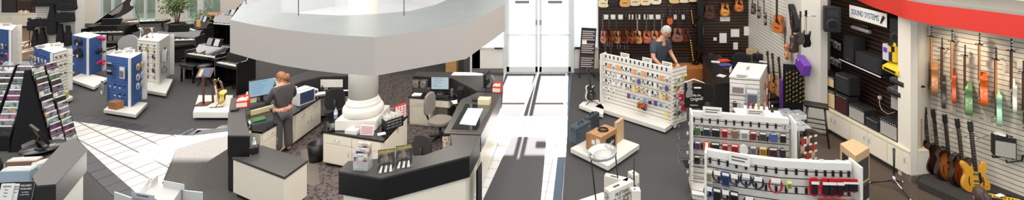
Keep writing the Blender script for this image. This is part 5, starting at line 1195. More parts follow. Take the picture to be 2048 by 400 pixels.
# dark post and second stretch of dark wall
pb = P(1400, 150)
single(B(-.09, .09, -.05, .05, 0, 3.4).box(-.3, -.09, -.02, .0, 2.1, 2.13).box(-.3, -.09, -.02, .0, 1.35, 1.38), 'display_post', BLK, 'tall black upright post dividing the guitar wall from the office corner', 'post', pb)
for i, (yt, yb, cn) in enumerate(((8, 60, 'upper'), (62, 138, 'lower'))):
    p = P(1385, 158); s_ = (158-HY)/CH; z0 = (158-yb)/s_; z1 = (158-yt)/s_
    t = thing('saxophone', '%s gold and black saxophone hanging beside the tall black post' % cn, 'saxophone', Vector((p.x, p.y, z0)), .3); k = (z1-z0)/.66; t.scale = (k, k, k)
    MB().tube([(-.04, 0, .62), (-.09, 0, .64), (-.1, 0, .6), (-.06, 0, .5), (-.02, 0, .25), (.0, 0, .14), (.05, 0, .07), (.1, 0, .12), (.11, -.01, .22), (.12, -.03, .3), (.12, -.05, .34)], [.01, .012, .013, .018, .028, .036, .042, .044, .046, .06, .085], 12).build('body', mat((60, 50, 36), .2, .8), t)
    kb = MB()
    for j in range(9): kb.lathe([(.018, 0), (.02, .01), (.001, .012)], 8, (-.06+j*.007, -.03, .5-j*.042), 'y')
    kb.build('keywork', SAX, t)
# office corner guitars high on the wall
wall_guitar(FB, 1419, -26, 38, 'dark walnut acoustic guitar at the top of the office corner wall', 'acoustic', (84, 44, 28), edge=(50, 26, 20))
wall_guitar(FB, 1450, -30, 33, 'golden sunburst acoustic guitar above the white price board', 'acoustic', (226, 160, 70), top2=(150, 70, 30))
wall_guitar(FB, 1478, -38, 24, 'orange burst acoustic guitar nearest the wall corner', 'acoustic', (220, 130, 50), top2=(120, 40, 24))
for i, (x, y, w, h, lb) in enumerate(((1404, 62, .1, .26, 'pale notice pinned near the tall black post'), (1446, 76, .22, .3, 'white typed sheet pinned left on the office corner wall'), (1470, 66, .26, .24, 'wide white sheet pinned above the black office chair'), (1493, 62, .16, .28, 'white sheet pinned nearest the slatted wall corner'), (1471, 92, .14, .22, 'small white sheet low behind the black office chair'), (1450, 38, .3, .14, 'white price board under the golden sunburst guitar'), (1430, 78, .1, .1, 'tiny pale card beside the black desk'))):
    a = ray_plane(FB, x, y, .012); single(B(-w/2, w/2, -.006, 0, -h/2, h/2), 'pinned_sheet', PAPER, lb, 'paper', a)
# acoustic side wall
FA = Face(c1, c2)
for i, (x, yt, yb, kind, c, t2, r, lb, kw) in enumerate((
    (1505, -22, 28, 'acoustic', (200, 120, 60), (90, 44, 26), -.7, 'brown burst acoustic guitar hanging sideways nearest the wall corner', {}),
    (1516, -16, 36, 'acoustic', (206, 110, 40), (70, 30, 20), -.5, 'small sunburst acoustic guitar at the top of the slatted side wall', {}),
    (1528, -6, 50, 'acoustic', (226, 180, 120), None, -.3, 'blond acoustic guitar beside the orange guitar on the side wall', {}),
    (1554, -18, 66, 'acoustic', (212, 120, 52), None, .35, 'large orange acoustic guitar facing out on the side wall', dict(edge=(150, 80, 40))),
    (1570, 44, 118, 'classical', (232, 190, 130), None, -.3, 'slim blond guitar below the orange one on the side wall', dict(edge=(190, 110, 60))),
    (1585, 22, 104, 'acoustic', (90, 44, 32), None, -.9, 'dark reddish guitar seen from its side on the side wall', dict(edge=(60, 28, 22))),
    (1601, 22, 89, 'solid', (30, 26, 26), None, -1.0, 'black guitar turned sideways on the side wall, left of two', dict(edge=(30, 26, 26))),
    (1612, 20, 94, 'solid', (34, 28, 26), None, -1.0, 'black guitar turned sideways on the side wall, right of two', dict(edge=(30, 26, 26), neckc=(200, 180, 150))))):
    wall_guitar(FA, x, yt, yb, lb, kind, c, off=.2, rot=r, top2=t2, **kw)
a = ray_plane(FA, 1594, 62, .12); t = thing('gig_bag', 'black guitar gig bag hanging at a slant on the slatted side wall', 'bag', a, FA.rz); t.rotation_euler = (0, -.5, FA.rz)
MB().prismy(smoothline([(-.13, 0), (.13, 0), (.15, .2), (.09, .42), (.05, .62), (-.05, .62), (-.09, .42), (-.15, .2)], 4, True), -.06, .04).build('bag_body', BAGM, t, .01); MB().box(-.04, .04, -.065, -.06, .2, .26).build('swing_tag', PAPER, t)
for i, (x, yt, yb) in enumerate(((1543, 107, 170), (1553, 108, 176), (1566, 116, 186))):
    p = P(x-3, yb+30); z0 = .28
    guitar('natural spruce classical guitar standing in the corner rack, %s from left' % ORD[i], Vector((p.x, p.y, z0)), .25, 'classical', (226, 180, 110), .86, tilt=-.1, edge=(150, 86, 50))
p = P(1545, 214); t = thing('guitar_rack', 'black rack holding the three spruce classical guitars', 'rack', p)
MB().box(-.36, .3, -.12, .2, .2, .27).build('shelf', BLK, t); MB().tube([(-.34, .2, 0), (-.34, .2, .8), (.28, .2, .8), (.28, .2, 0)], .02, 6).build('frame', BLK, t); MB().tube([(-.33, -.08, 0), (-.33, -.08, .2)], .02, 6).build('leg', BLK, t); MB().tube([(.27, -.08, 0), (.27, -.08, .2)], .02, 6).build('leg', BLK, t)
# purple and yellow goods by the pilaster
PUR = mat((112, 62, 168), .45, noise=.15)
a = ray_plane(FA, 1606, 141, .12); t = thing('purple_box', 'large purple box tilted against the slatted side wall', 'box', a, FA.rz); t.rotation_euler = (0, .35, FA.rz)
MB().box(-.2, .2, -.1, .06, 0, .27).build('box', PUR, t, .01)
for x in (-.2, -.1): MB().lathe([(.02, 0), (.02, .006)], 10, (x*.8, -.1, .22), 'y').build('white_dot', WHT, t)
single(B(-.12, .12, -.08, .08, 0, .9), 'purple_stand_box', PUR, 'narrow upright purple box beside the yellow-black straps', 'box', P(1572, 236), .1, bevel=.01)
p = P(1588, 253); t = thing('strap_rack', 'black floor rack of yellow and black striped straps by the pilaster', 'strap rack', p, -.3)
MB().box(-.22, .22, -.12, .12, 0, .06).build('base', BLK, t, .01); MB().box(-.2, .2, .08, .11, .06, 1.36).build('back_panel', BLK, t)
YB_ = mat((222, 190, 50), .5)
for k in range(6):
    st = MB().box(-.19+k*.068, -.145+k*.068, -.1+.02*(k % 2), -.08+.02*(k % 2), .55, 1.3).build('strap', BLK, t); mb = MB()
    for j in range(7): z = .58+j*.1+.03*(k % 2); mb.add([(-.185+k*.068, -.102+.02*(k % 2), z), (-.15+k*.068, -.102+.02*(k % 2), z+.03), (-.15+k*.068, -.102+.02*(k % 2), z+.045), (-.185+k*.068, -.102+.02*(k % 2), z+.015)], [(0, 1, 2, 3)])
    mb.build('yellow_marking', YB_, st)
t = thing('guide_pole', 'red and white striped pole leaning beside the wire baskets', 'pole', P(1588, 250), 0)
q0_, q1_ = Vector((0, 0, .02)), P(1604, 175, .9)-t.location; q1_ = Vector((.12, .15, .98))
MB().tube([q0_, q1_], .014, 8).build('shaft', mat((206, 50, 56), .4), t)
mb = MB(); 
for k in range(4): mb.tube([q0_.lerp(q1_, .12+k*.23), q0_.lerp(q1_, .2+k*.23)], .0145, 8)
mb.build('white_bands', WHT, t)
# speaker on the left pilaster
def pa_speaker(label, loc, rz, w=.26, h=.42, d=.24):
    t = thing('loudspeaker', label, 'speaker', loc, rz)
    MB().prism([(-w/2, -d/2), (w/2, -d/2), (w/2*.7, d/2), (-w/2*.7, d/2)], 0, h).build('cabinet', BLKM, t, .015)
    MB().lathe([(w*.4, 0), (w*.38, .01), (w*.2, -.01), (.001, .0)], 22, (0, -d/2, h*.3), 'y').build('woofer', mat((46, 46, 48), .5), t)
    MB().prismy([(-w*.34, h*.62), (w*.34, h*.62), (w*.3, h*.9), (-w*.3, h*.9)], -d/2-.006, -d/2).build('horn', mat((34, 34, 36), .3), t)
    MB().tube([(0, d/2, h/2), (0, d/2+.14, h/2)], .02, 6).build('bracket', BLK, t); return t
pa_speaker('black loudspeaker mounted high on the grey pilaster', Vector((6.03, 9.5, ray_plane(Face(Vector((5.97, 9.6, 0)), Vector((6.5, 9.6, 0))), 1640, 60).z)), -.25, .32, .52)
# ================================================================== office corner
t = thing('office_desk', 'black L-shaped desk covered with papers in the office corner', 'desk', P(1430, 190)); s_ = 1
dz_ = .8; dk_ = poly([(1404, 112), (1440, 110), (1466, 140), (1470, 165), (1430, 168)], dz_)
mbl(t).prism(dk_, dz_-.03, dz_).build('desktop', BLK, t, .003); mbl(t).prism(inset(dk_, .04), 0, dz_-.03).build('body', mat((34, 30, 30), .5), t)
def mess(items, z):
    for (x, y, w, d, h, r, c, lb, nm, ct) in items: cb(nm, lb, ct, P(x, y, z), r, (w, d, h), mat(c, .55), .004)
mess([(1448, 122, .3, .2, .03, .3, (206, 70, 40), 'orange-red folder topmost on the black office desk', 'folder', 'folder'),
      (1450, 130, .32, .2, .02, .1, (80, 84, 160), 'blue folder below the orange-red one on the office desk', 'folder', 'folder'),
      (1431, 124, .22, .16, .01, -.3, (230, 228, 222), 'white sheet at the left side of the black office desk', 'paper_sheet', 'paper'),
      (1422, 118, .12, .1, .16, .2, (40, 40, 44), 'black desk unit at the back left of the office desk', 'desk_unit', 'unit'),
      (1443, 152, .2, .18, .012, .8, (222, 216, 204), 'crumpled white bag at the front of the office desk', 'paper_bag', 'bag'),
      (1455, 140, .2, .12, .05, .1, (60, 40, 40), 'dark red boxes between folders and white bag on the office desk', 'small_box', 'box')], dz_)
cr = P(1510, 150); t = thing('work_table', 'long black table with office clutter under the slatted side wall', 'table', cr)
tb = poly([(1478, 108), (1496, 99), (1524, 118), (1520, 141), (1503, 136)], .78); mbl(t).prism(tb, .74, .78).build('tabletop', BLK, t); mbl(t).prism(inset(tb, .05), 0, .74).build('body', BLKM, t)
mess([(1505, 108, .3, .2, .14, -.7, (180, 160, 120), 'tan cardboard tray at the back of the clutter table', 'cardboard_tray', 'tray'),
      (1516, 116, .22, .18, .12, .4, (36, 36, 40), 'black office machine in the middle of the clutter table', 'office_machine', 'machine'),
      (1528, 124, .24, .16, .01, -.5, (226, 226, 222), 'white sheet near the front of the clutter table', 'paper_sheet', 'paper'),
      (1534, 120, .1, .1, .1, 0, (230, 232, 230), 'small white device at the right of the clutter table', 'desk_device', 'device'),
      (1495, 116, .14, .12, .1, .2, (60, 56, 54), 'dark box at the left of the clutter table', 'small_box', 'box')], .78)
chair('tall-backed black office chair in front of the pinned sheets', P(1476, 178), math.radians(170), (22, 21, 22), True, 1.05)
chair('black chair with curved back beside the play-the-original poster', P(1424, 262), math.radians(15), (20, 20, 22), False, .95)
# ================================================================== people
SKIN = mat((206, 150, 122), .5, noise=.05); 
def skinned(name, verts, edges, radii, m, parent, root=0, sub=2, smooth=True):
    me = bpy.data.meshes.new(name); me.from_pydata([tuple(v) for v in verts], edges, []); o = bpy.data.objects.new(name, me); COL.objects.link(o)
    md = o.modifiers.new('skin', 'SKIN'); md.use_smooth_shade = True
    if not me.skin_vertices: me.skin_vertices.new(name='')
    for i, r in enumerate(radii):
        sv = me.skin_vertices[0].data[i]; sv.radius = r if isinstance(r, tuple) else (r, r); sv.use_root = (i == root)
    sb = o.modifiers.new('sub', 'SUBSURF'); sb.levels = sub; sb.render_levels = sub
    dg = bpy.context.evaluated_depsgraph_get(); nm = bpy.data.meshes.new_from_object(o.evaluated_get(dg)); bpy.data.objects.remove(o)
    nm.materials.clear(); nm.materials.append(m); nm.polygons.foreach_set('use_smooth', [True]*len(nm.polygons))
    o2 = bpy.data.objects.new(name, nm); COL.objects.link(o2); o2.parent = parent; return o2
def headmesh(mb, c, r, fwd):
    """an ovoid head with brow, nose, chin and ears; fwd = unit vector the face looks along"""
    rz = math.atan2(fwd.y, fwd.x)+PI/2; R = Matrix.Translation(c) @ Matrix.Rotation(rz, 4, 'Z') @ Matrix.Rotation(-math.asin(max(-1, min(1, fwd.z))), 4, 'X')
    old = mb.M; mb.M = R; n, m = 22, 16; vs = []; fs = []
    for j in range(m+1):
        th = PI*j/m; zz = -math.cos(th); rr = math.sin(th)
        for k in range(n):
            a = 2*PI*k/n; x = rr*math.cos(a)*.78; y = rr*math.sin(a)*.95; z = zz*1.18
            if z < -.3: f = (-.3-z)/.9; x *= 1-.28*f; y = y*(1-.15*f)+(-.12*f if y < 0 else .2*f)
            vs.append((x*r, y*r, z*r))
    for j in range(m):
        for k in range(n): fs.append((j*n+k, j*n+(k+1) % n, (j+1)*n+(k+1) % n, (j+1)*n+k))
    mb.add(vs, fs, True)
    mb.tube([(0, -.86*r, .12*r), (0, -1.0*r, -.1*r), (0, -1.16*r, -.28*r), (0, -.9*r, -.34*r)], [.07*r, .1*r, .15*r, .08*r], 8)
    for s in (-1, 1): mb.ell((s*.79*r, .05*r, -.05*r), (.07*r, .16*r, .26*r), 8, 6)
    mb.ell((0, -.9*r, -.62*r), (.24*r, .1*r, .06*r), 8, 5); mb.M = old; return R
def hand(mb, wrist, d, palm_n, s=1.0, curl=.5):
    """palm plus four unequal bent fingers and a thumb; d = direction of the fingers, palm_n = the way the palm faces"""
    d = d.normalized(); n_ = palm_n.normalized(); w = d.cross(n_).normalized()
    c = wrist+d*.045*s
    old = mb.M; mb.M = Matrix(((w.x, d.x, n_.x, c.x), (w.y, d.y, n_.y, c.y), (w.z, d.z, n_.z, c.z), (0, 0, 0, 1)))
    mb.ell((0, 0, 0), (.04*s, .055*s, .016*s), 10, 6)
    for i, (x, L) in enumerate(((-.03, .062), (-.011, .075), (.009, .07), (.028, .055))):
        L *= s; x *= s; a = curl; p0 = Vector((x, .04*s, 0)); p1 = p0+Vector((0, math.cos(a*.4), math.sin(a*.4)))*L*.45; p2 = p1+Vector((0, math.cos(a), math.sin(a)))*L*.32; p3 = p2+Vector((0, math.cos(a*1.5), math.sin(a*1.5)))*L*.25
        mb.tube([p0, p1, p2, p3], [.0095*s, .009*s, .008*s, .006*s], 6)
    mb.tube([Vector((-.03, -.02, .0))*s, Vector((-.055, .01, .01))*s, Vector((-.058, .04, .02))*s], [.012*s, .01*s, .008*s], 6); mb.M = old
def person(label, loc, rz, J, clothes, hairc, s=1.0, female=True, curl=.6, show_hair='bun', glasses=False):
    """J: joints in the person's own frame (x right, -y forward). one continuous body mesh, clothing and hair as children"""
    t = thing('person', label, 'person', loc, rz); t.scale = (s, s, s); V = {k: Vector(v) for k, v in J.items()}
    order = ['pelvis', 'waist', 'chest', 'neck', 'headb']; idx = {}; vs = []; rad = []; ed = []
    R0 = dict(pelvis=(.15, .11), waist=(.13, .10), chest=(.16, .11), neck=(.055, .055), headb=(.05, .05), shl=.065, shr=.065, ell=.045, elr=.045, wrl=.028, wrr=.028, hipl=.095, hipr=.095, knl=.06, knr=.06, anl=.04, anr=.04, tol=.035, tor=.035)
    def addv(k): idx[k] = len(vs); vs.append(V[k]); r = R0[k]; rad.append(r if isinstance(r, tuple) else (r, r))
    for k in order: addv(k)
    for a_, b_ in zip(order, order[1:]): ed.append((idx[a_], idx[b_]))
    for sd_ in 'lr':
        ch = ['sh'+sd_, 'el'+sd_, 'wr'+sd_]; 
        for k in ch: addv(k)
        ed.append((idx['chest'], idx['sh'+sd_])); ed += [(idx[ch[0]], idx[ch[1]]), (idx[ch[1]], idx[ch[2]])]
        ch = ['hip'+sd_, 'kn'+sd_, 'an'+sd_, 'to'+sd_]
        for k in ch: addv(k)
        ed.append((idx['pelvis'], idx['hip'+sd_])); ed += [(idx[a_], idx[b_]) for a_, b_ in zip(ch, ch[1:])]
    body = skinned('body', vs, ed, rad, SKIN, t)
    f = V['face'].normalized(); hb = MB(); R = headmesh(hb, V['head'], .098, f)
    for sd_ in 'lr': dd_ = V['wr'+sd_]-V['el'+sd_]; hand(hb, V['wr'+sd_], (V.get('hd'+sd_) or dd_), V.get('pn'+sd_, Vector((0, 0, -1))), 1.0, curl)
    # merge head and hands into the body mesh
    tmp = hb.build('tmp', SKIN); bm = bmesh.new(); bm.from_mesh(body.data); bm.from_mesh(tmp.data); bm.to_mesh(body.data); bm.free(); bpy.data.objects.remove(tmp)
    body.data.polygons.foreach_set('use_smooth', [True]*len(body.data.polygons))
    r = .098
    e = MB(); e.M = R
    for sx in (-1, 1): e.ell((sx*.32*r, -.84*r, .08*r), (.13*r, .06*r, .06*r), 8, 5)
    e.build('eyes', mat((60, 50, 46), .3), t)
    # hair
    hm = mat(hairc, .55, noise=.35, scale=40); h = MB(); h.M = R; n, m = 24, 12; hv = []; hf = []
    for j in range(m+1):
        th = PI*.62*j/m
        for k in range(n):
            a = 2*PI*k/n; front = max(0, -math.sin(a)); lim = PI*(.62-.30*front**.6); th2 = lim*j/m
            x = math.sin(th2)*math.cos(a)*.86; y = math.sin(th2)*math.sin(a)*1.06+.03; z = math.cos(th2)*1.3; q = 1+.03*math.sin(a*9+j)
            hv.append((x*r*q, y*r*q, z*r))
    for j in range(m):
        for k in range(n): hf.append((j*n+k, j*n+(k+1) % n, (j+1)*n+(k+1) % n, (j+1)*n+k))
    h.add(hv, hf, True)
    if show_hair == 'tail':
        h.ell((0, .95*r, -.35*r), (.62*r, .5*r, .75*r), 12, 8); h.tube([(0, 1.0*r, .3*r), (0, 1.45*r, .0), (.05*r, 1.4*r, -.7*r), (0, 1.2*r, -1.3*r)], [.3*r, .42*r, .36*r, .12*r], 10)
    h.build('hair', hm, t)
    if glasses:
        g = MB(); g.M = R
        for sx in (-1, 1): g.tube([(sx*(.33+.2*math.cos(a))*r, -.98*r, (.06+.14*math.sin(a))*r) for a in [2*PI*i/12 for i in range(13)]], .003, 4); g.tube([(sx*.52*r, -.97*r, .08*r), (sx*.8*r, -.1*r, .1*r)], .003, 4)
        g.build('glasses', BLK, t)
    for (nm, m_, keys_, radd, extra) in clothes:
        vv = []; rr = []; ee = []; ix = {}
        for k in keys_:
            if isinstance(k, tuple):
                k2, a_, b_, fq = k; p_ = V[a_].lerp(V[b_], fq); ra, rb = R0[a_], R0[b_]; ra = ra if isinstance(ra, tuple) else (ra, ra); rb = rb if isinstance(rb, tuple) else (rb, rb); r_ = tuple(x*(1-fq)+y*fq for x, y in zip(ra, rb))
            else: k2 = k; p_ = V[k]; r_ = R0[k]; r_ = r_ if isinstance(r_, tuple) else (r_, r_)
            ix[k2] = len(vv); vv.append(p_); rr.append(tuple(x+radd.get(k2, radd['*']) for x in r_))
        for a_, b_ in extra: ee.append((ix[a_], ix[b_]))
        skinned(nm, vv, ee, rr, m_, t)
    return t
def garments(topm, pantm, shoem, sleeve=.85, waist_m=None):
    tk = ['waist', 'chest', ('neckb', 'chest', 'neck', .55), ('hem', 'waist', 'pelvis', .8)]; te = [('hem', 'waist'), ('waist', 'chest'), ('chest', 'neckb')]
    for q in 'lr': 
        tk += ['sh'+q]; te += [('chest', 'sh'+q)]
        if sleeve > .6: tk += ['el'+q, ('cuff'+q, 'el'+q, 'wr'+q, sleeve)]; te += [('sh'+q, 'el'+q), ('el'+q, 'cuff'+q)]
        else: tk += [('cuff'+q, 'sh'+q, 'el'+q, .8)]; te += [('sh'+q, 'cuff'+q)]
    pk = ['pelvis']; pe = []
    for q in 'lr': pk += ['hip'+q, 'kn'+q, ('hemp'+q, 'kn'+q, 'an'+q, .93)]; pe += [('pelvis', 'hip'+q), ('hip'+q, 'kn'+q), ('kn'+q, 'hemp'+q)]
    out = [('top', topm, tk, {'*': .017, 'neckb': .01, 'hem': .035, 'cuffl': .016, 'cuffr': .016}, te), ('trousers', pantm, pk, {'*': .016, 'hempl': .04, 'hempr': .04, 'knl': .03, 'knr': .03}, pe)]
    for q in 'lr': out.append(('shoe', shoem, ['an'+q, 'to'+q], {'*': .012}, [('an'+q, 'to'+q)]))
    return out
wl = P(566, 307); knit = mat((70, 64, 64), .85, noise=.6, scale=70)
WJ = dict(pelvis=(0, 0, .88), waist=(0, .0, 1.04), chest=(0, .0, 1.24), neck=(0, -.02, 1.40), headb=(0, -.05, 1.46), head=(0, -.07, 1.53), face=(.48, -.86, -.35),
          shl=(-.17, .0, 1.33), shr=(.17, .0, 1.33), ell=(-.26, -.08, 1.1), elr=(.25, -.1, 1.1), wrl=(-.17, -.33, 1.0), wrr=(.14, -.34, 1.0),
          hipl=(-.085, 0, .84), hipr=(.085, 0, .84), knl=(-.1, -.01, .48), knr=(.1, .01, .48), anl=(-.11, .02, .07), anr=(.11, .03, .07), tol=(-.13, -.12, .04), tor=(.13, -.11, .04))
wz_ = 1.0
woman = person('woman with tied reddish-blond hair, patterned grey knit top, standing at the blue screen', wl, math.radians(235), WJ, garments(knit, mat((82, 80, 80), .8, noise=.2), BLK, .8), (126, 82, 50), .97, show_hair='tail', glasses=True)
# patterned hem band of the top
hm_ = MB(); hm_.lathe([(.178, 0), (.19, .05), (.176, .1)], 24); band = hm_.build('patterned_hem', picture((196, 96, 60), (90, 84, 90), 38, 3, (214, 180, 150)), woman); band.location = (0, 0, .87); band.scale = (1.02, .82, 1)
ml = P(1316, 224)
MJ = dict(WJ); MJ.update(head=(0, -.2, 1.66), headb=(0, -.15, 1.58), neck=(0, -.1, 1.51), chest=(0, -.06, 1.32), waist=(0, 0, 1.08), pelvis=(0, .02, .92), face=(.05, -1, -.6), shl=(-.2, -.05, 1.43), shr=(.2, -.05, 1.43), ell=(-.28, -.1, 1.16), elr=(.28, -.1, 1.16), wrl=(-.22, -.3, 1.0), wrr=(.22, -.3, 1.0), hipl=(-.09, .02, .88), hipr=(.09, .02, .88), knl=(-.1, 0, .5), knr=(.1, 0, .5))
person('grey-haired man in dark blue short-sleeved shirt looking down behind the long gondola', ml, math.radians(38), MJ, garments(mat((58, 66, 78), .8, noise=.25), mat((60, 56, 54), .8), BLK, .4), (176, 172, 166), 1.2, female=False, show_hair='short', glasses=True)
hl = Vector((P(1981, 372, 1.66).x, P(1981, 372, 1.66).y, 0))
person('person with dark brown hair of whom only the crown shows at the bottom edge', hl, math.radians(160), MJ, garments(mat((50, 48, 50), .8), mat((40, 40, 46), .8), BLK, .8), (52, 34, 28), .87, show_hair='tail')
# ================================================================== long gondolas
def long_gondola(label, pts, h, plinth_off, fins, plh=.13, m=SLATW):
    """pts: floor points (Vector) of the viewer-facing slat face, left to right"""
    c = sum(pts, Vector())/len(pts); t = thing('display_gondola', label, 'gondola', Vector((c.x, c.y, 0)))
    faces = [Face(a, b) for a, b in zip(pts[:-1], pts[1:])]
    fr0 = [p+f.n*plinth_off for p, f in zip(pts, faces+[faces[-1]])]; bk0 = [p-f.n*plinth_off*.55 for p, f in zip(pts, faces+[faces[-1]])]
    mbl(t).prism([tuple(v)[:2] for v in fr0+bk0[::-1]], .04, plh).build('plinth', WHG, t, .006)
    mbl(t).prism([tuple(v)[:2] for v in [p+f.n*(plinth_off-.05) for p, f in zip(pts, faces+[faces[-1]])]+bk0[::-1]], 0, .04).build('plinth_base', BLKM, t)
    L = t.location
    mb = mbl(t); mb.prism([tuple(v)[:2] for v in pts+[p-f.n*.06 for p, f in zip(pts, faces+[faces[-1]])][::-1]], plh, h-.1); mb.build('slat_panel', m, t)
    mb = mbl(t); mb.prism([tuple(v)[:2] for v in [p+f.n*.006 for p, f in zip(pts, faces+[faces[-1]])]+[p-f.n*.066 for p, f in zip(pts, faces+[faces[-1]])][::-1]], h-.1, h); mb.build('top_rail', WHG, t, .004)
    for (i, f0, f1) in fins:
        p = pts[i]; f = faces[min(i, len(faces)-1)]; a = p+f.n*f1; b = p-f.n*f0
        if i: a, b = a+f.d*.03, b+f.d*.03
        vpanel(t, b-L, a-L, .04, h+.015, .03, WHG, 'fin_panel', .006)
    return t, faces
SD = [((226, 226, 222), 'white'), ((120, 160, 206), 'light blue'), ((230, 150, 90), 'orange'), ((230, 228, 220), 'white'), ((60, 80, 130), 'navy'), ((200, 206, 214), 'silver'), ((222, 222, 220), 'white'), ((180, 60, 50), 'red'), ((236, 210, 120), 'yellow'), ((90, 70, 120), 'violet')]
k1a, k1b = P(1206, 215), P(1345, 258)
K1, kf1 = long_gondola('long white gondola of string packs in front of the grey-haired man', [Vector((k1a.x, k1a.y, 0)), Vector((k1b.x, k1b.y, 0))], 1.34, .36, [(0, .12, .14), (1, .12, .02)])
f = kf1[0]
us = [.05+i*.075 for i in range(13)]
zs = [1.17, .97, .77, .58, .4]
def k1c(r, k):
    c, cn = SD[(r*3+k*k+k) % 10]
    if k < 4 and r > 0: return (('round', (228, 228, 226), .085, .1), 'white square-backed round disc packet') if k < 2+r % 2 else (('plain', (226, 228, 230), .08, .1), 'white packet')
    kk = ('round', 'plain', 'card', 'plain', 'round')[(r+k) % 5]
    return ((kk, c, .078, .115 if kk != 'round' else .1), '%s %s' % (cn, {'round': 'round packet', 'plain': 'flat packet', 'card': 'carded packet'}[kk]))
sk = {(4, k) for k in (0, 2, 3, 4, 5, 6, 7, 9, 10, 11)} | {(3, 3), (3, 4)}
fill(f, us, zs, k1c, 'man\'s gondola', 'packets on the long gondola before the man', reach=.12, skip=sk)
hooks(K1, f, [(u, z+.12) for z in (1.17, .97, .77, .58) for u in [.05+i*.0625 for i in range(15)]], .015, 'slat_bracket')
cb('striped_box', 'orange and dark striped box on the plinth of the long gondola', 'box', f.at(.62, .3, .1), f.rz, (.2, .1, .12), picture((220, 110, 50), (60, 40, 40), 20), .004)
for u in (.34, .66, .93): p = f.at(u, 1.34, 0)-K1.location; sign_card(K1, p, f.rz, .24, .12)
kend = Face(f.b+f.n*.0, f.b-f.n*.42)
t = thing('end_rack', 'white slatted end panel of accessories at the right end of the long gondola', 'rack', Vector((f.b.x, f.b.y, 0))); p_ = f.b+f.d*.05
e0, e1 = p_+f.n*.1, p_-f.n*.36+f.d*.12; vpanel(t, Vector((*e0.xy, 0))-t.location, Vector((*e1.xy, 0))-t.location, .13, 1.36, .03, SLATW, 'slat_panel')
fe = Face(Vector((*e0.xy, 0)), Vector((*e1.xy, 0)))
fill(fe, (.25, .75), (1.22, 1.05, .7, .5), lambda r, k: (('card', [(226, 220, 212), (206, 180, 60), (220, 220, 220), (120, 124, 130)][(r+k) % 4], .1, .14), ['white', 'yellow', 'pale', 'grey'][(r+k) % 4]+' carded packet'), 'long gondola end panel', 'packets on the long gondola end', reach=.08)
for i, (u, z) in enumerate(((.3, .86), (.72, .82), (.5, .62))):
    put_pack(('pouch', (178, 24, 50), .16, .18, .012), fe.at(u, z, .12), fe.rz, ('red zip pouch hanging on the end panel, upper left', 'red zip pouch hanging on the end panel, upper right', 'red zip pouch hanging on the end panel, lowest')[i], 'pouch', 'red pouches on the end panel', name='zip_pouch')
hooks(t, fe, [(u, z) for z in (.95, .75, .55, .35) for u in (.15, .5, .85)], .14)
# poster
t = thing('poster_stand', 'black poster reading play the original with a hatted figure, above the middle gondola', 'poster', Vector((P(1388, 330).x, P(1388, 330).y, 0)), -.05)
pz0, pz1 = z_of(330, 216), z_of(330, 166)
B(-.18, .18, 0, .012, pz0, pz1).build('poster_board', BLKG, t)
mb = MB(); mb.tube([(-.19, .006, pz1), (0, .006, pz1+.07), (.19, .006, pz1)], .01, 6); mb.build('hanging_bar', WHT, t); MB().box(-.012, .012, .014, .03, .02, pz1).build('back_post', BLK, t); MB().box(-.18, .18, -.1, .14, 0, .02).build('base', BLK, t)
text('play the', .06, WHT, t, (.05, -.002, pz0+.24), sx=.8); text('Original!', .085, WHT, t, (.05, -.002, pz0+.17), (PI/2, -.12, 0), sx=.8); text('ORIGINALS', .03, PAPER, t, (0, -.002, pz0+.05))
mb = MB(); mb.ell((-.08, -.001, pz0+.4), (.05, .004, .06), 12, 8).prismy([(-.14, pz0+.44), (-.02, pz0+.46), (-.04, pz0+.5), (-.11, pz0+.49)], -.004, 0).prismy(smoothline([(-.15, pz0+.2), (-.04, pz0+.22), (-.03, pz0+.33), (-.12, pz0+.35)], 3, True), -.003, 0); mb.build('printed_figure', mat((130, 128, 126), .6), t)
B(.0, .13, -.003, 0, pz1-.1, pz1-.075).build('printed_line', PAPER, t)
# --- K2
SLG = slat((204, 200, 194), (52, 48, 46), .1, .13)
k2 = [P(1380, 380), P(1578, 402)]
K2, kf2 = long_gondola('middle gondola with red, green and grey carded accessories and a sign on top', [Vector((v.x, v.y, 0)) for v in k2], 1.34, .34, [(0, .1, .2), (1, .12, .2)], m=SLG)
f = kf2[0]
C2 = [((70, 96, 60), 'green'), ((60, 70, 90), 'dark blue'), ((40, 40, 44), 'black'), ((196, 40, 40), 'red'), ((120, 96, 70), 'brown'), ((222, 222, 220), 'white'), ((150, 60, 60), 'dark red'), ((90, 90, 96), 'grey'), ((70, 90, 140), 'blue'), ((46, 44, 44), 'black')]
C3 = [((120, 80, 130), 'purple'), ((200, 90, 40), 'orange'), ((50, 50, 54), 'black'), ((206, 44, 40), 'red'), ((206, 44, 40), 'red'), ((224, 224, 222), 'white'), ((150, 150, 150), 'grey'), ((210, 160, 60), 'amber'), ((90, 60, 60), 'maroon'), ((40, 40, 44), 'black')]
fill(f, [.07+i*.095 for i in range(10)], (1.14, .9, .66), lambda r, k: ((('pouch' if (k*3+r) % 4 == 0 else 'card'), (C2, C3, C2[::-1])[r][k][0], .09+.02*(k % 3), .15), (C2, C3, C2[::-1])[r][k][1]+' hanging packet'), 'middle gondola', 'packets on the middle gondola', reach=.1)
hooks(K2, f, [(u, z) for z in (1.2, .98, .76) for u in [.04+i*.083 for i in range(12)]], .02, 'slat_bracket')
sign_card(K2, f.at(.23, 1.3, .02)-K2.location, f.rz, .3, .14); sign_card(K2, f.at(.67, 1.34, 0)-K2.location, f.rz, .28, .11)
fe = Face(f.a+f.n*.2-f.d*.0, f.a-f.n*.1)
for k in range(6):
    put_pack(('plain', (206, 208, 212), .03, .05, .01), Vector((f.a.x-.05-.03*(k % 2), f.a.y-.12, 1.2-k*.16)), .2, 'small clear tag packet on the left fin, %s down' % ORD[k], 'packet', 'tags on the left fin of the middle gondola')
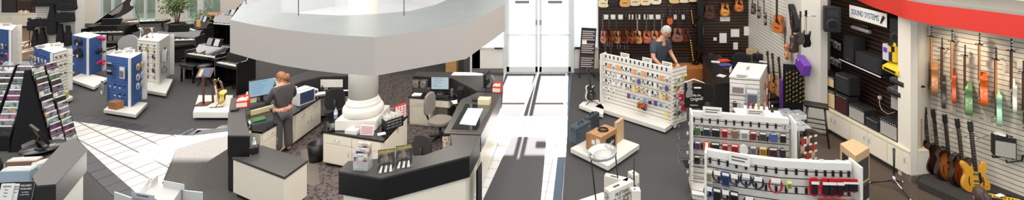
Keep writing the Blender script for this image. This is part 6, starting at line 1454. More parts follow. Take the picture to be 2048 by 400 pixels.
# rack of wire pegs at its right end, with baskets
rb_ = f.b+f.d*.06
t = thing('peg_rack', 'white peg panel of red and tan picks right of the middle gondola', 'rack', Vector((rb_.x, rb_.y, 0)))
vpanel(t, Vector((0, -.1, 0)), Vector((.16, .42, 0)), .05, 1.2, .02, SLATW, 'slat_panel')
fp = Face(Vector((rb_.x+.02, rb_.y-.12, 0)), Vector((rb_.x+.32, rb_.y-.02, 0)))
fill(fp, (.15, .5, .85), (1.1, .98, .86, .74, .62), lambda r, k: (('plain', [(190, 60, 50), (206, 170, 140), (90, 60, 50)][(r+k) % 3], .07, .1), ['red', 'tan', 'dark brown'][(r+k) % 3]+' pick packet'), 'peg rack', 'pick packets on the peg rack', reach=.05)
hooks(t, fp, [(u, z) for z in (1.12, 1.0, .88, .76, .64, .5) for u in (.15, .5, .85)], .08)
for i, (x, y, c, cn) in enumerate(((1573, 232, (150, 156, 150), 'grey-green'), (1596, 235, (190, 60, 50), 'red'), (1570, 254, (210, 130, 70), 'orange'), (1592, 257, (226, 226, 220), 'black and white'))):
    p = P(x, y, 1.16); b = thing('wire_basket', 'clear basket of %s packets beside the middle gondola' % cn, 'basket', p, .1)
    MB().box(-.09, .09, -.09, .09, 0, .006).box(-.09, .09, -.094, -.09, 0, .09).box(-.09, .09, .09, .094, 0, .09).box(-.094, -.09, -.09, .09, 0, .09).box(.09, .094, -.09, .09, 0, .09).build('clear_walls', ACR, b)
    MB().tube([(-.092, -.092, .09), (.092, -.092, .09), (.092, .092, .09), (-.092, .092, .09), (-.092, -.092, .09)], .004, 5).build('rim', MET, b)
    g = MB(); rr = random.Random(i)
    for k in range(14): g.M = Matrix.Translation((rr.uniform(-.06, .06), rr.uniform(-.06, .06), .012+k*.0045)) @ Matrix.Rotation(rr.uniform(0, 3), 4, 'Z'); g.box(-.025, .025, -.018, .018, 0, .004)
    g.build('packets', picture(c, (236, 226, 214), 40, i, (60, 50, 48)) if i != 3 else picture((230, 230, 226), (30, 30, 30), 40), b, kind='stuff')
t = thing('basket_shelf', 'clear shelf holding the four baskets beside the middle gondola', 'shelf', P(1583, 245, 1.16)-Vector((0, 0, .02)))
MB().box(-.22, .22, -.2, .22, 0, .018).build('shelf_plate', ACR, t); MB().tube([(-.18, .1, 0), (-.18, .1, -1.13)], .012, 6).build('support_leg', MET, t); MB().tube([(.18, .1, 0), (.18, .1, -1.13)], .012, 6).build('support_leg', MET, t)
# --- K3
k3 = [P(1410, 490), P(1480, 508), P(1560, 522), P(1640, 528), P(1703, 530)]
K3, kf3 = long_gondola('curved white gondola of straps and red-backed packs nearest the camera at the right', [Vector((v.x, v.y, 0)) for v in k3], 1.34, .3, [(0, .16, .14), (4, .12, .14)], m=SLG)
sign_card(K3, kf3[0].at(.98, 1.22, .03)-K3.location, kf3[0].rz-.03, .26, .15)
for i, (fi, u) in enumerate(((2, .6), (3, .1), (3, .62), (3, .95))): p = kf3[fi].at(u, 1.34, -.03); cb('small_clip', 'small clear clip sitting on the rail of the curved gondola, %s from left' % ORD[i], 'clip', p, 0, (.06, .03, .02), ACR, .0)
def strap_bag(label, p, rz, c, c2, w=.15, h=.3):
    put_pack(('pouch', c, w, h, .022), p, rz, label, 'pack', 'dark straps on the curved gondola', name='hanging_pack')
lefts = [((206, 190, 160), 'beige'), ((40, 42, 52), 'black'), ((60, 80, 130), 'blue-black'), ((44, 44, 52), 'charcoal'), ((50, 40, 44), 'dark'), ((30, 34, 46), 'navy')]
for r, z in enumerate((1.14, .9, .66)):
    for k in range(4):
        fc = kf3[0]; c, cn = lefts[(k+r*2) % 6]
        key = ('loop', c, .15, .22) if (k+r) % 2 else ('card', c, .1, .2)
        put_pack(key, fc.at(.12+k*.24, z, .12), fc.rz, '%s %s on the left of the curved gondola, %s row, %s from left' % (cn, 'coiled strap' if (k+r) % 2 else 'carded strap', ORD[r], ORD[k]), 'strap', 'straps on the left of the curved gondola', name='hanging_strap')
for i, (u, z, c, cn, w) in enumerate(((.12, 1.16, (34, 40, 60), 'navy', .17), (.42, 1.14, (36, 38, 52), 'dark blue', .17), (.85, 1.15, (160, 40, 44), 'red and black', .2), (.2, .86, (40, 40, 46), 'black', .17), (.9, .84, (206, 196, 60), 'yellow', .08), (.55, .66, (40, 40, 48), 'black lower', .2))):
    put_pack(('loop', c, w, .2), kf3[1].at(u, z, .1), kf3[1].rz, '%s coiled cable in the middle of the curved gondola, %s' % (cn, ORD[i]), 'cable', 'cables on the curved gondola', name='coiled_cable')
put_pack(('round', (30, 28, 30), .22, .22), kf3[2].at(.25, .84, .08), kf3[2].rz, 'large black and red round disc case low on the curved gondola', 'disc case', 'disc cases on the curved gondola', name='disc_case')
put_pack(('card', (206, 206, 90), .06, .1), kf3[2].at(.15, 1.12, .1), kf3[2].rz, 'tiny yellow card alone in the middle of the curved gondola', 'card', 'cards on the curved gondola')
RB = (190, 24, 34)
def redpack(label, p, rz, w, h):
    k = ('redpack', w, h)
    if k in PROTO:
        s = PROTO[k]; t = s.copy(); COL.objects.link(t); t.location = p; t.rotation_euler = (0, 0, rz); t['label'] = label
        for ch in list(s.children): c = ch.copy(); COL.objects.link(c); c.parent = t
        return
    t = thing('red_pack', label, 'pack', p, rz, 'red packs on the curved gondola'); PROTO[k] = t
    MB().prismy(smoothline([(-w/2, -h), (w/2, -h), (w/2, -h*.12), (w*.25, 0), (-w*.25, 0), (-w/2, -h*.12)], 2, True), 0, .008).build('red_card', mat(RB, .4), t)
    MB().box(-w*.33, w*.33, -.03, 0, -h*.92, -h*.26).build('black_cable', mat((24, 22, 24), .4), t, .01); MB().box(-w*.42, w*.42, -.034, -.03, -h*.3, -h*.14).build('price_tag', PAPER, t)
n_ = 0
for r, (z, fs_) in enumerate(((1.17, [(2, .78), (3, .05), (3, .25), (3, .5), (3, .68), (3, .83), (3, .97)]), (.9, [(2, .98), (3, .22), (3, .42), (3, .64), (3, .95)]), (.66, [(2, .9), (3, .1), (3, .3), (3, .52), (3, .74)]))):
    for k, (fi, u) in enumerate(fs_):
        big = k < 4
        redpack('red-backed black cable pack, %s row, %s from left, on the curved gondola' % (ORD[r], ORD[k]), kf3[fi].at(u, z, .08), kf3[fi].rz, .11 if big else .085, .22 if big else .16)
for fi in range(4): hooks(K3, kf3[fi], [(u, z+.03) for z in (1.17, .93, .7) for u in (.15, .4, .65, .9)], .03, 'slat_bracket')
# wire hooks with tags on the left end fins
for (kk, ff, nm) in ((K3, kf3[0], 'a'), (K2, kf2[0], 'b')):
    fl = Face(ff.a-ff.d*.02-ff.n*.14, ff.a-ff.d*.02+ff.n*.14); fl = Face(fl.a, fl.b) if fl.n.x < 0 else Face(fl.b, fl.a)
    hooks(kk, fl, [(u, z) for z in (1.1, .9, .7, .5) for u in (.25, .75)], .16, 'peg_hook')
# --- white kiosk behind
kk_ = [(1458, 152), (1520, 157), (1535, 129), (1476, 124)]
kq = poly(kk_, 1.34); t = thing('display_gondola', 'square white-topped slatted gondola in front of the office desk', 'gondola', Vector((*kq[0], 0)))
mbl(t).prism(inset(kq, .02), .1, 1.31).build('slat_panel', SLATW, t); mbl(t).prism(kq, 1.31, 1.34).build('top_panel', WHG, t, .004); mbl(t).prism(inset(kq, -.1), 0, .1).build('plinth', WHG, t)
fk = Face(Vector((*inset(kq, .02)[0], 0)), Vector((*inset(kq, .02)[1], 0))); fk2 = Face(Vector((*inset(kq, .02)[1], 0)), Vector((*inset(kq, .02)[2], 0)))
sign_card(t, fk.at(.4, 1.3, .02)-t.location, fk.rz, .24, .1); sign_card(t, fk.at(.1, 1.34, -.3)-t.location, fk.rz+1.2, .16, .1); sign_card(t, fk.at(.75, 1.34, -.5)-t.location, fk.rz+.9, .16, .09)
put_pack(('card', (226, 214, 214), .3, .22), fk.at(.27, 1.2, .03), fk.rz, 'wide white packet with red item at upper left of the white-topped gondola', 'packet', 'packets on the white-topped gondola')
put_pack(('card', (160, 170, 184), .24, .42), fk.at(.74, 1.14, .05), fk.rz, 'tall clear packet with a grey bag inside on the white-topped gondola', 'packet', 'packets on the white-topped gondola')
fill(fk, (.15, .4, .7, .9), (.86, .68, .5), lambda r, k: (('pouch', [(60, 60, 64), (200, 200, 200), (150, 30, 40), (220, 170, 60)][(r*2+k) % 4], .08, .12, .02), ['black', 'silver', 'red', 'amber'][(r*2+k) % 4]+' accessory'), 'white-topped gondola', 'accessories on the white-topped gondola')
fill(fk2, (.2, .5, .8), (1.2, 1.0, .8, .6), lambda r, k: (('plain', [(190, 70, 60), (206, 150, 110), (230, 226, 220)][(r+k) % 3], .09, .13), ['red', 'tan', 'white'][(r+k) % 3]+' flat packet'), 'right side of white-topped gondola', 'packets on the white-topped gondola side')
for i in range(6):
    b = thing('polish_bottle', '%s polish bottle standing on the middle gondola shelf, %s from left' % (('white', 'clear', 'white', 'pale', 'white', 'black')[i], ORD[i]), 'bottle', kf2[0].at(.6+i*.055, 1.34, -.22), 0)
    MB().lathe([(.022, 0), (.024, .01), (.024, .07), (.01, .09)], 12).build('bottle_body', [WHT, ACR, WHT, PAPER, WHT, BLK][i], b); MB().lathe([(.012, .09), (.012, .115)], 10).build('cap', [BLK, RED, WHT][i % 3], b)
t = thing('bottle_shelf', 'narrow white shelf behind the middle gondola rail holding polish bottles', 'shelf', kf2[0].at(.72, 1.31, -.22), kf2[0].rz); MB().box(-.36, .36, -.15, .08, 0, .03).build('shelf_board', WHG, t)
MB().box(-.34, -.31, .02, .05, -1.3, 0).build('support_post', WHG, t); MB().box(.31, .34, .02, .05, -1.3, 0).build('support_post', WHG, t)
# ================================================================== floor platform with cases and cartons
pz = .14
pp_ = poly([(1141, 296), (1216, 332), (1279, 289), (1205, 262)], pz); t = thing('display_platform', 'low white platform carrying a suitcase amplifier and brown cartons', 'platform', Vector((*pp_[0], 0)))
mbl(t).prism(pp_, .05, pz).build('deck', WHG, t, .006); mbl(t).prism(inset(pp_, .1), 0, .05).build('recessed_base', BLK, t)
FR_ = Face(Vector((*pp_[0], 0)), Vector((*pp_[1], 0))); rzp = math.atan2(pp_[2][1]-pp_[1][1], pp_[2][0]-pp_[1][0])
TEAL = mat((52, 70, 80), .45, noise=.08)
def hardcase(label, loc, rz, w, d, h, m):
    t = thing('hard_case', label, 'case', loc, rz); MB().box(0, w, 0, d, 0, h).build('shell', m, t, .025, seg=3)
    tr = MB()
    for x in (w*.02, w*.98): tr.box(x-.006, x+.006, -.006, d+.006, .02, h-.02)
    tr.build('edge_trim', MET, t) if False else None
    MB().tube([(w*.35, d*.5, h), (w*.37, d*.5, h+.035), (w*.63, d*.5, h+.035), (w*.65, d*.5, h)], .012, 6).build('handle', BLK, t)
    for i, x in enumerate((w*.15, w*.85)): MB().box(x-.03, x+.03, -.006, .004, h*.72, h*.82).build('latch', CHR, t)
    for x in (.04, w-.04):
        for y in (.04, d-.04): MB().lathe([(.015, -.006), (.015, .002)], 10, (x, y, .004)).build('foot', BLK, t)
    return t
pA = P(1153, 291, pz); hardcase('teal-grey suitcase-style hard case on the left of the low platform', pA+Vector((0, 0, .002)), rzp, .5, .19, .33, TEAL)
pB = P(1170, 276, pz); hardcase('dark case behind the teal one with metal fittings on the low platform', pB+Vector((.06, .1, .002)), rzp, .44, .12, .36, mat((44, 56, 62), .5))
def bigbox(label, loc, rz, w, d, h, m=CARD, extra=None):
    t = thing('cardboard_box', label, 'box', loc, rz); MB().box(0, w, 0, d, 0, h).build('box', m, t, .004)
    MB().box(-.0005+0, w, d*.47, d*.53, h, h+.001).build('packing_tape', mat((150, 110, 70), .4), t)
    if extra: extra(t, w, d, h)
    return t
def bx_extra(t, w, d, h):
    for i, (x, z, ww, hh, c) in enumerate(((.0, .62, .09, .1, (236, 234, 228)), (.0, .36, .09, .1, (230, 228, 224)), (.12, .56, .07, .08, (236, 236, 232)), (.12, .34, .07, .07, (110, 190, 90)))):
        MB().box(-.002, 0, d*.1+x, d*.1+x+ww, h*z, h*z+hh).build('shipping_label', mat(c, .5), t)
    MB().box(w*.28, w*.9, -.002, 0, h*.25, h*.78).build('black_logo_panel', mat((24, 22, 22), .5), t)
    o = text('Fender', .1, PAPER, t, (w*.59, -.004, h*.5)); o.rotation_euler = (PI/2, -.15, 0); o.scale = (.8, 1, 1)
pC = P(1204, 322, pz); b1 = bigbox('large brown carton with black logo panel and a coiled cable on top', pC+Vector((-.01, .03, .001)), rzp, .52, .28, .42, CARD, bx_extra)
pD = P(1183, 306, pz); bigbox('smaller brown carton with white labels between the suitcase and large carton', pD+Vector((.0, .1, .001)), rzp, .36, .12, .3, mat((160, 116, 80), .75))
ct = b1.location+Vector((0, 0, .42)); rr_ = Vector((math.cos(rzp), math.sin(rzp), 0)); nn_ = Vector((-rr_.y, rr_.x, 0))
t = thing('coiled_cable', 'coiled black cable lying on the large brown carton', 'cable', ct+rr_*.26+nn_*.14+Vector((0, 0, .014)))
for j in range(3): MB().tube([((.1-.006*j)*math.cos(a), (.08-.006*j)*math.sin(a), .01*j) for a in [2*PI*i/24 for i in range(25)]], .008, 6).build('cable_loop', BLK, t)
pE = P(1233, 291, pz); bigbox('tall narrow carton standing at the back of the low platform', pE+Vector((.02, .06, .001)), rzp+.1, .3, .06, .42, CARDL)
# small platform with black electric guitar
gp = poly([(1158, 210), (1206, 229), (1208, 215), (1196, 199), (1166, 203)], .13); t = thing('display_platform', 'small white platform with a black electric guitar at the left end of the long gondola', 'platform', Vector((*gp[0], 0)))
mbl(t).prism(gp, .05, .13).build('deck', WHG, t, .005); mbl(t).prism(inset(gp, .08), 0, .05).build('recessed_base', BLK, t)
pg = P(1184, 206, .13); guitar('black electric guitar with white trim standing on the small white platform', pg+Vector((0, .05, .05)), .5, 'arch', (28, 28, 30), .72, tilt=-.2, edge=(210, 206, 200))
t = thing('guitar_stand', 'curved black stand under the black electric guitar', 'stand', pg)
MB().tube([(-.16, -.14, .01), (-.05, -.03, .05), (.05, -.05, .05), (.16, -.14, .01)], .009, 6).tube([(0, -.03, .05), (0, .22, .01)], .009, 6).tube([(0, .02, .04), (0, .16, .42)], .009, 6).build('frame', BLK, t)
# poster stand by the entrance
p = P(1172, 152); t = thing('notice_board_stand', 'tall black notice stand with text panels right of the entrance doors', 'sign', p, .12); hN = z_of(152, 57)
mb = MB(); R_ = Matrix.Rotation(-.06, 4, 'X') @ Matrix.Rotation(.08, 4, 'Y'); mb.M = R_; mb.box(-.23, .23, 0, .03, .22, hN).build('board', BLKM, t, .01)
for i, (z0, z1) in enumerate(((.24, .62), (.66, 1.0), (1.04, 1.36))):
    mb = MB(); mb.M = R_; mb.box(-.21, .21, -.006, 0, z0, z1).build('text_panel', mat((66, 54, 56), .5), t)
    g = MB(); g.M = R_
    for j in range(5): g.box(-.19, .19-.05*(j % 2), -.008, -.006, z0+.03+j*.062, z0+.055+j*.062)
    g.build('text_lines', mat((190, 184, 180), .6), t)
mb = MB(); mb.M = R_; mb.box(-.19, -.05, -.012, -.006, .94, 1.06).build('white_card', PAPER, t)
o = text('NEWS', .07, PAPER, t, (0, 0, 0)); o.matrix_local = R_ @ Matrix.Translation((.03, -.004, hN-.11)) @ Matrix.Rotation(PI/2, 4, 'X')
MB().tube([(-.22, -.2, .02), (-.2, .02, .26), (.2, .02, .26), (.22, -.2, .02)], .014, 6).tube([(-.22, -.2, .02), (-.2, .25, .02)], .012, 6).tube([(.22, -.2, .02), (.2, .25, .02)], .012, 6).build('foot_frame', BLK, t)
# ================================================================== drum tray on stand and boxes at the bottom
p = P(1205, 470); t = thing('snare_stand', 'silver round tray on thin black legs at the bottom centre', 'drum tray', p, 0)
TR = Matrix.Translation((0, 0, 1.2)) @ Matrix.Rotation(-.16, 4, 'Y') @ Matrix.Rotation(.05, 4, 'X')
p5 = P(1205, 308, 1.2)-p; TR = Matrix.Translation((p5.x, p5.y, 1.2)) @ Matrix.Rotation(-.16, 4, 'Y')
mb = MB(); mb.M = TR; mb.lathe([(.001, .0), (.14, .002), (.18, .03), (.2, .05), (.205, .05), (.205, 0), (.195, -.012), (.001, -.012)], 40).build('tray', mat((200, 200, 198), .25, .6), t)
mb = MB(); mb.M = TR; mb.lathe([(.13, .004), (.13, .006), (.001, .006)], 30).build('drum_skin', mat((190, 188, 184), .4), t)
for (x0, y0, x1, y1, z1) in ((1181, 308, 1194, 420, .35), (1231, 308, 1241, 420, .35)):
    a = P(x0, y0, 1.22)-p; b = P(x1, y1, z1)-p; MB().tube([a, b, b+(b-a)*.4 if b.z+(b-a).z*.4 > 0 else Vector((b.x, b.y, .02))], .011, 6).build('leg', BLK, t)
a = P(1268, 317, 1.1)-p; b = P(1268, 317, 1.1)-p; MB().tube([(a.x, a.y, 1.1), (a.x, a.y, .02)], .012, 6).build('upright_rod', BLK, t)
MB().tube([(P(1194, 420, .35)-p), (a.x, a.y, .3), (P(1241, 420, .35)-p)], .01, 6).build('cross_bar', BLK, t)
def whitebox(label, px, py, z0, w, d, h, rz, face=None, txt=None, m=None):
    q = P(px, py, z0+h); q.z = z0; t = thing('product_box', label, 'box', q, rz); MB().box(0, w, 0, d, 0, h).build('box', m or mat((222, 216, 206), .6), t, .003)
    MB().box(.01, w-.01, -.002, 0, .02, h-.12).build('printed_front', face or picture((214, 210, 204), (120, 110, 104), 14), t) 
    MB().box(-.002, 0, .02, d-.02, .03, h-.04).build('printed_side', picture((226, 222, 214), (90, 86, 84), 50), t)
    if txt: text(txt, .075, mat((50, 46, 46), .5), t, (w/2, -.004, h-.08), (PI/2, 0, 0), sx=.75)
    MB().box(w*.25, w*.5, d*.3, d*.6, h, h+.001).build('top_label', mat((70, 66, 64), .5), t)
    return t
pl2 = poly([(1150, 402), (1205, 384), (1290, 420), (1240, 470)], .45); t = thing('display_platform', 'white stepped platform under the product boxes at the bottom edge', 'platform', Vector((*pl2[0], 0)))
mbl(t).prism(pl2, 0, .45).build('deck', WHG, t, .005)
whitebox('white product box turned away behind the lettered one at the bottom', 1208, 352, .45, .34, .1, .4, -.42, mat((216, 208, 196), .6))
whitebox('long white product box with large lettering beside the drum tray legs', 1220, 384, .45, .46, .12, .4, .62, None, 'MUSTANG')
whitebox('narrow white product box behind the right black leg at the bottom', 1268, 352, .45, .1, .14, .4, .5)
whitebox('small plain white box standing at the bottom right of the group', 1264, 382, .45, .12, .1, .4, 0, mat((216, 214, 210), .6))
# ================================================================== stool, cartons, boom stand
p = P(1632, 286); t = thing('bar_stool', 'dark wooden saddle-seat bar stool on the brown carpet', 'stool', p, -.5)
DW = wood((38, 28, 26), (22, 16, 16), axis=2); hs = .8
MB().prismx([(-.15, hs), (-.13, hs-.04), (.13, hs-.04), (.15, hs), (.08, hs-.012), (0, hs-.018), (-.08, hs-.012)], -.22, .22).build('seat', DW, t, .008)
for x in (-1, 1):
    for y in (-1, 1): MB().tube([(x*.15, y*.09, hs-.04), (x*.22, y*.16, 0)], [.02, .018], 6).build('leg', DW, t)
for z, k in ((.25, .2), (.45, .18)):
    for y in (-1, 1): MB().tube([(-k, y*(k-.06), z), (k, y*(k-.06), z)], .012, 6).build('rung', DW, t)
for x in (-1, 1): MB().tube([(x*.19, -.13, .35), (x*.19, .13, .35)], .012, 6).build('rung', DW, t)
zt3 = 1.0; ctop = poly([(1680, 287), (1711, 312), (1739, 295), (1706, 277)], zt3)
t = thing('carton_stack', 'tall brown speaker carton with sunlit top beside the curved gondola', 'box', Vector((*ctop[0], 0)))
mbl(t).prism(ctop, .5, zt3).build('box', CARDL, t, .004)
ff = Face(Vector((*ctop[1], 0)), Vector((*ctop[2], 0))); fg = Face(Vector((*ctop[0], 0)), Vector((*ctop[1], 0)))
def facepanel(t, f, u0, u1, z0, z1, m, nm): a = f.at(u0, 0, .002)-t.location; b = f.at(u1, 0, .002)-t.location; a.z = b.z = 0; vpanel(t, b, a, z0, z1, .001, m, nm)
facepanel(t, ff, .1, .92, .54, .88, mat((70, 64, 60), .6), 'printed_picture'); facepanel(t, fg, .15, .85, .6, .9, mat((46, 42, 42), .6), 'printed_picture')
t = thing('carton_stack', 'dark printed carton directly under the sunlit brown carton', 'box', Vector((*ctop[0], 0))); mbl(t).prism(ctop, .22, .498).build('box', mat((84, 76, 70), .7), t, .004)
facepanel(t, ff, .1, .92, .24, .46, mat((52, 46, 44), .6), 'printed_picture')
t = thing('carton_stack', 'white printed carton at the bottom of the carton stack', 'box', Vector((*ctop[0], 0))); mbl(t).prism(ctop, 0, .218).build('box', mat((206, 204, 198), .7), t, .004); facepanel(t, ff, .08, .46, .04, .18, mat((120, 118, 116), .6), 'printed_picture'); facepanel(t, ff, .54, .92, .04, .18, mat((150, 148, 146), .6), 'printed_picture')
p = P(1788, 378); t = thing('microphone_stand', 'black and chrome tripod boom stand on the floor before the sound wall cabinet', 'stand', p, .3)
MB().tube([(0, 0, .1), (.03, .02, .42), (.07, .05, .66)], [.014, .014, .02], 8).build('pole', BLK, t); MB().lathe([(.03, .12), (.035, .16), (.02, .22)], 12).build('hub', CHR, t)
for k in range(3): a = 2*PI*k/3+.25; MB().tube([(0, 0, .15), (.34*math.cos(a), .34*math.sin(a), .015)], [.014, .01], 6).build('leg', BLK, t); MB().lathe([(.018, -.02), (.018, .02)], 8, (.34*math.cos(a), .34*math.sin(a), .018), 'x').build('rubber_foot', CHR, t)
MB().tube([(0, 0, .16), (-.1, -.2, .12)], .014, 6).build('boom_arm', CHR, t)
# ================================================================== sound wall
LA, LB = P(1638, 256), P(1821, 365); zl = .54
FL = Face(Vector((LA.x, LA.y, 0)), Vector((LB.x, LB.y, 0)))
t = thing('ledge_cabinet', 'long built-in cream cabinet with ledge under the amplifiers', 'cabinet', FL.a, FL.rz); Lx = FL.L; dpt = 6.76-max(FL.a.x, FL.b.x)+.25
def back_x(u, off=0): return 6.76
bb = [FL.a, FL.b, Vector((6.76, FL.b.y+.05, 0)), Vector((6.76, FL.a.y+.1, 0))]
t.rotation_euler = (0, 0, 0)
mbl(t).prism([tuple(v)[:2] for v in bb], .1, zl-.04).build('body', CREAM, t)
mbl(t).prism([tuple(v+Vector((.05, 0, 0)) if i < 2 else v)[:2] for i, v in enumerate(bb)], 0, .1).build('toe_kick', mat((60, 54, 50), .6), t)
mbl(t).prism([tuple(v-FL.n*-.02 if i < 2 else v)[:2] for i, v in enumerate(bb)], zl-.04, zl).build('ledge_top', mat((226, 214, 190), .4), t, .004)
fronts(t, FL.a+FL.d*.03, FL.b-FL.d*.02, .12, zl-.06, 5)
SILV = speckle((140, 138, 132), (186, 182, 174), 160, .8, .3, .7); GRIL = {'silver': SILV, 'black': speckle((26, 26, 28), (44, 44, 46), 160, .8, .3, .7), 'tan': speckle((206, 178, 132), (226, 200, 156), 160, .8, .3, .7), 'brown': speckle((60, 46, 40), (80, 62, 54), 160, .8, .3, .7), 'red': speckle((50, 16, 20), (78, 22, 26), 160, .8, .3, .7)}
def amp_parts(t, w, d, h, gr, cab=BLKM, knobs=7, paneltop=False, yellow=False):
    MB().box(0, w, 0, d, 0.012, h).build('cabinet', cab, t, .012)
    for x in (.04, w-.04):
        for y in (.04, d-.04): MB().lathe([(.018, 0), (.018, .014)], 10, (x, y, 0)).build('foot', BLK, t)
    MB().box(w*.06, w*.94, -.006, 0, .03, h*.8).build('grille', GRIL[gr], t)
    pm = mat((222, 180, 50), .4) if yellow else mat((40, 40, 42), .3)
    if paneltop: pn = MB().box(w*.05, w*.95, d*.06, d*.5, h, h+.004).build('control_panel', pm, t)
    else: pn = MB().box(w*.06, w*.94, -.006, 0, h*.83, h*.95).build('control_panel', pm, t)
    for k in range(knobs):
        x = w*(.12+.76*k/max(1, knobs-1))
        (MB().lathe([(.011, 0), (.009, .014), (.001, .015)], 8, (x, d*.2, h+.004)) if paneltop else MB().lathe([(.009, 0), (.008, .012), (.001, .013)], 8, (x, -.006, h*.89), 'y')).build('knob', CHR if not yellow else BLK, pn)
    MB().tube([(w*.3, d*.6, h), (w*.34, d*.6, h+.025), (w*.66, d*.6, h+.025), (w*.7, d*.6, h)], .01, 6).build('handle', BLK, t)
def ledge_amp(label, x0, x1, yt, gr, depth=.26, z0=zl, off=-.06, cab=BLKM, fn=None, name='guitar_amplifier', cat='amplifier', **kw):
    def hit(px, py): return ray_plane(FL, px, py, off)
    # base line: find points on the plane at height z0
    def ground(px):
        d = Vector(((px-CX)/FPX, 1, 0)); a = FL.a+FL.n*off; k = a.dot(FL.n)/d.dot(FL.n); return d*k
    a, b = ground(x0), ground(x1); w = (b-a).length; tp = hit(x0, yt).z; h = max(.06, tp-z0)
    t = thing(name, label, cat, Vector((a.x, a.y, z0)), FL.rz)
    (fn or amp_parts)(t, w, depth, h, gr, cab, **kw) if fn is None else fn(t, w, depth, h)
    return t, w, h
ledge_amp('small dark practice amplifier at the far left end of the ledge', 1636, 1654, 176, 'brown')
ledge_amp('tan-fronted amplifier between the small dark one and the maroon one', 1656, 1670, 176, 'tan')
ledge_amp('maroon-fronted amplifier with pale lettering under the large black combo', 1671, 1695, 184, 'red')
ledge_amp('silver-grille amplifier with black top in the middle of the ledge', 1697, 1730, 205, 'silver')
ledge_amp('low black amplifier between the two silver-grille amplifiers', 1731, 1757, 232, 'black', .22)
ledge_amp('silver-grille amplifier with knobs near the cardboard box', 1759, 1796, 232, 'silver')
zz1 = ray_plane(FL, 1656, 176, -.06).z+.002
t, w, h = ledge_amp('large black combo amplifier standing on top of the maroon one', 1670, 1698, 144, 'black', .26, ray_plane(FL, 1671, 184, -.06).z+.03)
t, w, h = ledge_amp('tan radio-like amplifier on top at the left, front one', 1655, 1668, 150, 'tan', .18, ray_plane(FL, 1656, 176, -.06).z+.03)
t, w, h = ledge_amp('tan radio-like amplifier on top at the far left', 1641, 1653, 140, 'tan', .18, ray_plane(FL, 1636, 176, -.06).z+.03)
def cbx(t, w, d, h): MB().box(0, w, 0, d, 0, h).build('box', CARD, t, .003); MB().box(w*.2, w*.8, -.002, 0, h*.3, h*.7).build('printed_mark', mat((110, 76, 50), .6), t)
ledge_amp('upright brown carton at the right end of the ledge against the pilaster', 1800, 1817, 232, 'x', .28, fn=cbx, name='cardboard_box', cat='box')
t, w, h = ledge_amp('grey-grille amplifier on a wall bracket above the silver one', 1781, 1806, 186, 'silver', .22, ray_plane(FL, 1781, 218, -.2).z, -.2)
b = thing('wall_bracket', 'black wall bracket under the upper grey-grille amplifier', 'bracket', t.location-Vector((0, 0, .02)), FL.rz); MB().box(0, w, .0, 6.76-t.location.x-.02, 0, .018).build('shelf', BLK, b)
# shelf with column and long speaker
FS = Face(Vector((6.76, 10.9, 0)), Vector((6.76, 8.2, 0)))
def on_wall(px, py, off=.02): return ray_plane(FS, px, py, off)
a, b_ = on_wall(1690, 126, .3), on_wall(1768, 152, .3); zs_ = (a.z+b_.z)/2; Ls = a.y-b_.y
t = thing('wall_shelf', 'long black wall shelf carrying two speakers on the sound wall', 'shelf', Vector((6.76, a.y, zs_)), FL.rz*0-PI/2); MB().box(-.1, Ls, -.36, 0, 0, .03).build('board', BLK, t, .004)
for x in (.1, Ls-.15): MB().prismx([(-.3, 0), (0, 0), (0, -.16)], x, x+.02).build('bracket', BLK, t)
MB().box(-.1, Ls, -.362, -.36, .004, .026).build('price_strip', PAPER, t)
def upspk(t, w, d, h): MB().box(0, w, 0, d, 0, h).build('cabinet', BLKM, t, .02); MB().box(w*.08, w*.92, -.006, 0, h*.05, h*.95).build('grille', GRIL['black'], t); MB().box(w*.4, w*.6, -.008, -.006, h*.08, h*.12).build('badge', CHR, t)
h1 = on_wall(1692, 76, .34).z-zs_; t = thing('loudspeaker', 'upright black column speaker at the left of the wall shelf', 'speaker', Vector((6.42, on_wall(1690, 126, .34).y+.06, zs_+.03)), -PI/2); upspk(t, .3, .28, h1+.02)
t = thing('loudspeaker', 'long black speaker lying flat at the right of the wall shelf', 'speaker', Vector((6.42, on_wall(1712, 126, .34).y+.04, zs_+.03)), -PI/2); upspk(t, on_wall(1712, 126, .34).y-on_wall(1764, 126, .34).y, .28, .3)
# sign
a, b_ = on_wall(1700, 12, .3), on_wall(1775, 45, .3); c_ = on_wall(1703, 36, .3)
zt_s = on_wall(1735, 18, .3).z; zb_s = on_wall(1735, 44, .3).z; Lg = a.y-b_.y
t = thing('wall_sign', 'white sign reading sound systems in blue letters high on the dark wall', 'sign', Vector((6.46, a.y, zb_s)), -PI/2); hh = zt_s-zb_s
MB().box(-.0, Lg, -.015, .015, 0, hh).build('panel', WHT, t, .003); MB().box(-.012, Lg+.012, -.01, .02, -.012, hh+.012).build('frame', BLK, t)
text('SOUND SYSTEMS', hh*.62, mat((36, 90, 130), .4), t, (Lg*.44, -.019, hh*.5), sx=Lg*.84/(hh*.62*8.6))
MB().tube([(Lg*.86, -.02, hh*.2), (Lg*.94, -.02, hh*.75)], [.012, .03], 8).build('microphone_emblem', BLK, t); MB().tube([(Lg*.5, .02, hh*.3), (Lg*.5, .3, hh*.3)], .015, 6).build('mount_arm', BLK, t)
t = thing('light_fixture', 'grey curved fixture on an arm below the sound systems sign', 'fixture', Vector((6.5, on_wall(1705, 60, .26).y, on_wall(1720, 62, .26).z)), -PI/2)
MB().prismx([(-.03, 0), (.03, 0), (.05, .03), (.03, .07), (-.03, .07), (-.05, .03)], 0, .5).build('housing', mat((150, 146, 140), .4, .3), t, .01); MB().tube([(.25, 0, .04), (.25, .26, .06)], .014, 6).build('arm', BLK, t); MB().tube([(-.1, 0, .12), (.45, 0, .13)], .01, 6).build('bar', BLK, t)
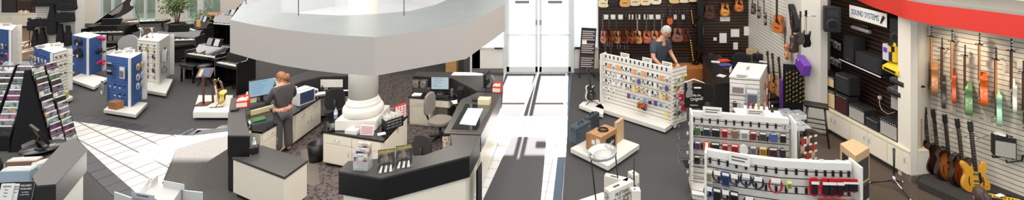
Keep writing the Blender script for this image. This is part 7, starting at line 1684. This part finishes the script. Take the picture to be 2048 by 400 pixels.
# small packages, yellow boxes, mixers on the sound wall
for r in range(2):
    for k in range(4):
        p = on_wall(1657+k*7+r, 74+r*36+k*4, .06); put_pack(('card', [(210, 206, 200), (120, 116, 112), (226, 222, 216)][(r+k) % 3], .1, .16), p, -PI/2, '%s packet left of the column speaker, %s row, %s from left' % (['white', 'grey', 'pale'][(r+k) % 3], ('upper', 'lower')[r], ORD[k]), 'packet', 'packets at the left of the sound wall')
for i, (x, y) in enumerate(((1660, 112), (1676, 118))):
    put_pack(('loop', (20, 20, 22), .22, .24), on_wall(x, y, .06), -PI/2, 'coiled black cable at the left of the sound wall, %s' % ('left one', 'right one')[i], 'cable', 'cables on the sound wall', name='coiled_cable')
YL = mat((232, 196, 40), .5)
for i, (x, y, w, h, m_, lb) in enumerate(((1774, 118, .16, .3, mat((210, 204, 220), .5), 'white and purple upright box left of the yellow boxes'), (1784, 120, .12, .34, mat((40, 38, 40), .5), 'black box with yellow lettering in the yellow tray'), (1791, 122, .12, .36, YL, 'yellow upright box in the yellow tray'))):
    p = on_wall(x, y, .24); t = thing('product_box', lb, 'box', p, -PI/2-.1); MB().box(0, w, -.08, .1, 0, h).build('box', m_, t, .003); MB().box(w*.15, w*.85, -.083, -.08, h*.5, h*.8).build('printed_panel', [PUR, YL, BLK][i], t)
p = on_wall(1778, 138, .27); t = thing('display_tray', 'yellow slanted cardboard tray holding boxes on the sound wall', 'tray', p, -PI/2-.1); MB().prismx([(-.12, 0), (.16, 0), (.16, .2), (.1, .2), (-.12, .07)], 0, .42).build('tray_body', YL, t, .003); MB().box(.05, .37, -.122, -.12, .015, .06).build('dark_print', BLK, t); MB().tube([(.2, .16, .1), (.2, .26, .1)], .02, 6).build('wall_peg', BLK, t)
pa_speaker('black speaker at the upper right of the sound wall', on_wall(1800, 92, .22), -PI/2+.2, .24, .5, .2)
for i, (x, y) in enumerate(((1796, 160), (1790, 180))):
    p = on_wall(x-4, y, .28); t = thing('audio_mixer', ('grey audio mixer on the upper wall bracket at the right', 'grey audio mixer on the lower wall bracket at the right')[i], 'mixer', p, -PI/2)
    MB().prismx([(-.12, 0), (.14, 0), (.14, .12), (-.12, .05)], 0, .32).build('case', mat((60, 62, 66), .4), t, .004); MB().box(0, .32, -.12, .27, -.03, -.001).build('bracket', BLK, t)
    g = MB()
    for a_ in range(7):
        for b2 in range(4): g.lathe([(.009, 0), (.007, .014)], 6, (.03+a_*.042, -.09+b2*.055, .058+b2*.0148))
    g.build('knobs', CHR, t, kind='stuff')
p = on_wall(1762, 196, .03); t = thing('power_cable', 'white plug and cable hanging on the sound wall above the ledge', 'cable', p, -PI/2); MB().tube([(0, -.02, 0), (.02, -.05, -.1), (.1, -.06, -.2), (.25, -.05, -.22), (.4, -.03, -.12), (.45, -.02, .1)], .008, 6).build('cable', mat((180, 176, 170), .5), t); MB().box(-.02, .02, -.05, 0, -.02, .04).build('plug', WHT, t)
# ================================================================== guitar wall on the right
FG = Face(g0, g1)
gr_ = FG.rz-1.25
HG = [(1863, 53, 184, 'arch', (150, 96, 56), (60, 30, 20), 'brown hollow-body guitar hanging first from the left in the upper row', (190, 130, 80)),
      (1884, 75, 213, 'solid', (60, 54, 50), None, 'black and grey guitar hanging second from the left in the upper row', (70, 66, 60)),
      (1904, 60, 203, 'solid', (214, 80, 40), None, 'orange-red guitar hanging third in the upper row', (214, 90, 46)),
      (1930, 90, 226, 'arch', (110, 150, 100), None, 'green guitar hanging fourth in the upper row', (110, 150, 100)),
      (1959, 67, 208, 'arch', (226, 110, 30), (150, 40, 20), 'glossy orange hollow-body guitar hanging fifth in the upper row', (220, 100, 34)),
      (1992, 95, 248, 'semi', (150, 200, 170), None, 'mint green guitar hanging sixth in the upper row', (150, 200, 170)),
      (2023, 78, 222, 'solid', (40, 46, 70), None, 'navy guitar with pale neck hanging seventh in the upper row', (220, 216, 206))]
for (x, yt, yb, kind, c, t2, lb, ec) in HG: wall_guitar(FG, x, yt, yb, lb, kind, c, off=.22, rot=-1.13, edge=ec, top2=t2, neckc=(190, 130, 80) if c[0] > 140 else (90, 60, 40))
wall_guitar(FG, 2047, 122, 262, 'dark guitar cut by the right edge of the upper row', 'solid', (50, 40, 40), off=.22, rot=-1.13, edge=(50, 40, 40))
for i, (x, y) in enumerate(((1882, 112), (1906, 114), (1932, 122), (1948, 122), (1980, 128), (2013, 136), (2042, 130), (1905, 218), (1951, 232), (1975, 236))):
    p = ray_plane(FG, x, y, .03); single(B(-.05, .05, -.004, 0, -.06, .05), 'price_card', mat((226, 214, 196), .6), 'pale price card on the guitar wall, %s from left' % ORD[i], 'card', p, FG.rz+.1, 'price cards on the guitar wall')
# platform and standing guitars
gp0, gp1 = P(1836, 362, .13), P(1925, 401, .13); dgp = (gp1-gp0).normalized(); ext = gp1+dgp*1.6
t = thing('guitar_platform', 'low dark carpeted platform along the foot of the guitar wall', 'platform', Vector((gp0.x, gp0.y, 0)))
w0 = FG.at(-.0, 0, .02); w1 = FG.at(.95, 0, .02)
mbl(t).prism([(gp0.x, gp0.y), (ext.x, ext.y), (w1.x, w1.y), (w0.x, w0.y)], 0, .13).build('deck', speckle((44, 40, 38), (62, 58, 54), 90, lo=.3, hi=.7), t, .006)
SG = [(1860, 224, 338, (110, 24, 28), (20, 12, 12), 'cherry-black archtop guitar standing first from the left on the platform', 'arch'),
      (1880, 229, 349, (70, 34, 26), (24, 14, 12), 'dark brown archtop guitar standing second on the platform', 'arch'),
      (1902, 240, 362, (170, 96, 40), (44, 22, 16), 'amber burst archtop guitar standing third on the platform', 'arch'),
      (1930, 249, 374, (130, 60, 30), (16, 12, 12), 'tobacco burst archtop guitar standing fourth on the platform', 'arch'),
      (1955, 255, 386, (222, 160, 50), None, 'golden yellow double-cutaway guitar standing last on the platform', 'semi')]
for i, (x, yt, yb, c, t2, lb, kind) in enumerate(SG):
    p = P(x, yb, .14); s_ = (yb-HY)/(CH-.14); s = (yb-yt)/s_/GL[kind]*1.05
    guitar(lb, p, FG.rz+math.radians(62)+.12*(i % 2), kind, c, s, tilt=-.13, top2=t2, edge=(40, 22, 18) if t2 else (206, 150, 60), neckc=(60, 34, 26))
    hp = p+Vector((.1, .16, .75*s)); q = FG.at(0, 0); t = thing('guitar_hanger', 'chrome wall hook above the %s standing guitar on the platform' % ORD[i], 'hanger', hp); f0 = (hp-FG.a).dot(FG.n)
    MB().tube([(0, 0, 0), tuple(-FG.n*(f0-.01))], .007, 5).build('arm', CHR, t)
# amplifiers at the right
a = ray_plane(FG, 1988, 314, .36); t = thing('guitar_amplifier', 'square black amplifier with grey grille held on a wall bracket', 'amplifier', a, FG.rz+math.radians(38))
amp_parts(t, .27, .15, .34, 'silver', BLKM, 5, True)
b = thing('wall_bracket', 'black angled metal bracket under the square wall amplifier', 'bracket', a-Vector((0, 0, .03)), FG.rz)
for x in (.03, .2): MB().tube([(x-.05, .02, .012), (x+.02, .3, .012), (x+.02, .34, .1)], .014, 6).tube([(x-.05, .02, .01), (x-.05, .0, .05)], .014, 6).build('arm', BLK, b)
sheets('white folded manual lying on the square wall amplifier', a+Vector((.13, .03, .365)), .7, .2, .13, 3, name='manual')
p = P(1975, 392, .13+.34); p.z = .13; t = thing('guitar_amplifier', 'black floor amplifier with yellow control panel at the lower right', 'amplifier', p, FG.rz+math.radians(40)); amp_parts(t, .42, .24, .33, 'black', BLKM, 9, True, True)
sheets('white tag lying on the yellow control panel', p+Vector((.16, -.02, .36)), .3, .14, .06)
p2_ = p+Vector((.36, -.22, 0)); t = thing('guitar_amplifier', 'black floor amplifier at the bottom right corner with papers on it', 'amplifier', p2_, FG.rz+math.radians(40)); amp_parts(t, .42, .24, .33, 'black', BLKM, 7, True)
sheets('printed white sheets on the corner amplifier', p2_+Vector((.2, -.0, .36)), -.5, .3, .22, 3)
# ceiling track lamp at the top right
p = P(1966, 4, 2.98)
t = thing('track_lamp', 'black track lamp poking below the soffit at the top right', 'lamp', Vector((P(1966, 2, 2.95).x, P(1966, 2, 2.95).y, 2.86)))
MB().lathe([(.05, 0), (.075, .03), (.08, .12), (.05, .16)], 20).build('housing', BLK, t); MB().lathe([(.045, .001), (.001, .002)], 16).build('bulb_face', emit((255, 236, 200), 2), t)
for (u, e) in ((.12, 16), (.35, 16), (.6, 14)):
    q = FG.at(u, 2.95, .9); l = lamp('track_spot', 'SPOT', q, e*4, (1, .86, .66)); l.data.spot_size = 1.5; l.data.spot_blend = .8; l.data.shadow_soft_size = .08
    tgt = FG.at(u, 1.5, 0); l.rotation_euler = (tgt-q).to_track_quat('-Z', 'Y').to_euler()
q = Vector((5.9, 9.2, 2.9))
